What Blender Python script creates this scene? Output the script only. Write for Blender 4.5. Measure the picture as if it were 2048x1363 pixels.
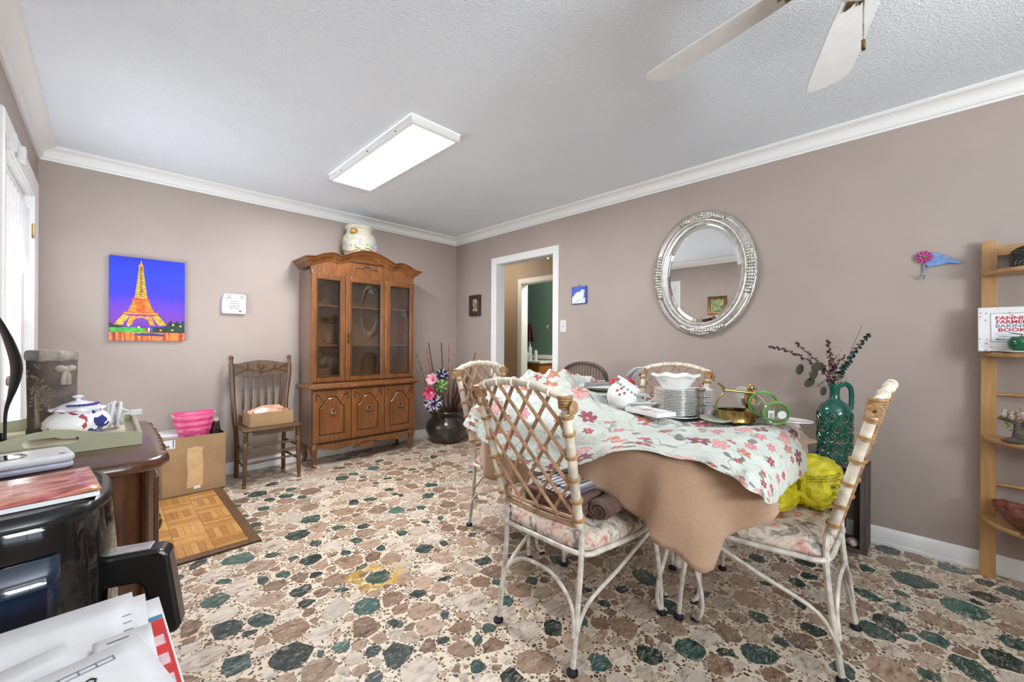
import bpy, math, random
from mathutils import Matrix, Vector, noise
random.seed(7)
PI = math.pi
SC = bpy.context.scene
for o in list(bpy.data.objects): bpy.data.objects.remove(o)
COL = SC.collection

# ------------------------------------------------------------------ camera
CAM_H, YAW, ROLL, FPX = 1.1431, 0.7893, 0.0055, 817.16
_f = Vector((math.cos(YAW), math.sin(YAW), 0)); _r = Vector((math.sin(YAW), -math.cos(YAW), 0)); _u = Vector((0, 0, 1))
_c, _s = math.cos(ROLL), math.sin(ROLL)
_r, _u = _c*_r + _s*_u, -_s*_r + _c*_u
cam = bpy.data.cameras.new('camera'); cam.sensor_width = 36; cam.lens = FPX/2048*36; cam.clip_start = 0.02
cam.shift_y = (683.2-681.5)/2048
camo = bpy.data.objects.new('camera', cam); COL.objects.link(camo)
camo.matrix_world = Matrix(((_r.x, _u.x, -_f.x, 0), (_r.y, _u.y, -_f.y, 0), (_r.z, _u.z, -_f.z, CAM_H), (0, 0, 0, 1)))
SC.camera = camo

# ------------------------------------------------------------------ world, daylight, exposure
XR, YB, XL, YF, ZC = 3.1514, 4.186, -0.3325, -2.1, 2.44
w = bpy.data.worlds.new('sky'); SC.world = w; w.use_nodes = True
w.node_tree.nodes['Background'].inputs[0].default_value = (0.80, 0.90, 1.0, 1)
w.node_tree.nodes['Background'].inputs[1].default_value = 2.6
SC.view_settings.view_transform = 'Standard'; SC.view_settings.look = 'None'
SC.view_settings.exposure = 0.46; SC.view_settings.gamma = 1.0; SC.view_settings.use_curve_mapping = False
SC.cycles.adaptive_threshold = .015; SC.cycles.max_bounces = 9; SC.cycles.diffuse_bounces = 5; SC.cycles.transparent_max_bounces = 16
SC.cycles.sample_clamp_indirect = 4.0; SC.cycles.caustics_reflective = False; SC.cycles.caustics_refractive = False
def area(name, loc, direction, sx, sy, power, col=(1, 1, 1)):
    l = bpy.data.lights.new(name, 'AREA'); l.shape = 'RECTANGLE'; l.size = sx; l.size_y = sy; l.energy = power; l.color = col
    o = bpy.data.objects.new(name, l); COL.objects.link(o); o.location = loc
    o.rotation_euler = Vector(direction).to_track_quat('-Z', 'Y').to_euler(); o['kind'] = 'helper'
    return o
area('added_window_fill', (.55, YF-0.16, 1.45), (0.15, 1, 1.5), 1.3, 1.2, 140, (0.90, 0.96, 1.0))  # added fill at the unseen window, tilted up to brighten the ceiling
area('daylight_door', (XL-0.22, 3.45, 1.25), (1, -.4, 1.2), 0.7, 1.5, 20, (0.88, 0.95, 1.0))
PANEL_L = 40.0

# ------------------------------------------------------------------ mesh helpers
class MB:
    def __init__(s): s.v = []; s.f = []; s.uv = None
    def add(s, vs, fs, M=None):
        b = len(s.v)
        for p in vs: s.v.append(tuple(M @ Vector(p)) if M else tuple(p))
        for q in fs: s.f.append(tuple(i+b for i in q))
        return s
    def box(s, c, d, M=None):
        x, y, z = c; a, b, e = d[0]/2, d[1]/2, d[2]/2
        vs = [(x+i*a, y+j*b, z+k*e) for k in (-1, 1) for j in (-1, 1) for i in (-1, 1)]
        return s.add(vs, [(0, 2, 3, 1), (4, 5, 7, 6), (0, 1, 5, 4), (2, 6, 7, 3), (0, 4, 6, 2), (1, 3, 7, 5)], M)
    def prism(s, poly, z0, z1, M=None):
        n = len(poly); vs = [(x, y, z0) for x, y in poly]+[(x, y, z1) for x, y in poly]
        fs = [tuple(range(n-1, -1, -1)), tuple(range(n, 2*n))]+[(i, (i+1) % n, (i+1) % n+n, i+n) for i in range(n)]
        return s.add(vs, fs, M)
    def lathe(s, prof, n=24, M=None, a0=0, a1=2*PI):
        full = abs(a1-a0-2*PI) < 1e-6; m = n if full else n+1; vs = []; fs = []
        for r, z in prof:
            for i in range(m):
                a = a0+(a1-a0)*i/n; vs.append((r*math.cos(a), r*math.sin(a), z))
        for k in range(len(prof)-1):
            for i in range(n):
                j = (i+1) % m; fs.append((k*m+i, k*m+j, (k+1)*m+j, (k+1)*m+i))
        if full:
            if prof[0][0] > 1e-5: fs.append(tuple(range(m-1, -1, -1)))
            if prof[-1][0] > 1e-5: fs.append(tuple((len(prof)-1)*m+i for i in range(m)))
        return s.add(vs, fs, M)
    def tube(s, pts, r, n=8, closed=False, M=None, flat=1.0):
        P = [Vector(p) for p in pts]; m = len(P); R = r if isinstance(r, (list, tuple)) else [r]*m
        T = []
        for i in range(m):
            if closed: d = P[(i+1) % m]-P[i-1]
            else: d = P[min(i+1, m-1)]-P[max(i-1, 0)]
            T.append(d.normalized() if d.length > 1e-9 else Vector((0, 0, 1)))
        up = Vector((0, 0, 1)) if abs(T[0].z) < .9 else Vector((1, 0, 0))
        nrm = (up-T[0]*up.dot(T[0])).normalized(); vs = []; fs = []
        for i in range(m):
            nrm = (nrm-T[i]*nrm.dot(T[i])); nrm = nrm.normalized() if nrm.length > 1e-6 else T[i].orthogonal().normalized()
            bn = T[i].cross(nrm)
            for k in range(n):
                a = 2*PI*k/n; vs.append(P[i]+(nrm*math.cos(a)*flat+bn*math.sin(a))*R[i])
        mm = m if closed else m-1
        for i in range(mm):
            j = (i+1) % m
            for k in range(n):
                l = (k+1) % n; fs.append((i*n+k, i*n+l, j*n+l, j*n+k))
        if not closed: fs += [tuple(range(n-1, -1, -1)), tuple((m-1)*n+k for k in range(n))]
        return s.add(vs, fs, M)
    def ball(s, c, r, nu=16, nv=10, M=None, fn=None):
        rr = r if isinstance(r, (tuple, list)) else (r, r, r); vs = []; fs = []
        for j in range(1, nv):
            t = PI*j/nv
            for i in range(nu):
                a = 2*PI*i/nu; d = Vector((math.sin(t)*math.cos(a), math.sin(t)*math.sin(a), -math.cos(t)))
                k = fn(d) if fn else 1
                vs.append((c[0]+rr[0]*d.x*k, c[1]+rr[1]*d.y*k, c[2]+rr[2]*d.z*k))
        k0 = fn(Vector((0, 0, -1))) if fn else 1; k1 = fn(Vector((0, 0, 1))) if fn else 1
        vs += [(c[0], c[1], c[2]-rr[2]*k0), (c[0], c[1], c[2]+rr[2]*k1)]; b, t = len(vs)-2, len(vs)-1
        for j in range(nv-2):
            for i in range(nu):
                l = (i+1) % nu; fs.append((j*nu+i, j*nu+l, (j+1)*nu+l, (j+1)*nu+i))
        for i in range(nu):
            l = (i+1) % nu; fs.append((b, l, i)); fs.append((t, (nv-2)*nu+i, (nv-2)*nu+l))
        return s.add(vs, fs, M)
    def grid(s, fn, nu, nv, closeu=False, uvscale=None):
        b = len(s.v); m = nu if closeu else nu+1; uvs = []
        for j in range(nv+1):
            for i in range(m):
                s.v.append(tuple(fn(i/nu, j/nv)))
        for j in range(nv):
            for i in range(nu):
                k = (i+1) % m; s.f.append((b+j*m+i, b+j*m+k, b+(j+1)*m+k, b+(j+1)*m+i))
        if uvscale: s.uv = {b+j*m+i: (i/nu*uvscale[0], j/nv*uvscale[1]) for j in range(nv+1) for i in range(m)}
        return s
    def mesh(s, name, smooth=True, sharp=40):
        me = bpy.data.meshes.new(name); me.from_pydata(s.v, [], s.f); me.update()
        if s.uv:
            l = me.uv_layers.new(name='UVMap')
            for lp in me.loops: l.data[lp.index].uv = s.uv.get(lp.vertex_index, (0, 0))
        if smooth:
            me.polygons.foreach_set('use_smooth', [True]*len(me.polygons)); me.set_sharp_from_angle(angle=math.radians(sharp))
        return me
    def build(s, name, mat, parent=None, origin=None, smooth=True, sharp=40, bevel=0, sub=0, solid=0, M=None):
        if origin: s.v = [(x-origin[0], y-origin[1], z-origin[2]) for x, y, z in s.v]
        me = s.mesh(name, smooth, sharp); me.materials.append(mat)
        o = bpy.data.objects.new(name, me); COL.objects.link(o)
        if parent: o.parent = parent
        if M is not None: o.matrix_local = M
        elif origin: o.location = origin
        if solid: m = o.modifiers.new('solid', 'SOLIDIFY'); m.thickness = solid; m.offset = 0
        if bevel: m = o.modifiers.new('bevel', 'BEVEL'); m.width = bevel; m.segments = 2; m.limit_method = 'ANGLE'; m.angle_limit = .6
        if sub: m = o.modifiers.new('sub', 'SUBSURF'); m.levels = sub; m.render_levels = sub
        return o
def tag(o, label=None, cat=None, group=None, kind=None):
    if label: o['label'] = label
    if cat: o['category'] = cat
    if group: o['group'] = group
    if kind: o['kind'] = kind
    return o
def thing(name, label, cat, loc=(0, 0, 0), rz=0, group=None, M=None):
    o = bpy.data.objects.new(name, None); COL.objects.link(o); o.empty_display_size = .05
    o.matrix_world = M if M is not None else Matrix.Translation(loc) @ Matrix.Rotation(rz, 4, 'Z')
    return tag(o, label, cat, group)
def struct(o): o['kind'] = 'structure'; return o
def copy_tree(o, parent=None):
    c = o.copy(); COL.objects.link(c); c.parent = parent
    for ch in list(o.children): copy_tree(ch, c)
    return c
def frame_m(x, y, z, o):
    return Matrix(((x[0], y[0], z[0], o[0]), (x[1], y[1], z[1], o[1]), (x[2], y[2], z[2], o[2]), (0, 0, 0, 1)))
def WR(y, z, x=XR): return frame_m((0, -1, 0), (0, 0, 1), (-1, 0, 0), (x, y, z))      # on the right wall: x right, y up, z out
def WB(x, z, y=YB): return frame_m((1, 0, 0), (0, 0, 1), (0, -1, 0), (x, y, z))
def WL(y, z, x=XL): return frame_m((0, 1, 0), (0, 0, 1), (1, 0, 0), (x, y, z))
def T(x, y, z): return Matrix.Translation((x, y, z))
def RX(a): return Matrix.Rotation(a, 4, 'X')
def RY(a): return Matrix.Rotation(a, 4, 'Y')
def RZ(a): return Matrix.Rotation(a, 4, 'Z')
def along(p, q):
    d = Vector(q)-Vector(p); return T(*p) @ d.to_track_quat('Z', 'Y').to_matrix().to_4x4(), d.length
def arc(cx, cy, rx, ry, a0, a1, n): return [(cx+rx*math.cos(math.radians(a0+(a1-a0)*i/n)), cy+ry*math.sin(math.radians(a0+(a1-a0)*i/n))) for i in range(n+1)]
def spline(pts, k=6, closed=False):
    P = [Vector(p) for p in pts]; n = len(P); out = []
    for i in range(n if closed else n-1):
        g = lambda j: P[j % n] if closed else P[max(0, min(n-1, j))]
        a, b, c, d = g(i-1), g(i), g(i+1), g(i+2)
        for s in range(k):
            t = s/k; out.append(.5*((2*b)+(c-a)*t+(2*a-5*b+4*c-d)*t*t+(3*b-a-3*c+d)*t**3))
    if not closed: out.append(P[-1])
    return out
def rrect(w, h, r, n=5):
    o = []
    for cx, cy, a in ((w/2-r, h/2-r, 0), (-w/2+r, h/2-r, 90), (-w/2+r, -h/2+r, 180), (w/2-r, -h/2+r, 270)): o += arc(cx, cy, r, r, a, a+90, n)
    return o
def text(s, size, mat, parent, M, bold=0.0, align='LEFT', depth=.0002, sx=1.0, name='lettering', kind=None):
    c = bpy.data.curves.new('t', 'FONT'); c.body = s; c.size = size; c.offset = bold*size; c.extrude = depth; c.align_x = align; c.resolution_u = 3
    o = bpy.data.objects.new('t', c); COL.objects.link(o)
    me = bpy.data.meshes.new_from_object(o.evaluated_get(bpy.context.evaluated_depsgraph_get())); bpy.data.objects.remove(o); bpy.data.curves.remove(c)
    me.name = name; me.materials.clear(); me.materials.append(mat)
    ob = bpy.data.objects.new(name, me); COL.objects.link(ob); ob.parent = parent; ob.matrix_local = M @ Matrix.Diagonal((sx, 1, 1, 1))
    return ob
# ------------------------------------------------------------------ materials
def s2l(c): return tuple(((v/255)/12.92 if v/255 <= .04045 else (((v/255)+.055)/1.055)**2.4) for v in c)+(1.0,)
class NT:
    def __init__(s, name):
        s.m = bpy.data.materials.new(name); s.m.use_nodes = True; s.t = s.m.node_tree; s.b = s.t.nodes['Principled BSDF']
        s.out = s.t.nodes['Material Output']; s.co = None
    def n(s, kind, **kw):
        nd = s.t.nodes.new('ShaderNode'+kind)
        for k, v in kw.items():
            if k.startswith('i_'):
                key = k[2:]; key = int(key) if key.isdigit() else key.replace('_', ' ')
                if hasattr(v, 'is_linked') or hasattr(v, 'links'): s.t.links.new(v, nd.inputs[key])
                else: nd.inputs[key].default_value = v
            else: setattr(nd, k, v)
        return nd
    def l(s, a, b): s.t.links.new(a, b)
    def coord(s, which='Object', scale=(1, 1, 1), rot=(0, 0, 0), loc=(0, 0, 0)):
        tc = s.n('TexCoord'); mp = s.n('Mapping'); s.l(tc.outputs[which], mp.inputs[0])
        mp.inputs['Scale'].default_value = scale; mp.inputs['Rotation'].default_value = rot; mp.inputs['Location'].default_value = loc
        return mp.outputs[0]
    def pos(s): return s.n('NewGeometry').outputs['Position']
    def noise(s, vec, scale, detail=4, rough=.55, dist=0):
        n = s.n('TexNoise'); s.l(vec, n.inputs['Vector']); n.inputs['Scale'].default_value = scale; n.inputs['Detail'].default_value = detail
        n.inputs['Roughness'].default_value = rough; n.inputs['Distortion'].default_value = dist; return n.outputs['Fac']
    def ramp(s, fac, stops, interp='LINEAR'):
        r = s.n('ValToRGB'); s.l(fac, r.inputs[0]); r.color_ramp.interpolation = interp; e = r.color_ramp.elements
        while len(e) < len(stops): e.new(.5)
        for el, (p, c) in zip(e, stops): el.position = p; el.color = c if len(c) == 4 else s2l(c)
        return r.outputs[0]
    def math(s, op, a, b=None, c=None):
        n = s.n('Math', operation=op)
        for i, v in enumerate((a, b, c)):
            if v is None: continue
            if isinstance(v, (int, float)): n.inputs[i].default_value = v
            else: s.l(v, n.inputs[i])
        return n.outputs[0]
    def vmath(s, op, a, b=None):
        n = s.n('VectorMath', operation=op)
        for i, v in enumerate((a, b)):
            if v is None: continue
            if isinstance(v, (tuple, list)): n.inputs[i].default_value = v
            else: s.l(v, n.inputs[i])
        return n
    def mix(s, fac, a, b, mode='MIX'):
        n = s.n('MixRGB', blend_type=mode)
        for i, v in enumerate((fac, a, b)):
            if isinstance(v, (int, float)): n.inputs[i].default_value = v if i == 0 else (v, v, v, 1)
            elif isinstance(v, (tuple, list)): n.inputs[i].default_value = v if len(v) == 4 else s2l(v)
            else: s.l(v, n.inputs[i])
        return n.outputs[0]
    def bump(s, h, strength=.3, dist=.01):
        b = s.n('Bump'); b.inputs['Strength'].default_value = strength; b.inputs['Distance'].default_value = dist
        s.l(h, b.inputs['Height']); s.l(b.outputs[0], s.b.inputs['Normal']); return b
    def fin(s, col=None, rough=None, metal=None, **kw):
        if col is not None:
            if isinstance(col, (tuple, list)): s.b.inputs['Base Color'].default_value = col if len(col) == 4 else s2l(col)
            else: s.l(col, s.b.inputs['Base Color'])
        if rough is not None:
            if isinstance(rough, (int, float)): s.b.inputs['Roughness'].default_value = rough
            else: s.l(rough, s.b.inputs['Roughness'])
        if metal is not None: s.b.inputs['Metallic'].default_value = metal
        for k, v in kw.items(): s.b.inputs[k.replace('_', ' ')].default_value = v
        return s.m
def plain(name, col, rough=.5, metal=0, var=.12, scale=18, bump=0, bscale=None, **kw):
    t = NT(name); v = t.coord(); n = t.noise(v, scale, 5)
    lo = tuple(c*(1-var) for c in col); hi = tuple(min(255, c*(1+var*.7)) for c in col)
    c = t.ramp(n, [(.3, lo), (.7, hi)])
    if bump: t.bump(t.noise(v, bscale or scale*3, 6), bump, .01)
    return t.fin(c, rough, metal, **kw)
def wood(name, c1, c2, grain=(1, 1, 14), rough=.35, scale=6, coat=.2, bump=.06):
    """grain: coordinates are squeezed along the small axis, so the figure runs along it"""
    t = NT(name); v = t.coord('Object', grain); n1 = t.noise(v, scale, 8, .6, 1.2); n2 = t.noise(v, scale*4, 6, .7, .4)
    f = t.math('ADD', t.math('MULTIPLY', n1, .7), t.math('MULTIPLY', n2, .3))
    c = t.ramp(f, [(.32, c1), (.5, tuple((a+b)/2 for a, b in zip(c1, c2))), (.68, c2)])
    t.bump(n2, bump, .004)
    return t.fin(c, rough, 0, Coat_Weight=coat, Coat_Roughness=.25)
def glass_thin(name, tint=(240, 245, 245), gloss=.14, rough=.02):
    t = NT(name); tr = t.n('BsdfTransparent'); tr.inputs[0].default_value = s2l(tint); g = t.n('BsdfGlossy'); g.inputs['Roughness'].default_value = rough
    lw = t.n('LayerWeight'); lw.inputs[0].default_value = .35
    f = t.math('ADD', t.math('MULTIPLY', lw.outputs['Facing'], .35), gloss*.45)
    mx = t.n('MixShader'); t.l(f, mx.inputs[0]); t.l(tr.outputs[0], mx.inputs[1]); t.l(g.outputs[0], mx.inputs[2]); t.l(mx.outputs[0], t.out.inputs[0])
    return t.m
def emit(name, col, strength):
    t = NT(name); return t.fin(col, .5, 0, Emission_Color=s2l(col), Emission_Strength=strength)
WHITE = plain('white_trim_paint', (234, 234, 232), .4, var=.004)
def _wall(name, col):
    t = NT(name); p = t.pos(); n = t.noise(p, 1.6, 3); c = t.ramp(n, [(.3, tuple(x*.97 for x in col)), (.7, tuple(x*1.02 for x in col))])
    t.bump(t.noise(p, 160, 3), .08, .003); return t.fin(c, .55)
WALL = _wall('mauve_wall_paint', (169, 155, 147))
HALLW = _wall('tan_wall_paint', (168, 148, 124)); GREENW = _wall('green_wall_paint', (98, 122, 108)); HALLT = _wall('tan_bathroom_paint', (165, 142, 112))
def _ceil():
    t = NT('textured_ceiling_paint'); p = t.pos(); n = t.noise(p, 105, 4, .6, .6); h = t.math('SMOOTH_MIN', n, .56, .08)
    t.bump(n, .75, .010); return t.fin(t.ramp(t.noise(p, 1.2, 3), [(.3, (234, 240, 248)), (.7, (240, 246, 253))]), .7)
CEIL = _ceil()
OAK = wood('oak_wood', (112, 72, 36), (160, 112, 62), (3, 3, .6), .4)
OAKD = wood('aged_oak_wood', (62, 42, 24), (110, 80, 48), (4, 4, .5), .42)
CHERRY = wood('cabinet_fruitwood', (88, 50, 20), (146, 92, 46), (3, 3, .45), .3, 6, .35)
CHERRYD = wood('cabinet_dark_fruitwood', (50, 28, 12), (86, 50, 24), (3, 3, .5), .32)
CABREFL = wood('cabinet_side_wall_reflection', (120, 92, 74), (138, 108, 90), (4, 4, .5), .3)  # mauve wall reflection put into the left side's wood colour
WALNUT = wood('walnut_veneer', (52, 24, 10), (100, 56, 24), (2.5, 2.5, .6), .25, 5, .5)
PINE = wood('honey_pine', (158, 116, 68), (190, 148, 96), (4, 4, .4), .38, 5, .2)
GREYW = wood('grey_weathered_wood', (66, 56, 54), (98, 86, 82), (4, 4, .5), .7, 6, 0)
BRASS = plain('polished_brass', (176, 150, 96), .24, 1, .3, 40); ABRASS = plain('antique_brass', (120, 96, 56), .35, .9, .35, 60)
SILVER = plain('aged_silver', (205, 202, 194), .3, .75, .12, 30); SILVERD = plain('tarnished_silver', (150, 142, 132), .38, .9, .4, 40)
BLACKP = plain('black_plastic', (20, 20, 21), .28, 0, .1); BLACKG = plain('gloss_black', (10, 11, 13), .07, 0, .1, Coat_Weight=.6)
WHITEP = plain('white_plastic', (216, 215, 217), .3, 0, .02); RUBBER = plain('navy_rubber', (22, 24, 38), .6)
PAPER = plain('white_paper', (226, 228, 230), .6, 0, .03); CARD = plain('corrugated_card', (164, 132, 96), .75, 0, .07, 6)
IRON = plain('white_washed_iron', (214, 208, 196), .45, 0, .16, 26, .25, 60)
CANE = plain('cane_rattan', (180, 144, 112), .45, 0, .24, 22, .2); CANEW = plain('white_washed_rattan', (226, 214, 196), .48, 0, .2, 16, .35, 50)
BIND = plain('cane_binding', (172, 134, 90), .5, 0, .22, 60)
PORC = plain('white_porcelain', (238, 238, 236), .12, 0, .02, Coat_Weight=.4); PORCB = plain('cream_porcelain', (230, 228, 214), .2, 0, .04)
BLACK = plain('black_print', (22, 22, 24), .6); GOLDT = plain('gilt', (196, 160, 80), .3, .8)
PANE = glass_thin('window_glass', (248, 250, 250), .12)
CABGLASS = glass_thin('cabinet_glass', (246, 244, 240), .10)
GLASSG = glass_thin('green_rim_glass', (110, 190, 100), .3, .05); GLASSC = glass_thin('clear_glass', (226, 240, 230), .3, .04)
# ------------------------------------------------------------------ room shell
TH = .12
DY0, DY1, DZ = 2.597, 3.435, 2.025            # doorway in the right wall
LY0, LY1, LZ = 2.90, 3.93, 2.04               # glazed door in the left wall
def wallbox(name, mat, boxes):
    m = MB()
    for a, b in boxes: m.box(tuple((p+q)/2 for p, q in zip(a, b)), tuple(abs(q-p) for p, q in zip(a, b)))
    return struct(m.build(name, mat, smooth=False))
wallbox('wall_back', WALL, [((XL-TH, YB, 0), (XR+TH, YB+TH, ZC))])
wallbox('wall_right', WALL, [((XR, YF, 0), (XR+TH, DY0, ZC)), ((XR, DY1, 0), (XR+TH, YB, ZC)), ((XR, DY0, DZ), (XR+TH, DY1, ZC))])
wallbox('wall_left', WALL, [((XL-TH, YF, 0), (XL, LY0, ZC)), ((XL-TH, LY1, 0), (XL, YB, ZC)), ((XL-TH, LY0, LZ), (XL, LY1, ZC))])
WX0, WX1, WZ0, WZ1 = -.15, 1.25, .8, 2.1
wallbox('wall_front', WALL, [((XL-TH, YF-TH, 0), (WX0, YF, ZC)), ((WX1, YF-TH, 0), (XR+TH, YF, ZC)), ((WX0, YF-TH, 0), (WX1, YF, WZ0)), ((WX0, YF-TH, WZ1), (WX1, YF, ZC))])
# ceiling over room, hall and bathroom
wallbox('ceiling', CEIL, [((XL-TH, YF-TH, ZC), (XR+TH, YB+TH, ZC+.1))])
wallbox('ceiling_hall', CEIL, [((XR+TH, .6, ZC), (6.0, 6.6, ZC+.1))])
# unseen window behind the camera, added to let in fill light
wn = struct(MB().box(((WX0+WX1)/2, YF-.06, (WZ0+WZ1)/2), (.05, .05, WZ1-WZ0)).build('added_window', WHITE, smooth=False))
fr = MB()
for x in (WX0+.03, WX1-.03): fr.box((x, YF-.06, (WZ0+WZ1)/2), (.06, .1, WZ1-WZ0))
for z in (WZ0+.03, WZ1-.03): fr.box(((WX0+WX1)/2, YF-.06, z), (WX1-WX0, .1, .06))
fr.build('added_window_frame', WHITE, wn, smooth=False); MB().box(((WX0+WX1)/2, YF-.06, (WZ0+WZ1)/2), (WX1-WX0-.1, .006, WZ1-WZ0-.1)).build('pane', PANE, wn, smooth=False)

# ---- mouldings: profile (out, z) swept along a wall with mitred ends
def moulding(name, p0, p1, nrm, prof, mit0=True, mit1=True, mat=WHITE):
    p0, p1, nrm = Vector(p0), Vector(p1), Vector(nrm); d = (p1-p0).normalized(); n = len(prof); m = MB(); vs = []
    for e, (p, sg, mt) in enumerate(((p0, 1, mit0), (p1, -1, mit1))):
        for o, z in prof: vs.append(p+nrm*o+Vector((0, 0, z))+d*sg*(o if mt else 0))
    m.add(vs, [(i, (i+1) % n, (i+1) % n+n, i+n) for i in range(n)]+[tuple(range(n-1, -1, -1)), tuple(range(n, 2*n))])
    return struct(m.build(name, mat, sharp=25))
CRN = [(0, 2.351), (.012, 2.351), (.014, 2.362), (.022, 2.366), (.026, 2.372)]+[(.026+.052*(1-math.cos(a)), 2.372+.05*math.sin(a)) for a in [i*PI/16 for i in range(1, 9)]]+[(.082, 2.426), (.088, 2.43), (.088, ZC-.001), (0, ZC-.001)]
BSE = [(0, 0.001), (.016, .001), (.016, .018), (.012, .02), (.012, .075), (.009, .082), (.006, .092), (.003, .097), (0, .098)]
moulding('trim_1', (XL, YB, 0), (XR, YB, 0), (0, -1, 0), CRN); moulding('trim_2', (XR, YB, 0), (XR, YF, 0), (-1, 0, 0), CRN)
moulding('trim_3', (XL, YB, 0), (XL, YF, 0), (1, 0, 0), CRN); moulding('trim_4', (XL, YF, 0), (XR, YF, 0), (0, 1, 0), CRN)
moulding('baseboard_back', (XL, YB, 0), (XR, YB, 0), (0, -1, 0), BSE)
moulding('baseboard_right', (XR, DY0-.075, 0), (XR, YF, 0), (-1, 0, 0), BSE, False); moulding('baseboard_corner', (XR, YB, 0), (XR, DY1+.075, 0), (-1, 0, 0), BSE, True, False)
moulding('baseboard_left', (XL, LY0-.12, 0), (XL, YF, 0), (1, 0, 0), BSE, False); moulding('baseboard_front', (XL, YF, 0), (XR, YF, 0), (0, 1, 0), BSE)
# ---- door casings
CAS = [(0, 0), (.072, 0), (.072, .012), (.066, .018), (.05, .016), (.03, .012), (.012, .014), (.004, .012), (0, .008)]   # (across from opening, out)
def casing(name, axis, wall, s0, s1, ztop, nsign, w=1.0, parent=None):
    m = MB(); n = len(CAS)
    def pt(a, o, z): return (wall+nsign*o, a, z) if axis == 'x' else (a, wall+nsign*o, z)
    rows = []
    for cx, cz in ((-1, 0), (-1, 1), (1, 1), (1, 0)):
        base = s0 if cx < 0 else s1
        rows.append([pt(base+cx*(a*w), o, (ztop+a*w) if cz else 0.001) for a, o in CAS])
    vs = [p for r in rows for p in r]
    fs = [(k*n+i, k*n+(i+1) % n, (k+1)*n+(i+1) % n, (k+1)*n+i) for k in range(3) for i in range(n)]+[tuple(range(n)), tuple(range(4*n-1, 3*n-1, -1))]
    m.add(vs, fs); o = m.build(name, WHITE, parent, sharp=25)
    return o if parent else struct(o)
casing('trim_5', 'x', XR, DY0, DY1, DZ, -1)
jm = MB(); jm.box((XR+TH/2, DY0-.002, DZ/2), (TH+.01, .012, DZ)); jm.box((XR+TH/2, DY1+.002, DZ/2), (TH+.01, .012, DZ)); jm.box((XR+TH/2, (DY0+DY1)/2, DZ+.002), (TH+.01, DY1-DY0, .012))
struct(jm.build('door_1', WHITE, smooth=False))
casing('trim_6', 'x', XR+TH, DY0, DY1, DZ, 1)
# ---- hall and bathroom beyond
HX, BX = 4.47, 5.40
EY0, EY1 = 3.40, 4.30
wallbox('wall_hall', HALLW, [((HX, .6, 0), (HX+TH, EY0, ZC)), ((HX, EY1, 0), (HX+TH, 6.5, ZC)), ((HX, EY0, DZ), (HX+TH, EY1, ZC)), ((XR+TH, .5, 0), (HX, .6, ZC)), ((XR+TH, 6.4, 0), (HX, 6.5, ZC)),
        ((XR+TH, .6, 0), (XR+TH+.004, DY0-.08, ZC)), ((XR+TH, DY1+.08, 0), (XR+TH+.004, 6.4, ZC))])
casing('trim_7', 'x', HX, EY0, EY1, DZ, -1)
jm = MB(); jm.box((HX+TH/2, EY0, DZ/2), (TH+.01, .012, DZ)); jm.box((HX+TH/2, EY1, DZ/2), (TH+.01, .012, DZ)); jm.box((HX+TH/2, (EY0+EY1)/2, DZ), (TH+.01, EY1-EY0, .012))
struct(jm.build('door_2', WHITE, smooth=False))
wallbox('wall_bathroom', GREENW, [((BX, 2.8, .92), (BX+TH, 6.5, ZC)), ((HX+TH, 6.4, 0), (BX, 6.5, ZC)), ((HX+TH, 2.7, 0), (BX, 2.8, ZC)), ((HX+TH, 2.8, 0), (HX+TH+.004, EY0-.08, ZC)), ((HX+TH, EY1+.08, 0), (HX+TH+.004, 6.4, ZC))])
wallbox('wall_bathroom_dado', HALLT, [((BX, 2.8, 0), (BX+TH, 6.5, .92))])
struct(MB().box((BX-.012, 4.6, .885), (.024, 3.6, .07)).build('trim_8', WHITE, smooth=False, bevel=.006))
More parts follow.
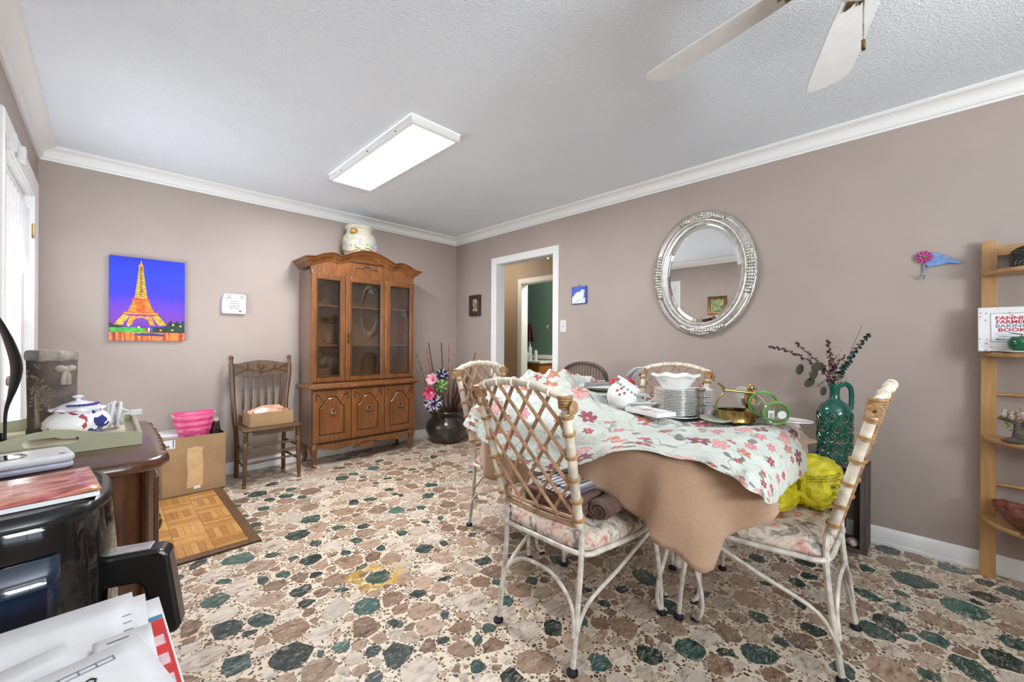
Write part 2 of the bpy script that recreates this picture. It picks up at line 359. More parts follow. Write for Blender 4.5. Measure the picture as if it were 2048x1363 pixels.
# ---- floor: sheet floor of broken stone, each larger stone a piece of its own
def floor_mat(name, stone):
    t = NT(name); p = t.pos()
    if stone:
        a = t.n('Attribute', attribute_name='tint').outputs['Color']
        v = t.n('Mapping'); t.l(p, v.inputs[0]); v.inputs['Rotation'].default_value = (0, 0, .6); v.inputs['Scale'].default_value = (1, 2.2, 1)
        n1 = t.noise(v.outputs[0], 15, 6, .62, 1.2); n2 = t.noise(v.outputs[0], 22, 5, .62, 1.5)
        c = t.mix(1.0, a, t.ramp(n1, [(.30, (150, 138, 128)), (.45, (226, 220, 214)), (.62, (255, 255, 255))]), 'MULTIPLY')
        c = t.mix(t.ramp(n2, [(.52, (0, 0, 0)), (.70, (175, 175, 175))]), c, (236, 224, 210))
        c = t.mix(t.ramp(t.math('ABSOLUTE', t.math('SUBTRACT', n1, .5)), [(0, (150, 150, 150)), (.012, (0, 0, 0))]), c, (226, 214, 200))
    else:
        vo = t.n('TexVoronoi', feature='F1'); t.l(p, vo.inputs['Vector']); vo.inputs['Scale'].default_value = 66; vo.inputs['Randomness'].default_value = 1
        ve = t.n('TexVoronoi', feature='DISTANCE_TO_EDGE'); t.l(p, ve.inputs['Vector']); ve.inputs['Scale'].default_value = 66
        rnd = t.n('SeparateColor'); t.l(vo.outputs['Color'], rnd.inputs[0])
        chip = t.math('MULTIPLY', t.math('GREATER_THAN', ve.outputs['Distance'], .10), t.math('GREATER_THAN', rnd.outputs[0], .30))
        cc = t.ramp(rnd.outputs[1], [(0, (96, 74, 56)), (.4, (142, 116, 94)), (.7, (190, 168, 146)), (.85, (92, 84, 76)), (1, (128, 100, 76))], 'CONSTANT')
        c = t.mix(chip, (226, 212, 190), cc); c = t.mix(t.ramp(t.noise(p, 3, 2), [(.3, (0, 0, 0)), (.8, (60, 60, 60))]), c, (200, 184, 160))
    # spilled yellow stain with a ragged rim
    d = t.vmath('LENGTH', t.vmath('SUBTRACT', p, (.93, 1.87, 0)).outputs[0]).outputs['Value']
    d = t.math('ADD', d, t.math('MULTIPLY', t.math('SUBTRACT', t.noise(p, 11, 4), .5), .18))
    k = t.ramp(d, [(.0, (70, 70, 70)), (.06, (40, 40, 40)), (.085, (235, 235, 235)), (.115, (200, 200, 200)), (.13, (0, 0, 0))])
    c = t.mix(t.mix(1.0, k, t.ramp(t.noise(p, 7, 2), [(.42, (0, 0, 0)), (.55, (255, 255, 255))]), 'MULTIPLY'), c, (206, 164, 58))
    return t.fin(c, .3 if stone else .38)
FSTONE, FMATRIX = floor_mat('floor_stone', True), floor_mat('floor_chip_bed', False)
flo = MB().box(((XL+6.0)/2, 2.2, -.05), (6.0-XL+.2, 8.8, .1)).build('floor', FMATRIX, smooth=False); struct(flo)
GREENS = [(0.8,3.49,0.079),(0.94,3.65,0.063),(1.71,3.48,0.067),(1.4,3.41,0.066),(1.85,3.65,0.059),(2.31,3.42,0.056),(1.54,3.32,0.037),(1.67,3.14,0.044),(1.94,3.21,0.044),(1.7,2.58,0.066),(1.55,2.9,0.041),(1.54,2.78,0.033),(1.54,3.1,0.036),(1.84,2.76,0.064),(1.01,3.42,0.048),(1.02,3.2,0.049),(0.84,3.31,0.045),(0.64,3.34,0.037),(0.76,3.16,0.054),(0.64,3.11,0.03),(0.66,2.92,0.042),(0.64,2.8,0.03),(1.25,2.84,0.06),(1.36,2.81,0.051),(1.4,2.51,0.066),(1.54,2.43,0.037),(0.94,2.76,0.068),(1.01,2.52,0.045),(1.13,2.43,0.049),(1.25,2.19,0.044),(1.54,2.2,0.034),(1.44,2.22,0.039),(0.8,2.59,0.078),(0.84,2.41,0.042),(1.02,2.29,0.046),(1.25,1.94,0.059),(1.36,1.91,0.035),(1.08,2.11,0.039),(0.49,2.52,0.088),(0.63,2.44,0.042),(0.76,2.25,0.06),(0.34,2.61,0.054),(0.7,2.33,0.033),(0.92,2.19,0.036),(0.62,2.2,0.042),(0.73,2.09,0.03),(0.53,2.22,0.042),(0.4,2.33,0.038),(0.25,2.52,0.03),(0.64,2.0,0.05),(0.77,1.88,0.032),(0.34,2.19,0.062),(0.62,1.89,0.04),(0.8,1.69,0.072),(1.01,1.61,0.042),(1.16,1.62,0.03),(0.94,1.86,0.069),(0.92,2.0,0.031),(0.45,1.91,0.058),(0.34,1.94,0.073),(0.4,1.85,0.03),(0.84,1.5,0.042),(0.63,1.53,0.038),(1.01,1.41,0.03),(0.76,1.35,0.064),(0.48,1.61,0.084),(0.33,1.71,0.063),(0.7,1.43,0.031),(0.92,1.29,0.031),(0.65,1.31,0.03),(0.23,2.43,0.03),(2.77,0.03,0.102),(3.08,0.13,0.061),(3.06,-0.1,0.062),(2.47,0.18,0.061),(2.45,0.07,0.043),(2.18,0.13,0.066),(2.28,0.09,0.068),(2.59,0.07,0.035),(2.23,0.04,0.035),(2.64,-0.13,0.091),(2.83,-0.2,0.055),(3.0,-0.21,0.042),(2.96,-0.3,0.071),(2.31,-0.21,0.072),(2.17,-0.12,0.074),(1.84,0.2,0.043),(2.6,0.43,0.058),(2.46,0.62,0.053),(2.35,0.42,0.044),(2.46,0.39,0.041),(2.23,0.52,0.03),(2.17,0.38,0.037),(1.94,0.48,0.046),(2.01,0.3,0.044),(1.84,0.38,0.03),(1.71,0.42,0.065),(2.47,-0.25,0.051),(2.53,0.52,0.03),(2.75,0.2,0.045),(1.4,1.61,0.058),(1.72,1.69,0.055),(1.54,1.55,0.035),(1.32,1.43,0.031),(1.26,1.29,0.045),(1.45,1.32,0.037),(1.27,1.04,0.054),(1.09,1.22,0.037),(0.93,1.1,0.033),(1.26,0.81,0.049),(1.42,0.7,0.056),(1.38,0.99,0.042),(1.55,0.98,0.031),(1.57,1.1,0.033),(1.7,0.98,0.031),(1.73,0.78,0.059),(1.87,0.95,0.083),(1.69,1.34,0.058),(1.55,1.3,0.032),(1.84,1.29,0.032),(1.93,0.71,0.04),(1.55,0.61,0.064),(1.63,0.51,0.03),(1.54,1.88,0.032),(1.92,2.31,0.031),(0.98,0.98,0.052),(2.02,1.22,0.038),(2.27,2.78,0.045)]
def stones():
    rnd = random.Random(3); pts = [(x, y, r*.88, 1) for x, y, r in GREENS]
    X0, X1, Y0, Y1 = -.3, XR-.02, -.5, YB-.03
    cellz = .2; gridd = {}
    def put(i): gridd.setdefault((int(pts[i][0]//cellz), int(pts[i][1]//cellz)), []).append(i)
    for i in range(len(pts)): put(i)
    def near(x, y, R=1):
        gx, gy = int(x//cellz), int(y//cellz)
        return [i for a in range(-R, R+1) for b in range(-R, R+1) for i in gridd.get((gx+a, gy+b), [])]
    for rr, tries in ((.062, 2600), (.05, 5000), (.036, 9000), (.025, 12000), (.017, 9000)):
        for _ in range(tries):
            x, y = rnd.uniform(X0, X1), rnd.uniform(Y0, Y1)
            if x < .1 and y < 1.2: continue
            r = rr*rnd.uniform(.85, 1.25)
            if all((pts[i][0]-x)**2+(pts[i][1]-y)**2 > (.9*(pts[i][2]+r))**2 for i in near(x, y)):
                pts.append((x, y, r, 1 if rnd.random() < .012 else 0)); put(len(pts)-1)
    res = []
    for i, (x, y, r, g) in enumerate(pts):
        R = r*1.75; nn = rnd.choice([5, 5, 6, 6, 7]); ph = rnd.random()*PI; asp = rnd.uniform(.62, 1.0); pa = rnd.random()*PI; poly = []
        for a in range(nn):
            t = ph+(a+rnd.uniform(-.28, .28))*2*PI/nn; R2 = r*rnd.uniform(1.2, 1.65); ux, uy = R2*math.cos(t), R2*math.sin(t)*asp
            poly.append((x+ux*math.cos(pa)-uy*math.sin(pa), y+ux*math.sin(pa)+uy*math.cos(pa)))
        for j in near(x, y, 2):
            if j == i: continue
            xx, yy, r2, _ = pts[j]; dx, dy = xx-x, yy-y; D = math.hypot(dx, dy)
            if D > R+r2*2: continue
            nx, ny = dx/D, dy/D; lim = (D*D+r*r-r2*r2)/(2*D); out = []
            for k in range(len(poly)):
                p, q = poly[k], poly[(k+1) % len(poly)]
                dp = (p[0]-x)*nx+(p[1]-y)*ny-lim; dq = (q[0]-x)*nx+(q[1]-y)*ny-lim
                if dp <= 0: out.append(p)
                if dp*dq < 0: s = dp/(dp-dq); out.append((p[0]+(q[0]-p[0])*s, p[1]+(q[1]-p[1])*s))
            poly = out
            if len(poly) < 3: break
        if len(poly) < 3: continue
        gap = .0045 if r > .03 else .0035; cx = sum(p[0] for p in poly)/len(poly); cy = sum(p[1] for p in poly)/len(poly)
        o = []
        for k in range(len(poly)):                       # chip off the corners, roughen the rim
            p, a, b = poly[k], poly[k-1], poly[(k+1) % len(poly)]
            for q in (a, b):
                L = math.hypot(q[0]-p[0], q[1]-p[1]); f = min(.3, .007/max(L, .001))*rnd.uniform(.5, 1.3)
                o.append((p[0]+(q[0]-p[0])*f, p[1]+(q[1]-p[1])*f))
        pl = []
        for p in o:
            L = math.hypot(p[0]-cx, p[1]-cy); k = max(.3, (L-gap-rnd.random()*.1*r)/max(L, .001)); pl.append((cx+(p[0]-cx)*k, cy+(p[1]-cy)*k))
        pl = [p for k, p in enumerate(pl) if math.hypot(p[0]-pl[k-1][0], p[1]-pl[k-1][1]) > .0025]
        pl = [(min(max(px, -.3), XR-.012), min(py, YB-.012)) for px, py in pl]
        if len(pl) < 3: continue
        kk = rnd.uniform(.9, 1.08)
        if g: c = rnd.choice([(34, 74, 70), (44, 88, 82), (28, 60, 58), (54, 86, 80), (66, 108, 100), (36, 58, 54)])
        else: c = rnd.choice([(172, 146, 124), (190, 164, 142), (156, 128, 106), (200, 180, 160), (210, 196, 180), (146, 120, 100), (180, 154, 134), (136, 110, 90), (222, 212, 198), (216, 204, 190)])
        res.append((cx, cy, r, pl, s2l(tuple(v*kk for v in c))))
    return res
ST = stones()
_fv = Vector((math.cos(YAW), math.sin(YAW), 0))
def _shown(s):                                            # how large a stone shows from where the photographer stood
    t = s[0]*_fv.x+s[1]*_fv.y; u = (s[0]*math.sin(YAW)-s[1]*math.cos(YAW))/max(t, .01)
    return (s[2]/max(t, .3))**2*(1.0 if (t > .7 and abs(u) < 1.3) else .01)*(.1 if (s[0] > 1.7 and .5 < s[1] < 1.7) else 1)
ST.sort(key=_shown, reverse=True)
def stone_mesh(name, items, org=(0, 0)):
    v, f, cols = [], [], []
    for cx, cy, r, pl, c in items:
        b = len(v); n = len(pl); h = .0012
        v += [(x-org[0], y-org[1], -.002) for x, y in pl]+[(x-org[0], y-org[1], h) for x, y in pl]
        f.append(tuple(b+n+i for i in range(n))); f += [(b+i, b+(i+1) % n, b+n+(i+1) % n, b+n+i) for i in range(n)]
        cols += [c]*(n+4*n)
    me = bpy.data.meshes.new(name); me.from_pydata(v, [], f); me.update(); a = me.color_attributes.new('tint', 'FLOAT_COLOR', 'CORNER')
    for i, c in enumerate(cols): a.data[i].color = c
    me.materials.append(FSTONE); o = bpy.data.objects.new(name, me); COL.objects.link(o); o.parent = flo; o.location = (org[0], org[1], 0); return o
for s in ST[:300]: stone_mesh('stone', [s], (s[0], s[1]))
stone_mesh('small_stones', ST[300:])['kind'] = 'stuff'
# ------------------------------------------------------------------ china cabinet against the back wall
def china_cabinet():
    X0, X1, YFR, YBK = 1.297, 2.336, 3.83, 4.165; xc = (X0+X1)/2; W = X1-X0
    t = thing('china_cabinet', 'tall carved wooden china cabinet with arched top and glazed doors', 'cabinet', (xc, (YFR+YBK)/2, 0))
    oy = -(YBK-YFR)/2; by = (YBK-YFR)/2; hw = W/2           # local: front y = oy, back y = by
    def B(name, c, d, mat=CHERRY, parent=t, bevel=.003): return MB().box(c, d).build(name, mat, parent, smooth=False, bevel=bevel)
    # lower case
    for sx in (-1, 1): B('side_panel', (sx*(hw-.01), .01, .445), (.02, by-oy-.03, .51), CABREFL if sx < 0 else CHERRY)
    B('case_floor', (0, 0.01, .20), (W-.04, by-oy-.04, .02)); B('back_panel', (0, by-.006, .96), (W-.04, .01, 1.64), wood('cabinet_back_veneer', (96, 66, 40), (134, 98, 64), (3, 3, 8), .45, 4, .1))
    B('face_frame', (0, oy+.022, .445), (W-.042, .012, .50), CHERRYD)
    m = MB(); prof = [(0, .70), (.012, .70), (.016, .708), (.03, .712), (.034, .72), (.03, .732), (.02, .738), (.006, .742), (0, .75)]
    n = len(prof); ring = []
    for cx, cy in ((-hw, by), (-hw, oy), (hw, oy), (hw, by)): ring.append([(cx+(-o if cx < 0 else o), cy-(o if cy == oy else 0), z) for o, z in prof])
    m.add([p for r in ring for p in r], [(k*n+i, k*n+i+1, (k+1)*n+i+1, (k+1)*n+i) for k in range(3) for i in range(n-1)]); m.box((0, 0, .722), (W-.01, by-oy-.01, .036)); m.box((0, 0, .746), (W-.002, by-oy-.002, .012))
    m.build('waist_moulding', CHERRY, t, sharp=30)
    for d0, d1 in ((1.302, 1.648), (1.654, 1.985), (1.991, 2.332)):
        cx, dw = (d0+d1)/2-xc, d1-d0; dh = .465; zc = .225+dh/2
        d = MB().box((0, 0, 0), (dw, .018, dh)).build('door', CHERRYD, t, smooth=False, bevel=.004, M=T(cx, oy+.009, zc))
        fm = MB(); a, b = dw/2, dh/2; i0, i1 = a-.055, b-.05
        arch = [(-i0, -i1), (i0, -i1), (i0, i1-.10), (i0*.8, i1-.085), (i0*.6, i1-.05), (i0*.38, i1-.012), (0, i1), (-i0*.38, i1-.012), (-i0*.6, i1-.05), (-i0*.8, i1-.085), (-i0, i1-.10)]
        outer = [(-a, -b), (a, -b), (a, i1-.10), (a, b*.8), (a, b), (i0*.38, b), (0, b), (-i0*.38, b), (-a, b), (-a, b*.8), (-a, i1-.10)]
        k = len(arch); FR = frame_m((1, 0, 0), (0, 0, 1), (0, -1, 0), (0, 0, 0))
        vs = [(x, y, .009) for x, y in outer]+[(x, y, .013) for x, y in outer]+[(x, y, .014) for x, y in arch]+[(x*.97, y*.975, .009) for x, y in arch]
        fs = [(r*k+i, r*k+(i+1) % k, (r+1)*k+(i+1) % k, (r+1)*k+i) for r in range(3) for i in range(k)]; fm.add(vs, fs, FR); fm.build('door_frame', CHERRY, d, sharp=30)
        pm = MB(); vs = [(x*.9, y*.93, .009) for x, y in arch]+[(x*.82, y*.875, .0155) for x, y in arch]; pm.add(vs, [(i, (i+1) % k, (i+1) % k+k, i+k) for i in range(k)]+[tuple(range(k, 2*k))], FR); pm.build('raised_panel', CHERRY, d, sharp=30)
        for sx in (-1, 1):                              # carved sprays in the upper corners
            cm = MB()
            for j in range(5): cm.ball((sx*(a-.035-.012*j), .0, b-.03-.004*j*j), (.009, .003, .012), 8, 6)
            for j in range(3): cm.ball((sx*(a-.03), .0, b-.05-.018*j), (.008, .003, .010), 8, 6)
            cm.build('carving', CHERRYD, d, M=T(0, -.0135, 0))
        pull = MB().lathe([(.024, 0), (.026, .003), (.018, .006), (.012, .012), (0, .014)], 20, FR).build('backplate', ABRASS, d, M=T(0, -.0145, .02))
        MB().tube([(.024*math.cos(a2), -.016-.004*math.sin(a2), .018+.026*math.sin(a2)) for a2 in [2*PI*q/20 for q in range(20)]], .0035, 8, True).build('ring_pull', SILVERD, pull)
    # apron and legs
    ap = [(-hw+.05, .20), (hw-.05, .20)]; q = 40
    for i in range(q+1):
        x = hw-.05-(W-.10)*i/q; u = x/(hw-.05); ap.append((x, .135+.035*abs(u)**3-.018*math.cos(3*PI*u)*(1-abs(u)*.4)-.012*math.exp(-(u/.18)**2)))
    MB().prism(ap, 0, .02, frame_m((1, 0, 0), (0, 0, 1), (0, -1, 0), (0, oy+.022, 0))).build('apron', CHERRY, t, sharp=30)
    cm = MB()
    for i in range(-6, 7): cm.ball((i*.022, oy+.001, .165-.0009*i*i+.006*(i % 2)), (.014, .004, .007), 8, 6)
    cm.build('apron_carving', CHERRYD, t)
    for sx in (-1, 1):
        for sy, yy in ((-1, oy+.04), (1, by-.04)):
            p = spline([(0, 0, .21), (sx*.014, sy*.014, .165), (sx*.008, sy*.008, .10), (-sx*.004, -sy*.004, .05), (sx*.008, sy*.008, .012), (sx*.014, sy*.014, 0.004)], 4)
            r = [.036, .036, .036, .035, .034, .032, .030, .028, .026, .024, .022, .02, .018, .0165, .016, .016, .0165, .018, .02, .02, .016][:len(p)]
            MB().tube(p, r+[r[-1]]*(len(p)-len(r)), 8, M=T(sx*(hw-.04), yy, 0)).build('leg', CHERRY, t)
    # upper case
    uy = oy+.03; UT = 1.79
    for sx in (-1, 1): B('side_panel', (sx*(hw-.01), (uy+by)/2, .75+(UT-.75)/2), (.02, by-uy, UT-.75), CABREFL if sx < 0 else CHERRY)
    B('top_board', (0, (uy+by)/2, 1.90), (W-.02, by-uy, .02), CHERRYD); B('upper_base', (0, (uy+by)/2, .757), (W-.04, by-uy-.01, .014))
    for z in (1.10, 1.47): B('shelf', (0, .03, z), (W-.045, by-uy-.08, .016), CHERRY)
    zt = lambda u: (1.932+.085*math.cos(u/.27*PI/2) if abs(u) < .27 else 1.845+.105*max(0, math.cos((abs(u)-.33)/.26*PI/2))**1.0 if abs(u) > .33 else 1.932+(abs(u)-.27)/.06*.018)
    # frieze under the cornice
    q = 60; top = [(-hw+2*hw*i/q, zt(-hw+2*hw*i/q)-.04) for i in range(q+1)]
    fz = MB().prism([(hw, 1.745), (-hw, 1.745)][::-1][::-1]+[(x, z) for x, z in top], 0, .022, frame_m((1, 0, 0), (0, 0, 1), (0, -1, 0), (0, uy+.024, 0)))
    fz.build('frieze', CHERRY, t, sharp=30)
    cm = MB()
    for i in range(-5, 6): cm.ball((i*.02, uy+.001, 1.862+.010*math.cos(i*1.3)-.0012*i*i), (.014, .004, .0075), 8, 6)
    cm.ball((0, uy, 1.874), (.012, .006, .014), 8, 6); cm.build('frieze_carving', CHERRYD, t)
    pr = [(-.005, -.075), (.006, -.072), (.010, -.06), (.022, -.05), (.040, -.030), (.046, -.026), (.052, -.014), (.066, -.008), (.070, 0.0), (-.005, .004)]
    m = MB(); n = len(pr); rows = []
    HX2 = hw+.0; q = 72
    rows.append([(-hw-o, by, zt(hw)+z) for o, z in pr])
    for i in range(q+1):
        x = -hw+2*hw*i/q; e = -1 if i == 0 else (1 if i == q else 0); zz = zt(x); dz = (zt(x+.004)-zt(x-.004))/.008; nx, nz = -dz/math.hypot(1, dz), 1/math.hypot(1, dz)
        rows.append([(x+e*o+(0 if e else z*nx*.8), uy-o, zz+z*(nz if not e else 1)) for o, z in pr])
    rows.append([(hw+o, by, zt(hw)+z) for o, z in pr])
    m.add([p for r in rows for p in r], [(k*n+i, k*n+(i+1) % n, (k+1)*n+(i+1) % n, (k+1)*n+i) for k in range(len(rows)-1) for i in range(n)]); m.build('cornice', CHERRY, t, sharp=35)
    for k, (d0, d1) in enumerate(((1.297, 1.603), (1.606, 2.006), (2.009, 2.336))):
        cx, dw = (d0+d1)/2-xc, d1-d0; z0, z1 = .765, 1.755; dh = z1-z0; sw = .048
        d = thing('door', None, None); d.parent = t; d.matrix_local = T(cx, uy, (z0+z1)/2)
        for sx in (-1, 1): B('stile', (sx*(dw/2-sw/2), 0, 0), (sw, .024, dh), CHERRY, d, .006)
        for sz in (-1, 1): B('rail', (0, 0, sz*(dh/2-sw/2)), (dw-2*sw, .024, sw), CHERRY, d, .006)
        m = MB()
        for sx in (-1, 1): m.box((sx*(dw/2-sw-.004), -.010, 0), (.010, .014, dh-2*sw))
        for sz in (-1, 1): m.box((0, -.010, sz*(dh/2-sw-.004)), (dw-2*sw, .014, .010))
        m.build('glazing_bead', CHERRYD, d, smooth=False, bevel=.003)
        MB().box((0, .002, 0), (dw-2*sw+.01, .004, dh-2*sw+.01)).build('pane', CABGLASS, d, smooth=False)
        if k == 1:
            h = MB(); h.prism([(.0, .055), (.012, .035), (.007, .015), (.011, 0), (.007, -.015), (.012, -.035), (0, -.055), (-.012, -.035), (-.007, -.015), (-.011, 0), (-.007, .015), (-.012, .035)], 0, .004, frame_m((1, 0, 0), (0, 0, 1), (0, -1, 0), (-dw/2+.024, -.013, -.09)))
            h.tube(spline([(-dw/2+.024, -.02, -.055), (-dw/2+.03, -.03, -.08), (-dw/2+.02, -.032, -.10), (-dw/2+.024, -.02, -.13)], 4), .004, 8); h.build('handle', ABRASS, d)
        if k == 2:
            for z in (-.42, .05, .42): MB().tube([(-dw/2+.003, -.015, z-.03), (-dw/2+.003, -.015, z+.03)], .004, 8).build('hinge', ABRASS, d)
    return t
cab = china_cabinet()
# ------------------------------------------------------------------ turned oak chair beside the cabinet
def turned(p, q, prof, n=12):
    M, L = along(p, q); return MB().lathe([(r, z*L) for r, z in prof], n, M)
def oak_chair():
    t = thing('spindle_chair', 'pressed-back oak chair with turned spindles beside the china cabinet', 'chair', (.955, 3.87, 0), 0)
    fl, fr, bl, br = (-.20, -.19, 0), (.197, -.175, 0), (-.185, .155, 0), (.17, .155, 0)
    legp = [(.010, 0), (.016, .012), (.016, .03), (.010, .045), (.013, .06), (.015, .3), (.017, .7), (.019, .80), (.014, .815), (.019, .83), (.019, .86), (.013, .875), (.018, .90), (.018, .97), (.012, 1.0)]
    for a, b in ((fl, (-.185, -.165, .43)), (fr, (.19, -.155, .43))): turned(a, b, legp).build('leg', OAKD, t)
    for s, b in ((-1, bl), (1, br)):
        tx = -.215 if s < 0 else .228
        pts = [b, (b[0]+s*-.002, .150, .25), (b[0]+s*.012, .145, .45), (b[0]+s*.022, .165, .62), (tx-s*.004, .195, .85), (tx, .21, .985)]
        sp = spline(pts, 6); m = MB(); rr = []
        for p in sp:
            z = p.z; r = .017 if z < .43 else .019
            for zz in (.80, .835, .87): r += .004*math.exp(-((z-zz)/.008)**2)
            if z > .95: r = .014
            rr.append(r)
        m.tube(sp, rr, 10); m.ball((tx, .212, .995), (.019, .019, .02), 12, 8); m.build('leg', OAKD, t)
    seat = [(-.215, -.19), (-.19, -.215), (0, -.225), (.19, -.205), (.215, -.18), (.19, .1), (.185, .175), (-.185, .175), (-.20, .1)]
    s = MB().prism(seat, .428, .456).build('seat', OAKD, t, smooth=False, bevel=.012); MB().prism([(-.15, -.205), (.15, -.20), (.12, -.19), (-.12, -.19)], .40, .43).build('seat_apron', OAKD, s, smooth=False)
    MB().box((0, .165, .49), (.34, .02, .06)).build('lower_back_rail', OAKD, t, smooth=False, bevel=.005)
    q = 24; up = []; lo = []
    for i in range(q+1):
        u = -1+2*i/q; up.append((u*.205+.005, .95+.025*max(0, math.cos(u*PI*.62)))); lo.append((u*.205+.005, .845-.012*math.cos(u*PI/2)))
    crest = MB().prism(lo+up[::-1], -.008, .010, frame_m((1, 0, 0), (0, .14, .99), (0, -1, .14), (0, .085, .005))).build('crest_rail', OAKD, t, sharp=30)
    cm = MB()
    W = lambda x, z: (x, .19+.14*(z-.9)-.0, z)
    for pts in ([(-.03, .935), (-.03, .905), (.03, .905), (.03, .935)], [(-.015, .938), (-.015, .908)], [(.015, .938), (.015, .908)], [(-.19, .865), (-.10, .90), (-.04, .88), (0, .875), (.05, .88), (.11, .90), (.20, .865)], [(0, .905), (0, .85)],
                [(-.10, .94), (-.10, .89)], [(.105, .94), (.105, .89)], [(-.19, .93), (-.13, .91)], [(.20, .93), (.14, .91)]):
        cm.tube([(x+.005, .2+.14*(z-.9)-.011, z) for x, z in pts], .003, 6)
    cm.build('pressed_pattern', CHERRYD, crest)
    for i in range(6):
        x = -.135+.056*i; turned((x*1.02, .165, .505), (x+.004, .188, .85), [(.006, 0), (.008, .1), (.005, .14), (.010, .2), (.011, .5), (.006, .58), (.010, .62), (.007, .66), (.006, 1)], 8).build('spindle', OAKD, t)
    rp = [(.007, 0), (.008, .1), (.012, .22), (.008, .24), (.012, .27), (.008, .29), (.009, .5), (.008, .71), (.012, .73), (.008, .76), (.012, .78), (.008, .9), (.007, 1)]
    for z in (.19, .25, .315): turned((-.193, -.182, z-.006), (.195, -.17, z), rp, 8).build('stretcher', OAKD, t)
    for z in (.16, .27):
        turned((-.195, -.18, z), (-.187, .153, z), rp, 8).build('stretcher', OAKD, t); turned((.195, -.17, z), (.175, .153, z), rp, 8).build('stretcher', OAKD, t)
    return t
oak_chair()
# ------------------------------------------------------------------ corner shelf stand on the right wall
SHZ = (.293, .689, 1.095, 1.484)
def shelf_unit():
    y0, y1 = -.226, -.93; t = thing('shelf_stand', 'honey pine ladder shelf stand with curved shelves against the mauve wall', 'shelf', (3.09, (y0+y1)/2, 0)); h = (y0-y1)/2
    for s in (1, -1):
        pl = [(-.026, 0), (.026, 0), (.026, 1.645), (.018, 1.654), (-.005, 1.655), (-.022, 1.648), (-.026, 1.64)]
        MB().prism(pl, 0, .022, frame_m((0, -1, 0), (0, 0, 1), (-1, 0, 0), (.013, s*h, 0))).build('upright', PINE, t, smooth=False, bevel=.003)
    for z in SHZ:
        out = [(-.008, h+.020)]
        for i in range(21):
            a = PI*i/20; out.append((-.008-.27*math.sin(a)**.8, (h+.02)*math.cos(a)))
        pl = [(x, y) for x, y in out[1:]]+[(.006, -h+.03), (.006, h-.03)]
        MB().prism(pl, z-.011, z+.011).build('shelf', PINE, t, smooth=False, bevel=.007)
    for z in (.46, .79, .90, 1.20, 1.31): MB().tube([(.008, h, z), (.008, -h, z)], .0085, 10).build('rod', PINE, t)
    MB().box((.008, 0, 1.60), (.016, 2*h, .05)).build('top_rail', PINE, t, smooth=False, bevel=.004)
    return t
shelf_unit()
# ------------------------------------------------------------------ walnut commode by the left wall
def commode():
    t = thing('commode', 'dark walnut side cabinet with carved scalloped top beside the left wall', 'cabinet', (-.09, 1.97, 0))
    X0, X1, Y0, Y1 = -.225, .195, -.37, .37          # body, local
    pl = [(X0, Y0), (X1-.07, Y0), (X1-.03, Y0+.02), (X1, Y0+.07), (X1, Y1-.07), (X1-.07, Y1), (X0, Y1)]
    MB().prism(pl, .06, .765).build('body', WALNUT, t, smooth=False, bevel=.004)
    MB().prism([(x*1.0+(.008 if x > 0 else 0), y*1.015) for x, y in pl], .0, .07).build('plinth', WALNUT, t, smooth=False, bevel=.006)
    top = [(X0-.01, Y0-.045)]
    top += [(X1-.08, Y0-.045), (X1-.03, Y0-.035), (X1+.01, Y0-.012), (X1+.032, Y0+.03)]
    n = 40
    for i in range(n+1):
        f = i/n; y = Y0+.06+(Y1-Y0-.12)*f; top.append((X1+.034-.012*abs(math.sin(f*PI*9))+.006*math.sin(f*PI), y))
    top += [(X1+.02, Y1-.01), (X1-.05, Y1+.03), (X0-.01, Y1+.03)]
    m = MB(); k = len(top); lay = [(.985, .764), (1.0, .770), (1.004, .780), (1.0, .790), (.988, .797), (.978, .8)]
    cx, cy = X0, 0
    vs = [(cx+(x-cx)*s, y*s, z) for s, z in lay for x, y in top]
    m.add(vs, [(r*k+i, r*k+(i+1) % k, (r+1)*k+(i+1) % k, (r+1)*k+i) for r in range(len(lay)-1) for i in range(k)]+[tuple(range(k-1, -1, -1)), tuple(range((len(lay)-1)*k, len(lay)*k))])
    m.build('carved_top', WALNUT, t, sharp=50)
    for s in (-1, 1):
        d = MB().box((X1+.006, s*.15, .43), (.014, .28, .58)).build('door', WALNUT, t, smooth=False, bevel=.004); MB().box((X1+.014, s*.15, .43), (.006, .18, .46)).build('raised_panel', WALNUT, d, smooth=False, bevel=.003)
        MB().tube(spline([(X1+.012, s*.03, .50), (X1+.035, s*.03, .495), (X1+.03, s*.03, .465), (X1+.014, s*.03, .46)], 4), .005, 8).build('pull', ABRASS, d)
    MB().tube([(X1-.022, Y0+.012, .08), (X1-.022, Y0+.012, .76)], .010, 8).build('corner_bead', CHERRYD, t)
    return t
commode()
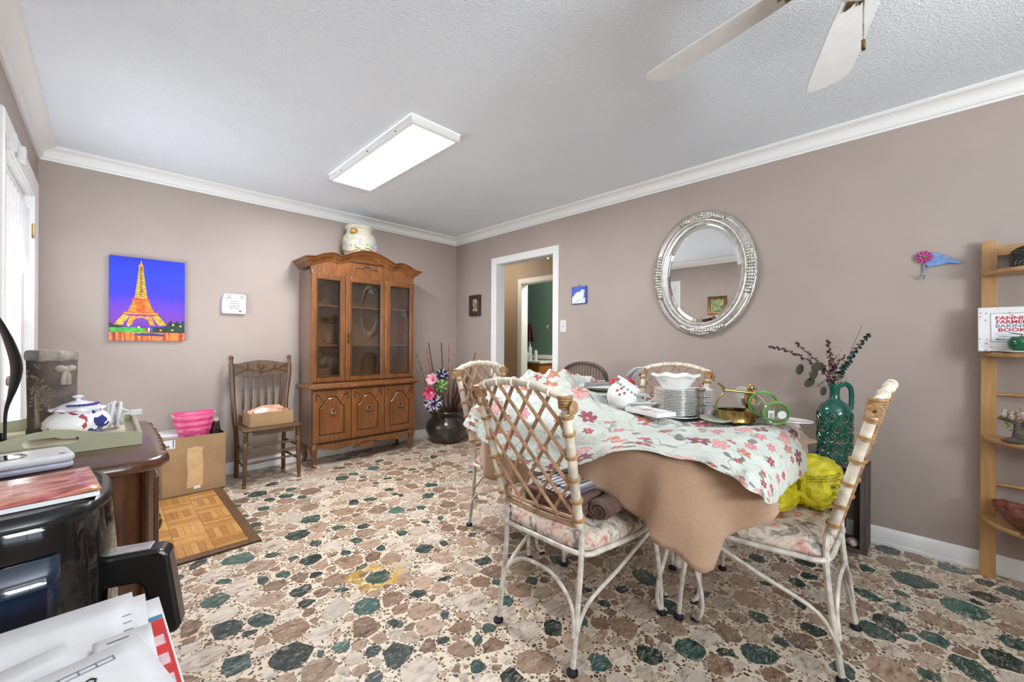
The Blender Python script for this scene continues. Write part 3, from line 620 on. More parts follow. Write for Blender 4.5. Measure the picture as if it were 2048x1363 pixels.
# ------------------------------------------------------------------ rattan and iron dining chairs (local: facing +y)
def seat_fabric():
    t = NT('rose_print_seat_fabric'); v = t.coord('Object')
    n = t.noise(v, 9, 4, .6, 1.5); n2 = t.noise(v, 22, 5, .65, 1.0); n3 = t.noise(v, 60, 4)
    c = t.ramp(n, [(.30, (96, 90, 88)), (.40, (150, 140, 130)), (.46, (226, 214, 196)), (.54, (214, 186, 170)), (.60, (206, 142, 128)), (.66, (188, 96, 100)), (.74, (222, 204, 190))])
    c = t.mix(t.ramp(n2, [(.45, (0, 0, 0)), (.6, (200, 200, 200))]), c, t.ramp(n3, [(.4, (120, 112, 112)), (.6, (236, 222, 206))]))
    return t.fin(c, .75)
SEATF = seat_fabric()
def xyz(p): return Vector(p)
def rattan_chair():
    t = thing('rattan_chair', 'x', 'chair')
    def leg(pts, r=.0095, n=8):
        o = MB().tube(spline(pts, 5), r, n).build('leg', IRON, t); return o
    def foot(o, p): MB().lathe([(.017, .0), (.02, .004), (.02, .012), (.016, .014), (.010, .022), (.008, .024), (0, .024)], 14, T(*p)).build('rubber_foot', RUBBER, o)
    for s in (-1, 1):
        o = leg([(s*.187, -.26, .004), (s*.186, -.238, .15), (s*.186, -.216, .33), (s*.188, -.212, .455), (s*.19, -.225, .53)], .0105); foot(o, (s*.187, -.26, 0))
        o = leg([(s*.26, .265, .004), (s*.256, .255, .15), (s*.248, .232, .30), (s*.236, .205, .395)]); foot(o, (s*.26, .265, 0))
        MB().tube(spline([(s*.19, -.255, .10), (s*.196, -.19, .21), (s*.222, -.02, .285), (s*.24, .14, .352), (s*.243, .20, .372), (s*.24, .212, .396)], 6), .0075, 8).build('side_brace', IRON, t)
    MB().tube(spline([(-.183, -.25, .14), (-.165, -.24, .22), (-.09, -.235, .285), (0, -.235, .30), (.09, -.235, .285), (.165, -.24, .22), (.183, -.25, .12)], 6), .0075, 8).build('back_brace', IRON, t)
    rim = [(-.188, -.212, .398), (-.225, -.12, .398), (-.25, .05, .398), (-.245, .17, .398), (-.19, .24, .398), (0, .262, .398), (.19, .24, .398), (.245, .17, .398), (.25, .05, .398), (.225, -.12, .398), (.188, -.212, .398), (0, -.222, .398)]
    MB().tube(spline(rim, 6, True), .0095, 8, True).build('seat_rim', IRON, t)
    R = [Vector((p.x, p.y)) for p in spline(rim, 4, True)]
    m = MB(); n = len(R); lay = [(.86, .388), (.96, .400), (.985, .418), (.96, .438), (.85, .456), (.62, .470), (.3, .477), (.0, .479)]
    vs = [(p.x*s, p.y*s+.01*(1-s), z+.006*noise.noise((p.x*6*s, p.y*6*s, 0))) for s, z in lay for p in R]
    m.add(vs, [(r*n+i, r*n+(i+1) % n, (r+1)*n+(i+1) % n, (r+1)*n+i) for r in range(len(lay)-1) for i in range(n)]+[tuple(range(n-1, -1, -1))]); m.build('seat_cushion', SEATF, t, sharp=80)
    # back: arched frame of white-washed rattan, plane leaning from (y=-.222,z=.50) to (y=-.345,z=.97)
    def bp(x, z): return (x, -.222-.125*(z-.50)/.47-.012*(1-(x/.22)**2), z)
    def hwid(z): return .188+.027*(z-.50)/.47
    def ztop(x): return .960+.041*(1-(min(1, abs(x)/.216))**2.2)
    sL = [bp(-hwid(.50+.0462*i), .50+.0462*i) for i in range(11)]; sR = [bp(hwid(.50+.0462*i), .50+.0462*i) for i in range(11)]
    MB().tube(sL, .0165, 10).build('back_post', CANEW, t); MB().tube(sR, .0165, 10).build('back_post', CANEW, t)
    top = [bp(-.222+.444*i/20, ztop(-.222+.444*i/20)) for i in range(21)]
    MB().tube(top, .0145, 10).build('top_rail', CANEW, t)
    MB().tube([bp(-.19+.38*i/8, .502-.006*math.cos((i-4)*.35)) for i in range(9)], .011, 8).build('bottom_rail', CANE, t)
    MB().tube([bp(-.19+.38*i/8, .525) for i in range(9)], .007, 8).build('bottom_rail', CANE, t)
    # lattice of crossing canes
    def inside(x, z): return abs(x) <= hwid(z)-.006 and .515 <= z <= ztop(x)-.008
    sl = 1.30; step = .088
    LAT = []
    for d in (1, -1):
        for k in range(-9, 10):
            seg = []
            for i in range(121):
                z = .51+.53*i/120; x = d*((z-.77)/sl)+k*step
                if inside(x, z): seg.append((x, z))
            if len(seg) > 8:
                a, b = seg[0], seg[-1]
                pts = [(a[0]+(b[0]-a[0])*q/6, a[1]+(b[1]-a[1])*q/6) for q in range(7)]
                MB().tube([(lambda P: (P[0], P[1]+d*.004, P[2]))(bp(x, z)) for x, z in pts], .0070, 6).build('lattice_cane', CANE, t); LAT.append((d, k))
    kn = MB().ball((0, 0, 0), (.0105, .0115, .0105), 8, 6).mesh('lattice_knot'); kn.materials.append(CANE)
    for k in range(-9, 10):
        for j in range(-9, 10):
            x = (k+j)*step/2; z = .77+sl*(j-k)*step/2
            if inside(x, z) and (1, k) in LAT and (-1, j) in LAT:
                o = bpy.data.objects.new('lattice_knot', kn); COL.objects.link(o); o.parent = t; o.location = bp(x, z)
    def ring(c, dirv, rr=.0195):
        M = T(*c) @ Vector(dirv).to_track_quat('Z', 'Y').to_matrix().to_4x4(); m = MB()
        for k in range(2): m.tube([(rr*math.cos(a), rr*math.sin(a), (k-.5)*.007) for a in [2*PI*i/12 for i in range(12)]], .004, 6, True)
        return m, M
    bind = MB()
    mesh0, _ = ring((0, 0, 0), (0, 0, 1)); me = mesh0.mesh('cane_binding'); me.materials.append(BIND)
    def putring(c, d):
        o = bpy.data.objects.new('cane_binding', me); COL.objects.link(o); o.parent = t; o.matrix_local = T(*c) @ Vector(d).to_track_quat('Z', 'Y').to_matrix().to_4x4()
    for s in (-1, 1):
        for z in (.53, .60, .68, .76, .84, .90): putring(bp(s*hwid(z), z), (s*.057, -.26, 1))
        m = MB()
        for k in range(5):
            z = .930+.009*k; c = bp(s*hwid(z), z); m.tube([(c[0]+.021*math.cos(a), c[1]+.021*math.sin(a), c[2]) for a in [2*PI*i/12 for i in range(12)]], .0055, 6, True)
        c = bp(s*.226, .942)                     # coiled rosette on the outer side of the corner
        m.tube([(c[0]+s*.020, c[1]+(.006+.0016*i/3)*math.cos(i*.7), c[2]-.01+(.006+.0016*i/3)*math.sin(i*.7)) for i in range(34)], .003, 6); m.build('corner_wrap', BIND, t)
    for x in (-.16, -.08, 0, .08, .16): MB().tube([(0, .0155*math.cos(a), .0155*math.sin(a)) for a in [2*PI*i/12 for i in range(12)]], .004, 6, True).build('rail_binding', CANEW, t, M=T(*bp(x, ztop(x))) @ RY(x*.9))
    return t
ch0 = rattan_chair()
def place_chair(o, x, y, rz, label): o.matrix_world = T(x, y, 0) @ RZ(rz); o['label'] = label; o['group'] = 'rattan and iron dining chairs'
place_chair(ch0, 1.402, 1.034, -PI/2, 'rattan lattice chair in front holding folded brown towels on its seat')
for x, y, rz, lb in ((1.95, .447, 0.0, 'rattan chair seen from the side holding a yellow plastic bag'), (1.815, 1.745, PI+.09, 'rattan lattice chair at far end of table beside the clay pot'), (2.30, 1.15, PI/2, 'rattan lattice chair behind the stacked plates near the wall')):
    place_chair(copy_tree(ch0), x, y, rz, lb)
# dark wicker chair on the wall side
def wicker_chair():
    t = thing('wicker_chair', 'dark brown wicker chair with arched back behind the table', 'chair', (2.48, 1.95, 0), PI/2)
    DK = plain('dark_painted_rattan', (66, 58, 54), .5, 0, .2); RD = plain('brown_reed', (128, 100, 76), .6, 0, .25, 40)
    for s in (-1, 1):
        MB().tube([(s*.20, -.22, 0), (s*.20, -.20, .43), (s*.225, -.25, .70), (s*.21, -.27, .84)], .016, 8).build('leg', DK, t); MB().tube([(s*.21, .2, 0), (s*.21, .19, .43)], .015, 8).build('leg', DK, t)
    MB().prism(rrect(.46, .44, .06), .41, .45).build('seat', RD, t, smooth=False, bevel=.01)
    hp = lambda a: (.222*math.cos(a), -.27-.02*math.sin(a), .84+.135*math.sin(a)**.85 if math.sin(a) > 0 else .84)
    m = MB()
    for off, r in ((0, .014), (.016, .008)): m.tube([(lambda p: (p[0]*(1-off*3), p[1], p[2]-off))(hp(PI*i/24)) for i in range(25)], r, 8)
    m.build('back_frame', DK, t)
    for i in range(31):
        x = -.205+.41*i/30; zt = .84+.135*math.sqrt(max(0, 1-(x/.222)**2))**.85
        MB().tube([(x, -.225, .50), (x, -.268, .72), (x, -.282, zt-.006)], .0048, 6).build('reed', RD if i % 2 else DK, t)
    MB().box((0, -.225, .50), (.42, .02, .025)).build('back_rail', DK, t, smooth=False, bevel=.004)
wicker_chair()
# ------------------------------------------------------------------ table
TX0, TX1, TY0, TY1, TZ = 1.41, 2.42, .40, 1.76, .742
TCX, TCY = (TX0+TX1)/2, (TY0+TY1)/2
tbl = thing('dining_table', 'white iron dining table with two pedestals under a tan cloth', 'table', (TCX, TCY, 0))
MB().prism(rrect(TX1-TX0, TY1-TY0, .22, 8), TZ-.022, TZ-.002).build('tabletop', plain('painted_table_top', (206, 200, 190), .5), tbl, smooth=False, bevel=.004)
for py in (.74-TCY, 1.42-TCY):
    c = (1.66-TCX+.10, py)
    ped = MB().lathe([(.02, .18), (.022, .3), (.018, .5), (.03, .72)], 12, T(c[0], c[1], 0)).build('pedestal', IRON, tbl)
    for k in range(4):
        a = PI/4+k*PI/2+.4; ca, sa = math.cos(a), math.sin(a)
        pts = [(c[0]+ca*r, c[1]+sa*r, z) for r, z in ((.03, .71), (.05, .5), (.06, .3), (.115, .14), (.12, .06), (.10, .015), (.075, .012))]
        lg = MB().tube(spline(pts, 5), .0085, 8).build('leg', IRON, tbl); MB().lathe([(.016, 0), (.017, .006), (.01, .012), (0, .012)], 12, T(c[0]+ca*.088, c[1]+sa*.088, 0)).build('rubber_foot', RUBBER, lg)
    MB().box((c[0], c[1], .27), (.10, .10, .03)).build('collar', IRON, ped, smooth=False, bevel=.006)
# ------------------------------------------------------------------ tan tablecloth
def tan_fabric():
    t = NT('tan_cotton'); v = t.coord('Object'); n = t.noise(v, 5, 4); w = t.noise(t.coord('Object', (400, 400, 60)), 1, 2)
    t.bump(t.noise(v, 22, 4, .6, 1.0), .25, .01); return t.fin(t.mix(.12, t.ramp(n, [(.3, (166, 128, 96)), (.7, (184, 146, 112))]), w), .85, Sheen_Weight=.2)
def per_hem(s):
    """hem height along the rim; s = angle about the table centre"""
    return 0
rim = rrect(TX1-TX0+.012, TY1-TY0+.012, .23, 10)
rl = []
for i in range(len(rim)):
    a, b = Vector(rim[i]), Vector(rim[(i+1) % len(rim)]); k = max(1, int((b-a).length/.018))
    for q in range(k): rl.append(a.lerp(b, q/k))
def hem_z(x, y):      # world coordinates
    near = x < TX0+.25
    def lerp(ks, q):
        if q <= ks[0][0]: return ks[0][1]
        for (y0, z0), (y1, z1) in zip(ks, ks[1:]):
            if y0 <= q <= y1: return z0+(z1-z0)*(q-y0)/(y1-y0)
        return ks[-1][1]
    if y < .63 and x < TX0+.235: return lerp([(0, .45), (.06, .39), (.14, .40), (.22, .50), (.5, .585), (.8, .65), (1, .675)], (x-TX0+.006)/.236)
    if near and y >= .63: return lerp([(.63, .45), (.70, .485), (.78, .50), (.90, .56), (1.05, .585), (1.2, .56), (1.30, .48), (1.40, .45), (1.55, .455), (1.70, .47), (1.8, .47)], y)
    if x > 2.0 and y < .75: return .722
    if y < TY0+.05: return .675+.015*min(1, (x-TX0-.2)/.3)
    return .48
N = len(rl); m = MB(); ring = [[] for _ in range(15)]
per = 0
for i in range(N):
    p, a, b = rl[i], rl[i-1], rl[(i+1) % N]; tg = (b-a).normalized(); nr = Vector((tg.y, -tg.x)); per += (p-a).length
    wx, wy = p.x+TCX, p.y+TCY; hz = hem_z(wx, wy); near = wx < TX0+.25
    cor = max(0, 1-math.hypot(wx-1.47, wy-.47)/.22)
    for j in range(15):
        f = j/14; z = TZ+.003-(TZ-hz)*f
        fold = .028*math.sin(per*21+1.6*math.sin(per*5))*f+.018*math.sin(per*43+2)*f*f
        out = .004+.035*f+fold+cor*(.05*f-.02*f*f)
        if near and .72 < wy < 1.36: out = .004+(.006+.3*fold)*f
        if near and wy > 1.36: out = .004+.02*f+.7*fold
        zz = z+(.003*math.sin(per*9) if j == 14 else 0)-(0.006*f*math.sin(per*24))
        if j == 0: out = -.004
        ring[j].append((p.x+nr.x*out, p.y+nr.y*out, zz))
vs = [q for r in ring for q in r]; m.add(vs, [(j*N+i, (j*N)+(i+1) % N, (j+1)*N+(i+1) % N, (j+1)*N+i) for j in range(14) for i in range(N)]+[tuple(range(N-1, -1, -1))][:0])
m.add([(q[0], q[1], q[2]) for q in ring[0]], [tuple(range(N))])
tan = m.build('tan_tablecloth', tan_fabric(), None, sharp=80, solid=.003); tan.location = (TCX, TCY, 0)
tag(tan, 'plain tan tablecloth hanging in folds over the dining table', 'tablecloth')
# ------------------------------------------------------------------ floral tablecloth thrown over the heap
def floral_fabric():
    t = NT('floral_printed_cotton'); uv = t.n('TexCoord').outputs['UV']
    def flowers(scale, off, rand, size, petals, seedmul):
        mp = t.n('Mapping'); t.l(uv, mp.inputs[0]); mp.inputs['Location'].default_value = off; mp.inputs['Scale'].default_value = (scale, scale, 1)
        vo = t.n('TexVoronoi', feature='F1', voronoi_dimensions='2D'); t.l(mp.outputs[0], vo.inputs['Vector']); vo.inputs['Scale'].default_value = 1; vo.inputs['Randomness'].default_value = rand
        d = t.vmath('SUBTRACT', mp.outputs[0], vo.outputs['Position']).outputs[0]; sp = t.n('SeparateXYZ'); t.l(d, sp.inputs[0])
        rc = t.n('SeparateColor'); t.l(vo.outputs['Color'], rc.inputs[0])
        ang = t.math('ARCTAN2', sp.outputs[1], sp.outputs[0]); r = t.vmath('LENGTH', d).outputs['Value']
        pet = t.math('ABSOLUTE', t.math('COSINE', t.math('ADD', t.math('MULTIPLY', ang, petals/2), t.math('MULTIPLY', rc.outputs[0], 6.3))))
        sz = t.math('MULTIPLY', t.math('ADD', .55, t.math('MULTIPLY', rc.outputs[2], .6)), size)
        R = t.math('MULTIPLY', sz, t.math('ADD', .52, t.math('MULTIPLY', pet, .48)))
        q = t.math('DIVIDE', r, R)
        return q, rc, pet
    base = t.ramp(t.noise(uv, 3, 2), [(.3, (196, 201, 190)), (.7, (208, 213, 206))])
    # vines
    wv = t.n('TexNoise', noise_dimensions='2D'); t.l(uv, wv.inputs['Vector']); wv.inputs['Scale'].default_value = 4.5; wv.inputs['Detail'].default_value = 1
    vine = t.math('LESS_THAN', t.math('ABSOLUTE', t.math('SUBTRACT', wv.outputs['Fac'], .5)), .004)
    c = t.mix(t.math('MULTIPLY', vine, .75), base, (110, 118, 108))
    q, rc, pet = flowers(11.5, (3.3, 1.7, 0), .9, .26, 2, 1)       # leaves, two-lobed
    leaf = t.math('MULTIPLY', t.math('LESS_THAN', q, 1), t.math('LESS_THAN', rc.outputs[1], .62))
    c = t.mix(t.math('MULTIPLY', leaf, .8), c, t.ramp(rc.outputs[2], [(0, (196, 200, 176)), (.5, (150, 158, 140)), (.8, (104, 92, 88))], 'CONSTANT'))
    q, rc, pet = flowers(8.2, (0, 0, 0), .85, .37, 6, 1)
    fl_ = t.math('MULTIPLY', t.math('LESS_THAN', q, 1), t.math('LESS_THAN', rc.outputs[1], .8))
    fc = t.ramp(rc.outputs[2], [(0, (176, 62, 66)), (.22, (214, 128, 134)), (.42, (150, 56, 72)), (.58, (196, 112, 84)), (.74, (226, 158, 160)), (.88, (132, 66, 84))], 'CONSTANT')
    fc = t.mix(t.math('MULTIPLY', t.math('LESS_THAN', pet, .25), .6), fc, (112, 44, 52))
    fc = t.mix(t.math('MULTIPLY', t.math('GREATER_THAN', q, .86), .55), fc, (116, 52, 60)); fc = t.mix(t.math('LESS_THAN', q, .2), fc, (222, 176, 140))
    c = t.mix(t.math('MULTIPLY', fl_, .95), c, fc)
    t.bump(t.noise(t.coord('Object'), 18, 4, .6, 1.4), .6, .02)
    return t.fin(c, .6, Sheen_Weight=.1)
CY = [1.70, 1.62, 1.48, 1.30, 1.12, .95, .80, .62, .48, .385, .335, .318]
CX_A = [2.40, 2.16, 1.92, 1.66, 1.412, 1.370, 1.343]; CX_B = [2.30, 2.12, 1.92, 1.70, 1.53, 1.425, 1.392]
CZ = [[.77, .80, .80, .79, .765, .73, .70], [.81, .895, .925, .90, .80, .72, .665], [.83, .90, .92, .905, .80, .68, .62], [.80, .84, .86, .86, .785, .66, .585], [.79, .825, .84, .83, .775, .65, .578], [.775, .80, .81, .80, .77, .70, .65],
      [.765, .775, .78, .785, .775, .755, .735], [.765, .77, .775, .785, .795, .765, .745], [.765, .775, .79, .805, .795, .765, .735], [.765, .77, .775, .785, .775, .74, .70], [.715, .715, .72, .725, .72, .70, .675], [.64, .635, .64, .645, .65, .655, .66]]
net = []
for i, y in enumerate(CY):
    f = min(1, max(0, (1.0-y)/.3)); row = []
    for j in range(7):
        xx = CX_A[j]*(1-f)+CX_B[j]*f; row.append(Vector((xx, y+(.02*math.sin(j*1.7+i) if 0 < i < 9 else 0)+(.16*max(0, xx-1.95) if i >= 8 else 0), CZ[i][j])))
    net.append(row)
def cr(a, b, c, d, t): return .5*((2*b)+(c-a)*t+(2*a-5*b+4*c-d)*t*t+(3*b-a-3*c+d)*t**3)
def net_at(u, v):
    U, V = u*(len(net)-1), v*6; i, j = min(int(U), len(net)-2), min(int(V), 5); fu, fv = U-i, V-j
    g = lambda a, b: net[max(0, min(len(net)-1, a))][max(0, min(6, b))]
    col = [cr(g(i+k, j-1), g(i+k, j), g(i+k, j+1), g(i+k, j+2), fv) for k in (-1, 0, 1, 2)]
    return cr(*col, fu)
def cloth_pt(u, v):
    p = net_at(u, v); onheap = max(0, 1-u*1.9)
    q = Vector((p.x*3.2, p.y*3.2, 0)); r1 = noise.noise(q+Vector((0, 0, 3))); r2 = 1-abs(noise.noise(Vector((p.x*6+p.y*2.5, p.y*5-p.x*2, 7.7))))*2
    r3 = 1-abs(noise.noise(Vector((p.x*12-p.y*6, p.y*9+p.x*5, 2.1))))*2
    h = .026*r1*(.25+onheap)+.042*(r2-.5)*(.25+onheap)+.018*r3*(.4+.9*onheap)
    cz_ = max(0, 1-7*abs(noise.noise(Vector((p.x*5.2+3.1*p.y, p.y*4.4-1.2*p.x, 11.3)))))+.8*max(0, 1-8*abs(noise.noise(Vector((p.x*4-5*p.y, p.y*3.6+4*p.x, 5.9)))))
    h += .013*cz_*(.55+onheap)
    hang = max(0, (v-.72)/.28)
    zc = p.z+h*(1-hang*.8)+.004
    for ax, ay, az, ar in ((2.13, 1.33, .852, .17), (1.86, 1.09, .797, .10), (1.975, .855, .772, .12), (2.13, .83, .772, .11), (2.02, .60, .778, .09)):
        w_ = max(0, 1-math.hypot(p.x-ax, p.y-ay)/(ar*1.6)); w_ = min(1, w_*2.2); zc = zc*(1-w_)+az*w_
    if p.x > TX0-.006 and p.y > TY0+.015: zc = max(zc, TZ+.010)
    return Vector((p.x+(-.5*abs(h)-.010*math.sin(u*62)*(.5+.5*hang))*hang, p.y, zc))
UL, VL = 1.75, 1.35
fm = MB().grid(lambda u, v: cloth_pt(u, v), 170, 120, uvscale=(UL, VL))
flo_cloth = fm.build('floral_tablecloth', floral_fabric(), None, sharp=80, solid=.002); tag(flo_cloth, 'white tablecloth printed with red and pink flowers, bunched up on the table', 'tablecloth')
_cg = {}
for x, y, z in fm.v:
    k = (round(x/.03), round(y/.03)); _cg[k] = max(_cg.get(k, 0), z)
def top_z(x, y, r=.05):
    """highest point of the bunched cloth under a round foot of radius r"""
    zs = [z for (a, b), z in _cg.items() if (a*.03-x)**2+(b*.03-y)**2 <= (r+.015)**2]
    return max(zs) if zs else TZ+.004
# ------------------------------------------------------------------ crockery and things on the table
def plate_prof(r, h, foot=.55, th=.003): return [(0, .004), (r*foot*.8, .004), (r*foot*.82, 0), (r*foot*.9, 0), (r*foot*.95, .004), (r*.72, h*.45), (r, h), (r*.995, h+th), (r*.70, h*.45+th*1.2), (r*foot*.9, .004+th), (0, .004+th)]
ORD = 'first second third fourth fifth sixth seventh eighth ninth tenth eleventh twelfth thirteenth fourteenth fifteenth sixteenth seventeenth eighteenth'.split()
PX, PY = 1.975, .855
pz = top_z(PX, PY, .1)+.001
zz = pz; GREYP = plain('grey_banded_porcelain', (214, 212, 206), .2, 0, .04)
pm = MB().lathe(plate_prof(.098, .014), 40).mesh('dinner_plate'); pm.materials.append(PORC)
rm = MB().tube([(.0975*math.cos(a), .0975*math.sin(a), .0158) for a in [2*PI*i/40 for i in range(40)]], .0006, 5, True).mesh('gilt_band'); rm.materials.append(GOLDT)
bm2 = MB().lathe(plate_prof(.125, .014), 40).mesh('large_plate'); bm2.materials.append(PORC)
o = bpy.data.objects.new('dinner_plate', bm2); COL.objects.link(o); o.location = (PX, PY, zz); tag(o, 'widest white plate at the bottom of the tall plate stack', 'plate', 'plates on the table'); zz += .007
for k in range(17):
    o = bpy.data.objects.new('dinner_plate', pm); COL.objects.link(o); o.location = (PX+random.uniform(-.0015, .0015), PY+random.uniform(-.0015, .0015), zz+.0002)
    tag(o, 'gilt-edged white plate, %s from the bottom of the tall plate stack' % ORD[k+1] if k < 16 else 'gilt-edged white plate at the top of the tall stack, right under the bowl', 'plate', 'plates in the tall stack'); zz += .0072
    g = bpy.data.objects.new('gilt_band', rm); COL.objects.link(g); g.parent = o
bz = zz+.0075
bowl = thing('serving_bowl', 'white scalloped bowl with pink flowers on top of the plate stack', 'bowl', (PX, PY, bz))
def bowlfn(u, v):
    a = 2*PI*u; prof = [(0.0, .004), (.045, .004), (.05, 0), (.056, .0), (.066, .012), (.082, .035), (.095, .058), (.118, .066), (.113, .070), (.094, .062), (.078, .037), (.06, .016), (.03, .010), (0, .009)]
    t = v*(len(prof)-1); i = min(int(t), len(prof)-2); f = t-i; r = prof[i][0]*(1-f)+prof[i+1][0]*f; z = prof[i][1]*(1-f)+prof[i+1][1]*f
    s = 1+(.03*math.cos(8*a) if r > .085 else 0); return Vector((r*s*math.cos(a), r*s*math.sin(a), z+(.004*math.cos(8*a) if r > .1 else 0)))
MB().grid(bowlfn, 64, 39, True).build('bowl_body', PORC, bowl, sharp=70)
fm_ = MB(); rnd = random.Random(2)
for k in range(14):
    a = 2.4+rnd.uniform(-.7, .7); r = .080+rnd.uniform(-.008, .012); z = .047+(r-.086)*1.7; fm_.ball((r*math.cos(a), r*math.sin(a), z+.0035), (.004, .004, .002), 6, 4)
ROSE = plain('rose_decal', (176, 96, 84), .4, 0, .3, 80); fm_.build('flower_decal', ROSE, bowl)['kind'] = 'stuff'
# saucers and dessert plates behind
SX_, SY_ = 2.13, .83; z = top_z(SX_, SY_, .1)+.001
for k, (r, n_) in enumerate(((.115, 6), (.10, 5), (.072, 5))):
    me = MB().lathe(plate_prof(r, .011), 36).mesh('saucer'); me.materials.append(PORC)
    for q in range(n_):
        o = bpy.data.objects.new(('dessert_plate', 'dessert_plate', 'saucer')[k], me); COL.objects.link(o); o.location = (SX_+.01*k+random.uniform(-.003, .003), SY_-.008*k, z); z += .0068
        tag(o, ('large', 'medium', 'small')[k]+' white plate, '+ORD[q]+' of its size upward in the stack behind the silver vase', 'plate', ('large plates of the mixed stack', 'medium plates of the mixed stack', 'small saucers of the mixed stack')[k])
    z += .003
# tarnished silver bud vase
vx, vy = 1.975, .735; z = top_z(vx, vy, .02)
sv = thing('bud_vase', 'slim tarnished silver bud vase in front of the plate stack', 'vase', (vx, vy, z))
MB().lathe([(.016, 0), (.014, .004), (.009, .02), (.0105, .06), (.0135, .11), (.0155, .135), (.021, .142), (.023, .146), (.021, .148), (.014, .137), (.0, .12)], 10).build('vase_body', SILVERD, sv, sharp=25)
MB().tube([(.0225*math.cos(a), .0225*math.sin(a), .147) for a in [2*PI*i/12 for i in range(12)]], .0018, 6, True).build('rim', SILVERD, sv)
# cream pitcher tipped on its side with saucer
px_, py_ = 1.86, 1.10; z = top_z(px_, py_, .07)
pit = thing('cream_pitcher', 'white floral pitcher tipped over on the bunched tablecloth', 'pitcher', M=T(px_, py_, z+.035) @ RZ(2.3+PI) @ RY(.62) @ T(0, 0, -.03))
PD = plain('sage_decal', (146, 168, 152), .4, 0, .2, 60)
MB().lathe([(0, .002), (.042, .002), (.046, 0), (.05, .004), (.068, .025), (.078, .055), (.074, .085), (.06, .112), (.056, .125), (.062, .140), (.059, .141), (.053, .125), (.057, .11), (.07, .085), (.074, .055), (.06, .02), (0, .01)], 36).build('pitcher_body', PORC, pit)
MB().tube(spline([(.056, 0, .122), (.09, 0, .13), (.112, 0, .10), (.105, 0, .065), (.076, 0, .045)], 6), [.007]*25, 8, flat=.7).build('handle', PORC, pit)
MB().prism([(-.05, -.022), (-.078, 0), (-.05, .022)], .127, .139).build('spout', PORC, pit, smooth=False, bevel=.003)
fm_ = MB()
for a, zq in ((2.0, .07), (2.3, .06), (2.15, .085), (4.0, .07), (4.3, .06), (4.15, .09), (4.5, .08)): fm_.ball((.0745*math.cos(a), .0745*math.sin(a), zq), (.007, .007, .008), 8, 6)
fm_.build('flower_decal', ROSE, pit)['kind'] = 'stuff'; fm_ = MB()
for i in range(18):
    a = 2*PI*i/18; fm_.ball((.0665*math.cos(a), .0665*math.sin(a), .104), (.007, .007, .007), 8, 6)
fm_.build('sage_band', PD, pit)['kind'] = 'stuff'
z = top_z(1.90, .985, .05); sc = MB().lathe(plate_prof(.085, .013), 36).build('saucer', PORC); sc.matrix_world = T(1.90, .985, z+.02) @ RZ(.8) @ RY(.25); tag(sc, 'white saucer leaning beside the tipped pitcher', 'plate')
# oval platter with ribbons
ox, oy = 2.13, 1.33; z = .860
pl_ = MB().lathe(plate_prof(.15, .022, .6), 48).build('oval_platter', PORC); pl_.matrix_world = T(ox, oy, z) @ RZ(-.8) @ Matrix.Diagonal((1.2, .85, 1, 1)); tag(pl_, 'oval white platter carrying striped ribbon and red bow', 'platter')
def stripes():
    t = NT('navy_striped_ribbon'); uv = t.n('TexCoord').outputs['UV']; s = t.n('SeparateXYZ'); t.l(uv, s.inputs[0]); f = t.math('FRACT', t.math('MULTIPLY', s.outputs[1], 3.0)); return t.fin(t.mix(t.math('GREATER_THAN', f, .55), (236, 236, 234), (38, 44, 66)), .5)
STR = stripes(); REDC = plain('red_satin', (196, 24, 34), .4, 0, .2, 30, Sheen_Weight=.3)
def ribbon(name, pts, w, mat, parent, up=(0, 0, 1)):
    P = spline(pts, 8); m = MB()
    def fn(u, v):
        i = min(int(u*(len(P)-1)), len(P)-2); f = u*(len(P)-1)-i; p = P[i].lerp(P[i+1], f); d = (P[i+1]-P[i]).normalized(); s = d.cross(Vector(up)); s = s.normalized() if s.length > .05 else Vector((0, 1, 0)); return p+s*w*(v-.5)
    return m.grid(fn, len(P)-1, 3, uvscale=(1, 1)).build(name, mat, parent, solid=.001, sharp=80)
rb = thing('striped_ribbon', 'navy and white striped ribbon curled on the oval platter', 'ribbon', (ox, oy, z+.02))
ribbon('ribbon_loop', [(-.10, .10, .006), (-.02, .03, .014), (.05, -.03, .016), (.09, -.09, .03), (.12, -.12, .075), (.135, -.14, .10), (.115, -.11, .095), (.09, -.075, .05)], .035, STR, rb, (.5, .6, .5))
ribbon('ribbon_tail', [(-.12, .06, .008), (-.05, -.01, .016), (.02, -.06, .014), (.08, -.05, .02)], .035, STR, rb, (0.3, .3, .9))
bw = thing('red_bow', 'crumpled red satin bow lying on the oval platter', 'bow', (ox+.045, oy-.07, z+.045))
for k, (dx, dy, rr, sx) in enumerate(((-.035, .03, .03, 1.2), (.03, -.03, .032, 1.1), (0, 0, .022, 1), (-.01, -.035, .022, 1))):
    MB().ball((dx, dy, 0), (rr*sx, rr, rr*.75), 18, 12, fn=lambda d, k=k: 1+.28*noise.noise(d*2.6+Vector((k*3, 1, 2)))).build('bow_loop', REDC, bw)
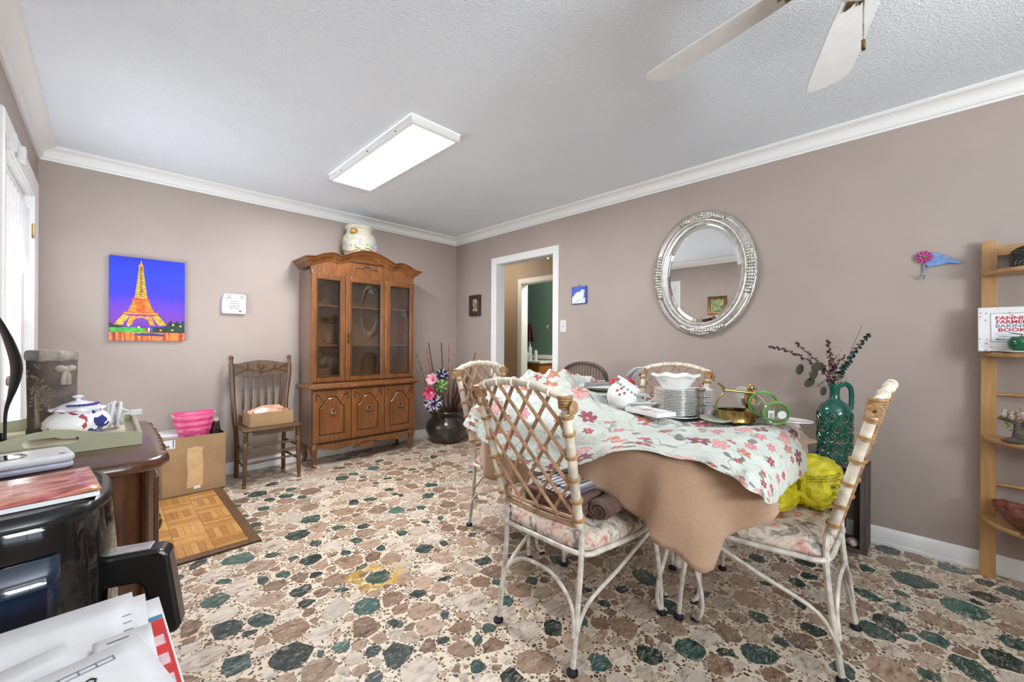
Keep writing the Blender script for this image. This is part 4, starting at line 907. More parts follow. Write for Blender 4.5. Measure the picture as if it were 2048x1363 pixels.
# brass kettle stand
kx, ky = 2.02, .60; z = top_z(kx, ky, .09)
ks = thing('brass_stand', 'brass kettle stand with animal head column on an oval drum', 'ornament', M=T(kx, ky, z) @ RZ(-.85))
MB().lathe([(.078, .0), (.082, .004), (.08, .008), (.078, .045), (.081, .05), (.081, .054), (.073, .054), (.072, .01), (.076, .0)], 40, Matrix.Diagonal((1, .78, 1, 1))).build('drum', BRASS, ks)
MB().tube(spline([(-.078, 0, .05), (-.085, 0, .075), (-.075, 0, .10), (-.052, 0, .125), (-.05, 0, .15), (-.066, 0, .165), (-.075, 0, .172)], 5), [.005]*10+[.004]*10+[.005]*11, 8).build('tail', BRASS, ks)
for yy in (-.016, .016): MB().tube([(-.052, yy*.4, .142), (.085, yy, .128)], .005, 8).build('cross_bar', BRASS, ks)
MB().tube(spline([(.065, 0, .03), (.062, 0, .06), (.052, 0, .085), (.056, 0, .115), (.064, 0, .14)], 5), [.022, .024, .024, .022, .019, .016, .014, .013, .012, .012, .012, .012, .012, .013, .013, .014, .014, .014, .014, .014, .014], 12).build('animal_body', BRASS, ks)
hd = MB().ball((.068, 0, .152), (.017, .014, .014), 14, 10).ball((.086, 0, .150), (.010, .008, .007), 10, 8).build('animal_head', BRASS, ks)
em = MB(); [em.ball((.06, s*.011, .164), (.005, .004, .007), 8, 6) for s in (-1, 1)]; em.build('ear', BRASS, hd)
pw = MB(); [pw.ball((.07+.012*k, s*.02, .012+.018*k), (.013, .01, .012), 10, 8) for s in (-1, 1) for k in (0, 1)]; pw.build('paw', BRASS, ks)
# baubles and small dishes
def iri():
    t = NT('iridescent_glass'); v = t.coord('Object'); n = t.noise(v, 22, 2, .5, 2); return t.fin(t.ramp(n, [(.3, (210, 120, 150)), (.42, (226, 214, 190)), (.5, (150, 190, 170)), (.58, (222, 170, 190)), (.7, (160, 150, 200))]), .12, .1, Coat_Weight=.6)
IRI = iri()
def ball_thing(name, label, cat, x, y, r, mat, zadd=0):
    z = top_z(x, y, r*.5)+r+zadd; o = MB().ball((0, 0, 0), r, 24, 16).build(name, mat); o.location = (x, y, z); cp = MB().lathe([(.006, r-.001), (.006, r+.008), (.003, r+.01), (0, r+.01)], 10).build('cap', GOLDT, o); tag(o, label, cat); return o
ball_thing('glass_bauble', 'pink and cream swirled glass bauble beside the silver vase', 'bauble', 2.02, .715, .033, IRI).rotation_euler = (.9, .4, 0)
ball_thing('glass_bauble', 'turquoise glass bauble between the plates and brass stand', 'bauble', 2.10, .70, .030, plain('turquoise_glass', (70, 184, 190), .12, .1, .1, Coat_Weight=.6)).rotation_euler = (1.2, 0, .5)
ball_thing('glass_bauble', 'small red glass bauble next to the brass stand', 'bauble', 2.045, .655, .018, plain('red_glass', (170, 22, 40), .12, .1, .1, Coat_Weight=.6)).rotation_euler = (1.4, .3, 0)
z = top_z(2.16, .56, .08); o = MB().lathe(plate_prof(.10, .016), 40).build('pale_dish', PORCB); o.matrix_world = T(2.13, .57, z+.055) @ RZ(-.75) @ RY(1.05) @ Matrix.Diagonal((1, 1.2, 1, 1)); tag(o, 'pale green dish propped upright behind the brass stand', 'dish')
z = top_z(1.92, .70, .08); o = MB().lathe(plate_prof(.08, .010), 40).build('grey_dish', plain('celadon', (186, 190, 172), .3)); o.matrix_world = T(1.935, .655, z) @ RZ(.5) @ Matrix.Diagonal((1.25, .8, 1, 1)); tag(o, 'flat grey green oval dish in front of the brass stand', 'dish')
# glass vases lying on their sides
def mottled():
    t = NT('painted_glass'); v = t.coord('Object'); n = t.noise(v, 26, 2); tr = t.n('BsdfTransparent'); tr.inputs[0].default_value = s2l((236, 244, 238)); p = t.n('BsdfPrincipled'); p.inputs['Roughness'].default_value = .1
    t.l(t.ramp(t.noise(v, 15, 1), [(.35, (90, 180, 150)), (.45, (240, 170, 90)), (.55, (210, 80, 100)), (.65, (110, 190, 90))]), p.inputs['Base Color'])
    mx = t.n('MixShader'); t.l(t.ramp(n, [(.5, (60, 60, 60)), (.66, (190, 190, 190))]), mx.inputs[0]); t.l(tr.outputs[0], mx.inputs[1]); t.l(p.outputs[0], mx.inputs[2]); t.l(mx.outputs[0], t.out.inputs[0]); return t.m
MOT = mottled(); GRIM = plain('green_glass_rim', (106, 176, 84), .1, 0, .15, 30, Coat_Weight=.6, Transmission_Weight=.3)
def glass_vase(label, x, y, rot, tilt, L, r0, r1, zc):
    t = thing('glass_vase', label, 'vase', M=T(x, y, zc) @ RZ(rot) @ RY(PI/2+tilt))
    MB().lathe([(r0*.97, 0), (r0, .005), (r0*.92, L*.3), (r1*.9, L*.7), (r1, L), (r1*.96, L), (r1*.87, L*.7), (r0*.88, L*.3), (r0*.94, .008)], 36).build('vase_body', MOT, t)
    MB().lathe([(0, .0), (r0*.97, 0), (r0*.97, .006), (0, .006)], 36).build('vase_base', GLASSC, t)
    for z, r in ((0.004, r0), (L, r1)): MB().tube([(r*math.cos(a), r*math.sin(a), z) for a in [2*PI*i/36 for i in range(36)]], .0055, 8, True).build('green_rim', GRIM, t)
    return t
gz = top_z(1.93, .46, .06)
gv = glass_vase('painted glass vase with green rims lying on its side, base forward', 1.868, .405, .55, -.10, .15, .043, .052, gz+.060)
MB().lathe([(0, -.001), (.016, -.001), (.016, -.0015), (0, -.0015)], 24, T(.005, -.018, 0)).build('round_sticker', PAPER, gv); lb = MB().box((.005, .02, -.0012), (.03, .022, .0006)).build('barcode_label', PAPER, gv, smooth=False)
bb = MB(); [bb.box((.001+.0022*i, .02, -.0017), (.0009, .016, .0003)) for i in range(9)]; bb.build('barcode', BLACK, lb, smooth=False)
z = top_z(2.08, .43, .07); o = MB().lathe(plate_prof(.095, .012), 40).build('dinner_plate', PORC); o.matrix_world = T(2.085, .415, z+.004) @ RY(.05); tag(o, 'white plate at the table corner beside the glass vase', 'plate')
# packet of printed cards in front of the plates
z = top_z(1.72, .88, .06); pk = thing('card_packet', 'flat white packet of printed cards in front of the plates', 'packet', (1.73, .865, z), -.35)
MB().box((0, 0, .009), (.11, .2, .018)).build('packet_body', PAPER, pk, smooth=False, bevel=.002)
for k, c in enumerate(((220, 206, 190), (200, 150, 150), (190, 196, 190))): MB().box((-.02, -.06+.06*k, .0186), (.05, .045, .0008)).build('printed_square', plain('print%d' % k, c, .6, 0, .25, 60), pk, smooth=False)
# white pillow with teal print at the far side
z = top_z(2.25, 1.62, .05); TEAL = plain('teal_print', (24, 130, 150), .7); NAVY = plain('navy_print', (40, 52, 96), .7)
pw = thing('throw_pillow', 'white pillow with teal and navy print behind the bunched cloth', 'pillow', M=T(2.36, 1.74, .80) @ RZ(-.75) @ RX(1.15))
MB().grid(lambda u, v: Vector(((u-.5)*.26, (v-.5)*.22, .035*(math.sin(PI*u)*math.sin(PI*v))**.5)), 20, 20).grid(lambda u, v: Vector(((.5-u)*.26, (v-.5)*.22, -.035*(math.sin(PI*u)*math.sin(PI*v))**.5)), 20, 20).build('pillow_cover', plain('cream_canvas', (226, 220, 208), .85, 0, .04), pw)
MB().ball((-.05, .02, .036), (.022, .014, .003), 12, 6).build('teal_print', TEAL, pw); MB().ball((.02, .005, .036), (.018, .010, .003), 12, 6).build('navy_print', NAVY, pw)
# ------------------------------------------------------------------ towels on the front chair
TOW = plain('brown_terry', (112, 88, 78), .95, 0, .14, 30, .8, 220); 
def folded(name, label, cx, cy, z0, w, d, layers, th, mat, rz, rolled=False):
    t = thing(name, label, 'towel', (cx, cy, z0), rz)
    for k in range(layers):
        P = [(-d/2, k*th), (d/2-th, k*th)]
        m = MB(); pl = arc(d/2-th/2, th/2, th/2, th/2, -90, 90, 6)+[(-d/2, th), (-d/2, 0)]
        m.prism(pl, -w/2, w/2, frame_m((0, -1, 0), (0, 0, 1), (-1, 0, 0), (0, 0, 0)) @ T(0, 0, 0)); m.build('towel_fold', mat, t, sharp=60, bevel=.006, M=T(0, 0, k*th*.98) @ RZ(.015*k))
    return t
t1 = folded('bath_towel', 'thick folded brown terry towel on the front rattan chair seat', 1.43, 1.035, .482, .40, .26, 3, .025, TOW, .06)
rl_ = thing('rolled_towel', 'rolled brown terry towel edge resting above the folded towel', 'towel', (1.42, .862, .482), .05)
sp = []
for i in range(60):
    a = i*.22; r = .014+.0019*i*.30; sp.append((r*math.cos(a), r*.72*math.sin(a)))
m = MB(); o2 = [(x*1.13, y*1.13) for x, y in sp]
m.prism(arc(0, 0, .05, .036, 0, 360, 30)[:-1], -.115, .135, frame_m((0, 1, 0), (0, 0, 1), (1, 0, 0), (0, 0, .033))); m.build('towel_roll', TOW, rl_, sharp=60, bevel=.008)
m = MB(); m.tube([(-.117, y, z+.033) for y, z in sp], .0035, 6); m.build('spiral_edge', TOW, rl_)
def strip2():
    t = NT('grey_striped_linen'); v = t.coord('Object'); s = t.n('SeparateXYZ'); t.l(v, s.inputs[0]); f = t.math('FRACT', t.math('MULTIPLY', s.outputs[1], 40)); return t.fin(t.mix(t.math('GREATER_THAN', f, .5), (190, 186, 188), (104, 98, 108)), .85)
sl = thing('striped_cloth', 'grey striped fringed cloth folded on top of the brown towels', 'towel', (1.37, 1.03, .558), -.15)
for k in range(3): MB().grid(lambda u, v, k=k: Vector(((u-.5)*(.26-.02*k), (v-.5)*(.22-.01*k), .008*k+.008+.006*noise.noise((u*4, v*4, k)))), 14, 14).build('cloth_fold', strip2() if k == 0 else sl.children[0].data.materials[0], sl, solid=.006, sharp=80, M=RZ(.06*k))
fg = MB(); rnd = random.Random(5)
for i in range(40):
    y = -.115+.23*i/39; fg.tube(spline([(-.105, y, .014), (-.12, y+rnd.uniform(-.006, .006), .018), (-.135, y+rnd.uniform(-.012, .012), .006)], 3), .0016, 4)
fg.build('fringe', plain('cream_fringe', (226, 220, 214), .9), sl)['kind'] = 'stuff'
# ------------------------------------------------------------------ yellow shopping bag on the side chair
def bagmat():
    t = NT('yellow_plastic_film'); v = t.coord('Object'); n = t.noise(v, 9, 5, .6, 1.2); t.bump(t.noise(v, 14, 5, .6, 2.2), .6, .02)
    return t.fin(t.ramp(n, [(.3, (196, 184, 20)), (.55, (226, 216, 40)), (.75, (238, 230, 110))]), .28, Subsurface_Weight=.25, Subsurface_Radius=(.03, .03, .01), Subsurface_Scale=.5)
YEL = bagmat()
bg = thing('plastic_bag', 'full yellow plastic shopping bag lying on the side chair', 'bag', (2.03, .40, .478))
def bagk(d, sd): return 1+.10*noise.noise(d*1.6+Vector((sd, 0, 0)))+.08*(1-abs(noise.noise(d*3.4+Vector((0, sd, 0))))*2)+.03*max(0, 1-4*abs(noise.noise(d*2.2+Vector((sd, 2, 9)))))+.02*noise.noise(d*8+Vector((sd, 4, 1)))
def lump(c, r, s, parent, seed): return MB().ball(c, r, 80, 54, fn=lambda d: bagk(d, seed))
main = lump((.085, -.075, .088), (.14, .105, .105), 1, bg, 1.5).build('filled_bag', YEL, bg)
lump((-.085, .05, .058), (.15, .10, .072), 1, bg, 7.2).build('filled_bag', YEL, bg)
hn = lump((.06, .09, .15), (.075, .06, .075), 1, bg, 3.1).build('gathered_handle', YEL, bg)
for k, (a, b) in enumerate((((.20, -.12, .06), (.245, -.15, .02)), ((.21, -.10, .10), (.25, -.12, .07)))): MB().tube(spline([a, ((a[0]+b[0])/2+.01, (a[1]+b[1])/2, (a[2]+b[2])/2+.02), b], 4), [.016, .014, .012, .01, .01, .012, .014, .012, .006], 6, flat=.3).build('bag_knot', YEL, bg)
# print on the film: wrapped onto the bag
def wrapped(s, size, px, pz, rot, mat, sx=1.0, sy=1.0):
    o = text(s, size, mat, bg, Matrix.Identity(4), .004, 'CENTER', 0, name='printed_text')
    vs = [v.co.copy() for v in o.data.vertices]; ca, sa = math.cos(rot), math.sin(rot); C = Vector((.085, -.075, .088))
    for v, p in zip(o.data.vertices, vs):
        x, y = p.x*sx, p.y*sy; x, y = px+x*ca-y*sa, pz+x*sa+y*ca
        d = Vector((-.72*1+.62*x*8, -.70-.0+.0*x, 0)); ph = math.radians(220)+x*8.2; th = y*9.5
        d = Vector((math.cos(ph)*math.cos(th), math.sin(ph)*math.cos(th), math.sin(th)))
        k = bagk(d, 1.5)
        k *= 1.012; v.co = C+Vector((d.x*.14*k, d.y*.105*k, d.z*.105*k))
    return o
for i, s in enumerate(('WARNING: TO AVOID DANGER OF SUFFOCATION, KEEP', 'THIS BAG AWAY FROM BABIES AND CHILDREN. DO NOT', 'USE IN CRIBS, BEDS, CARRIAGES OR PLAYPENS')): wrapped(s, .0062, -.01, .052-.009*i, .07, BLACK)
GP = plain('green_grey_print', (90, 104, 50), .6)
wrapped('.COM', .022, .035, .01, PI+.1, GP, 1, -1); wrapped('UP AT', .022, .035, -.014, PI+.1, GP, 1, -1); wrapped('DG', .030, .030, -.042, PI+.1, GP, 1, -1)
# ------------------------------------------------------------------ ceiling light panel
lp = thing('ceiling_light_panel', 'long white fluorescent ceiling light panel glowing over the room', 'ceiling light', (1.40, 2.665, ZC))
W2, L2 = .345, 1.215
m = MB(); fr_ = [(W2/2, L2/2, -.001), (W2/2, L2/2, -.03), (W2/2-.006, L2/2-.006, -.042), (W2/2-.022, L2/2-.024, -.048), (W2/2-.026, L2/2-.028, -.042)]
vs = [(sx*a, sy*b, z) for a, b, z in fr_ for sx, sy in ((1, 1), (-1, 1), (-1, -1), (1, -1))]
m.add(vs, [(r*4+i, r*4+(i+1) % 4, (r+1)*4+(i+1) % 4, (r+1)*4+i) for r in range(4) for i in range(4)]); m.build('frame', WHITE, lp, smooth=False)
MB().box((0, 0, -.041), (W2-.05, L2-.054, .004)).build('diffuser', emit('lit_diffuser', (252, 252, 255), PANEL_L), lp, smooth=False)
for y in (-.42, -.05, .38): MB().ball((-W2/2-.0, y, -.034), .004, 8, 6).build('screw', BLACK, lp)
# ------------------------------------------------------------------ ceiling fan
HUBX, HUBY = 1.28, .06
fan = thing('ceiling_fan', 'white ceiling fan with brass brackets and a hanging pull chain', 'ceiling fan', (HUBX, HUBY, ZC))
MB().lathe([(0, 0), (.07, 0), (.065, -.03), (.03, -.05), (.014, -.055), (.014, -.12), (.05, -.14), (.115, -.16), (.125, -.20), (.125, -.26), (.10, -.30), (.07, -.32), (0, -.32)], 32).build('motor_housing', WHITE, fan)
MB().lathe([(.066, -.318), (.068, -.335), (.06, -.345), (0, -.345)], 28).build('light_kit_collar', BRASS, fan)
MB().lathe([(.062, -.345), (.105, -.36), (.12, -.385), (.11, -.415), (.08, -.435), (.04, -.445), (0, -.447)], 32).build('glass_bowl', plain('frosted_bowl', (236, 232, 226), .35, 0, .03), fan)
FANB = plain('fan_blade_white', (222, 221, 219), .45, 0, .02)
for k in range(6):
    a = math.radians(18+60*k); M0 = RZ(a)
    b = MB(); pl = [(.20, -.050), (.30, -.058), (.55, -.068), (.63, -.066), (.652, -.045), (.66, .0), (.652, .045), (.63, .066), (.55, .068), (.30, .058), (.20, .050)]
    bl = b.prism(pl, -.003, .003).build('blade', FANB, fan, smooth=False, bevel=.001, M=M0 @ T(0, 0, -.335) @ RX(math.radians(-14)))
    br = MB(); br.prism([(.10, -.012), (.16, -.014), (.19, -.034), (.235, -.036), (.228, -.022), (.205, -.012), (.24, 0), (.205, .012), (.228, .022), (.235, .036), (.19, .034), (.16, .014), (.10, .012)], -.008, -.004)
    br.build('blade_bracket', ABRASS, bl, smooth=False, bevel=.001)
# pull chain from the switch housing rim
cx_, cy_ = .0, .044
MB().tube([(cx_, cy_, -.44), (cx_, cy_, -.572)], .0016, 6).build('pull_chain', SILVERD, fan)
cb = MB(); [cb.ball((cx_, cy_, -.45-.005*i), .0024, 6, 4) for i in range(23)]; cb.build('chain_beads', SILVERD, fan)['kind'] = 'stuff'
MB().box((cx_, cy_, -.584), (.014, .008, .022)).build('chain_fob', ABRASS, fan, smooth=False, bevel=.002)
# ------------------------------------------------------------------ canvas print of the lit tower on the back wall
def canvas():
    t = thing('canvas_print', 'canvas print of a glowing iron lattice tower against blue night sky', 'picture', M=WB(.226, 1.447))
    W, Hh, D = .432, .622, .028
    g = NT('night_sky_print'); v = g.n('TexCoord').outputs['Object']; s = g.n('SeparateXYZ'); g.l(v, s.inputs[0]); f = g.math('ADD', g.math('MULTIPLY', s.outputs[1], 1/Hh), .5); f = g.math('ADD', f, g.math('MULTIPLY', g.math('SUBTRACT', g.noise(v, 6, 2), .5), .12))
    g.fin(g.ramp(f, [(.10, (90, 40, 150)), (.25, (112, 52, 170)), (.40, (100, 50, 186)), (.55, (52, 44, 200)), (.8, (24, 52, 214)), (1, (14, 40, 190))]), .55)
    MB().box((0, 0, D/2), (W, Hh, D)).build('canvas', g.m, t, smooth=False, bevel=.002)
    GOLD, GOLD2, ORG, DRK = (plain('print_'+n, c, .6, 0, .3, 55) for n, c in (('gold', (250, 186, 70)), ('amber', (236, 140, 40)), ('orange', (206, 92, 30)), ('umber', (120, 52, 24))))
    cx = -.043; zf = D+.0006
    def P(pts, mat, dz=0, name='tower_print'): MB().prism(pts, zf+dz, zf+dz+.0003).build(name, mat, t, smooth=False)
    Y = lambda f: -Hh/2+Hh*f
    # spire and upper shaft
    P([(cx-.003, Y(.93)), (cx+.003, Y(.93)), (cx+.002, Y(.965)), (cx-.002, Y(.965))], GOLD); P([(cx-.017, Y(.895)), (cx+.017, Y(.895)), (cx+.012, Y(.915)), (cx+.006, Y(.93)), (cx-.006, Y(.93)), (cx-.012, Y(.915))], GOLD2)
    P([(cx-.036, Y(.515)), (cx+.036, Y(.515)), (cx+.026, Y(.66)), (cx+.017, Y(.80)), (cx+.013, Y(.895)), (cx-.013, Y(.895)), (cx-.017, Y(.80)), (cx-.026, Y(.66))], GOLD)
    P([(cx-.05, Y(.48)), (cx+.05, Y(.48)), (cx+.046, Y(.515)), (cx-.046, Y(.515))], ORG)
    for s in (-1, 1):
        P([(cx+s*.076, Y(.345)), (cx+s*.030, Y(.345)), (cx+s*.020, Y(.48)), (cx+s*.044, Y(.48))][::s], GOLD2)
        P([(cx+s*.152, Y(.19)), (cx+s*.10, Y(.19)), (cx+s*.062, Y(.30)), (cx+s*.098, Y(.315))][::s], GOLD)
        P([(cx+s*.080, Y(.185)), (cx+s*.052, Y(.185)), (cx+s*.030, Y(.30)), (cx+s*.06, Y(.30))][::s], GOLD2, .0002)
    P([(cx-.03, Y(.345)), (cx+.03, Y(.345)), (cx+.02, Y(.48)), (cx-.02, Y(.48))], ORG, -.0002)
    P([(cx-.104, Y(.315)), (cx+.104, Y(.315)), (cx+.098, Y(.348)), (cx-.098, Y(.348))], ORG, .0004)
    P([(cx-.092, Y(.325)), (cx+.092, Y(.325)), (cx+.092, Y(.332)), (cx-.092, Y(.332))], GOLD, .0007)
    out = arc(cx, Y(.20), .062, Hh*.10, 0, 180, 14); inn = arc(cx, Y(.20), .047, Hh*.078, 180, 0, 14); P(out+inn, GOLD2, .0004)
    L = MB()
    def line(a, b, w=.0012):
        a, b = Vector(a), Vector(b); d = (b-a).normalized(); n = Vector((-d.y, d.x))*w; L.add([(p.x, p.y, zf+.0012) for p in (a-n, b-n, b+n, a+n)], [(0, 1, 2, 3)])
    for k in range(13):
        f0 = .52+.029*k; w0 = .034-.0017*k; line((cx-w0, Y(f0)), (cx+w0-.002, Y(f0+.027))); line((cx+w0, Y(f0)), (cx-w0+.002, Y(f0+.027)))
    for s in (-1, 1):
        for k in range(5): line((cx+s*(.074-.006*k), Y(.35+.025*k)), (cx+s*(.028-.002*k), Y(.37+.025*k))); line((cx+s*(.148-.011*k), Y(.195+.022*k)), (cx+s*(.092-.007*k), Y(.21+.022*k)))
        line((cx+s*.098, Y(.315)), (cx+s*.152, Y(.19))); line((cx+s*.004, Y(.53)), (cx+s*.003, Y(.88)))
    L.build('lattice_print', DRK, t, smooth=False)['kind'] = 'stuff'
    # river bank, trees, lights, water
    tr = [(-W/2+.002, Y(.10)), (W/2-.002, Y(.10)), (W/2-.002, Y(.25))]+[(W/2-.002-.01*k, Y(.235+.02*math.sin(k*1.7))) for k in range(1, 11)]+[(.085, Y(.17)), (-.12, Y(.16)), (-.17, Y(.18)), (-W/2+.002, Y(.215))]
    P(tr, plain('print_trees', (26, 52, 44), .6, 0, .5, 30), -.0003, 'tree_print')
    P([(-W/2+.002, Y(.10)), (.0, Y(.10)), (-.02, Y(.15)), (-.06, Y(.165)), (-.15, Y(.16)), (-W/2+.002, Y(.155))], plain('print_lawn', (60, 150, 60), .6, 0, .5, 25), 0, 'lawn_print')
    w_ = NT('print_water'); v = w_.coord('Object', (40, 3, 1)); w_.fin(w_.ramp(w_.noise(v, 1, 3), [(.3, (40, 26, 60)), (.45, (190, 70, 30)), (.55, (240, 140, 40)), (.7, (110, 50, 60))]), .5)
    P([(-W/2+.001, Y(.002)), (W/2-.001, Y(.002)), (W/2-.001, Y(.10)), (-W/2+.001, Y(.10))], w_.m, 0, 'water_print')
    P([(-.10, Y(.065)), (.08, Y(.055)), (.10, Y(.075)), (.02, Y(.095)), (-.06, Y(.085))], plain('print_boat', (54, 54, 120), .6), .0004, 'boat_print')
    for k, (x, f, c) in enumerate(((-.015, .14, (220, 60, 40)), (.002, .14, (240, 236, 220)), (.018, .14, (90, 90, 200)), (.07, .13, (250, 160, 60)), (.14, .135, (250, 190, 90)), (-.11, .185, (255, 240, 190)), (-.055, .165, (255, 220, 140)), (.145, .20, (200, 230, 120)), (.19, .185, (180, 220, 130)))):
        P([(x-.005, Y(f-.03)), (x+.005, Y(f-.03)), (x+.005, Y(f+.02)), (x-.005, Y(f+.02))] if k < 3 else arc(x, Y(f), .007, .007, 0, 330, 10), plain('print_light%d' % k, c, .6), .0006, 'light_print')
canvas()
# ------------------------------------------------------------------ alarm keypad
kp = thing('alarm_keypad', 'white plastic alarm keypad mounted beside the china cabinet', 'keypad', M=WB(.775, 1.455))
MB().prism(rrect(.17, .172, .012)[0:0] or [(-.082, -.085), (.085, -.085), (.085, .078), (.06, .084), (-.06, .086), (-.074, .08), (-.088, .02), (-.088, -.06)], 0, .034).build('case', WHITEP, kp, smooth=False, bevel=.006)
GK = plain('grey_key', (92, 92, 96), .5)
for r, n_ in enumerate((4, 5, 6, 3)):
    for c in range(n_): MB().box(((c-(n_-1)/2)*(.0135 if r < 3 else .022), .022-.019*r, .0345), (.0075 if r < 3 else .014, .0065, .003)).build('key', GK, kp, smooth=False, bevel=.001)
m = MB()
for i in range(6): m.tube([(-.058+.036*q/8, .078-.008*i+.003*math.sin(q*2.4), .0345) for q in range(9)], .0009, 5)
m.build('speaker_grille', BLACK, kp)['kind'] = 'stuff'
MB().tube([(.055+.010*math.cos(a), .06+.010*math.sin(a), .0345) for a in [2*PI*i/18 for i in range(18)]], .0016, 6, True).build('status_ring', BLACK, kp); MB().tube(spline([(-.08, .03, .0345), (-.03, .052, .0345), (.04, .058, .0345)], 6), .0008, 5).build('accent_line', BLACK, kp)
MB().box((.042, -.062, .0343), (.018, .012, .001)).build('maker_badge', plain('badge_blue', (70, 80, 130), .5), kp, smooth=False)
# ------------------------------------------------------------------ small frames by the doorway
def pic_frame(name, label, M, w, h, fw, d, fmat, pic, cat='picture'):
    t = thing(name, label, cat, M=M); m = MB(); pr = [(0, 0), (0, d*.8), (fw*.2, d), (fw*.6, d*.85), (fw, d*.6), (fw, 0)]
    n = len(pr); rows = [[(sx*(w/2-o), sy*(h/2-o), z) for o, z in pr] for sx, sy in ((1, 1), (-1, 1), (-1, -1), (1, -1))]
    m.add([p for r in rows for p in r], [(k*n+i, k*n+(i+1) % n, ((k+1) % 4)*n+(i+1) % n, ((k+1) % 4)*n+i) for k in range(4) for i in range(n)]); m.build('frame', fmat, t, sharp=30)
    MB().box((0, 0, d*.3), (w-2*fw+.006, h-2*fw+.006, .004)).build('picture_sheet', pic, t, smooth=False); return t
def scene_mat(name, stops, scale=14):
    g = NT(name); return g.fin(g.ramp(g.noise(g.coord('Object'), scale, 3, .6, 1), stops), .5)
f1 = pic_frame('picture_frame', 'small dark carved frame hanging left of the doorway', WR(3.79, 1.577), .185, .245, .045, .045, plain('carved_dark_wood', (52, 36, 32), .5, 0, .35, 50, .8, 90), scene_mat('sepia_print', [(.35, (60, 40, 30)), (.48, (150, 110, 80)), (.6, (214, 200, 180))], 22))
m = MB(); rnd = random.Random(8)
for k in range(40):
    e = rnd.random()*4; s = rnd.uniform(-1, 1); x, y = (s*.085, .105) if e < 1 else (s*.085, -.105) if e < 2 else (.075, s*.11) if e < 3 else (-.075, s*.11); m.ball((x, y, .040), (.008, .008, .004), 6, 4)
m.build('frame_carving', plain('bronze_relief', (92, 66, 54), .45, .3, .3), f1)['kind'] = 'stuff'
bp_ = thing('bear_picture', 'small blue picture of a white polar bear with wire binding', 'picture', M=WR(2.277, 1.583))
MB().box((0, 0, .008), (.165, .165, .016)).build('board', plain('bear_blue', (64, 94, 190), .6, 0, .1), bp_, smooth=False, bevel=.002)
zf = .0165; BW = plain('bear_white', (232, 236, 236), .7, 0, .08, 50)
MB().prism([(-.075, -.075), (.07, -.075), (.075, -.03), (-.075, -.03)], zf, zf+.0004).build('ice_print', plain('ice', (206, 222, 230), .6, 0, .12, 40), bp_, smooth=False)
MB().prism(arc(.005, -.005, .055, .036, 0, 350, 20), zf+.0005, zf+.002).build('bear_print', BW, bp_, smooth=False); MB().prism(arc(-.045, -.035, .028, .034, 0, 350, 18), zf+.001, zf+.0025).build('bear_print', BW, bp_, smooth=False); MB().prism(arc(.045, .03, .024, .02, 0, 350, 16), zf+.002, zf+.003).build('bear_head_print', BW, bp_, smooth=False)
MB().prism(arc(.06, .026, .005, .004, 0, 340, 10), zf+.003, zf+.0034).build('bear_nose_print', BLACK, bp_, smooth=False)
for k in range(14): MB().tube([(.083+.006*math.cos(a), -.075+.0115*k, .008+.009*math.sin(a)) for a in [2*PI*i/10 for i in range(10)]], .0012, 5, True).build('wire_loop', SILVERD, bp_)
MB().tube([(0+.012*math.cos(a), .09+.012*math.sin(a), .008) for a in [PI*1.2*i/10-.3 for i in range(11)]], .0018, 6).build('hanger', SILVERD, bp_)
sw = thing('light_switch', 'white light switch plate beside the doorway', 'light switch', M=WR(2.467, 1.30))
MB().prism(rrect(.072, .116, .006), 0, .006).build('plate', WHITEP, sw, smooth=False, bevel=.002); MB().box((0, 0, .010), (.010, .022, .012)).build('toggle', WHITEP, sw, smooth=False, bevel=.002, M=RX(.4))
for s in (-1, 1): MB().lathe([(.003, .006), (.003, .0075), (0, .0075)], 10, T(0, s*.042, 0)).build('screw', SILVERD, sw)
# ------------------------------------------------------------------ oval mirror
mr = thing('oval_mirror', 'large oval mirror in ornate silver frame on the mauve wall', 'mirror', M=WR(1.163, 1.655))
A, B_ = .368, .462
prof = [(0.0, .0), (.0, .018), (.008, .026), (.018, .028), (.024, .022), (.030, .020), (.052, .030), (.068, .034), (.080, .030), (.086, .022), (.092, .022), (.096, .030), (.104, .030), (.108, .020), (.112, .008)]
def mfn(u, v):
    a = 2*PI*u; t = v*(len(prof)-1); i = min(int(t), len(prof)-2); f = t-i; o = prof[i][0]*(1-f)+prof[i+1][0]*f; z = prof[i][1]*(1-f)+prof[i+1][1]*f
    return Vector(((A-o*.93)*math.cos(a), (B_-o*.93)*math.sin(a), z))
MB().grid(mfn, 120, 42, True).build('frame', SILVER, mr, sharp=50)
mg = NT('mirror_silvering'); mg.fin((244, 246, 246), .0, 1.0)
MB().prism(arc(0, 0, A-.098, B_-.098, 0, 360, 90)[:-1], .004, .010).build('mirror_glass', mg.m, mr, smooth=False)
bv = MB(); bv.grid(lambda u, v: Vector(((A-.103-.022*v)*math.cos(2*PI*u), (B_-.103-.022*v)*math.sin(2*PI*u), .0102+.0028*v)), 90, 1, True).build('bevel', mg.m, mr)
bd = MB().ball((0, 0, 0), .0042, 8, 6).mesh('frame_bead'); bd.materials.append(SILVER)
beads = MB()
for i in range(150):
    a = 2*PI*i/150; beads.ball(((A-.093)*math.cos(a), (B_-.093)*math.sin(a), .029), .0042, 6, 4)
beads.build('bead_row', SILVER, mr)['kind'] = 'stuff'
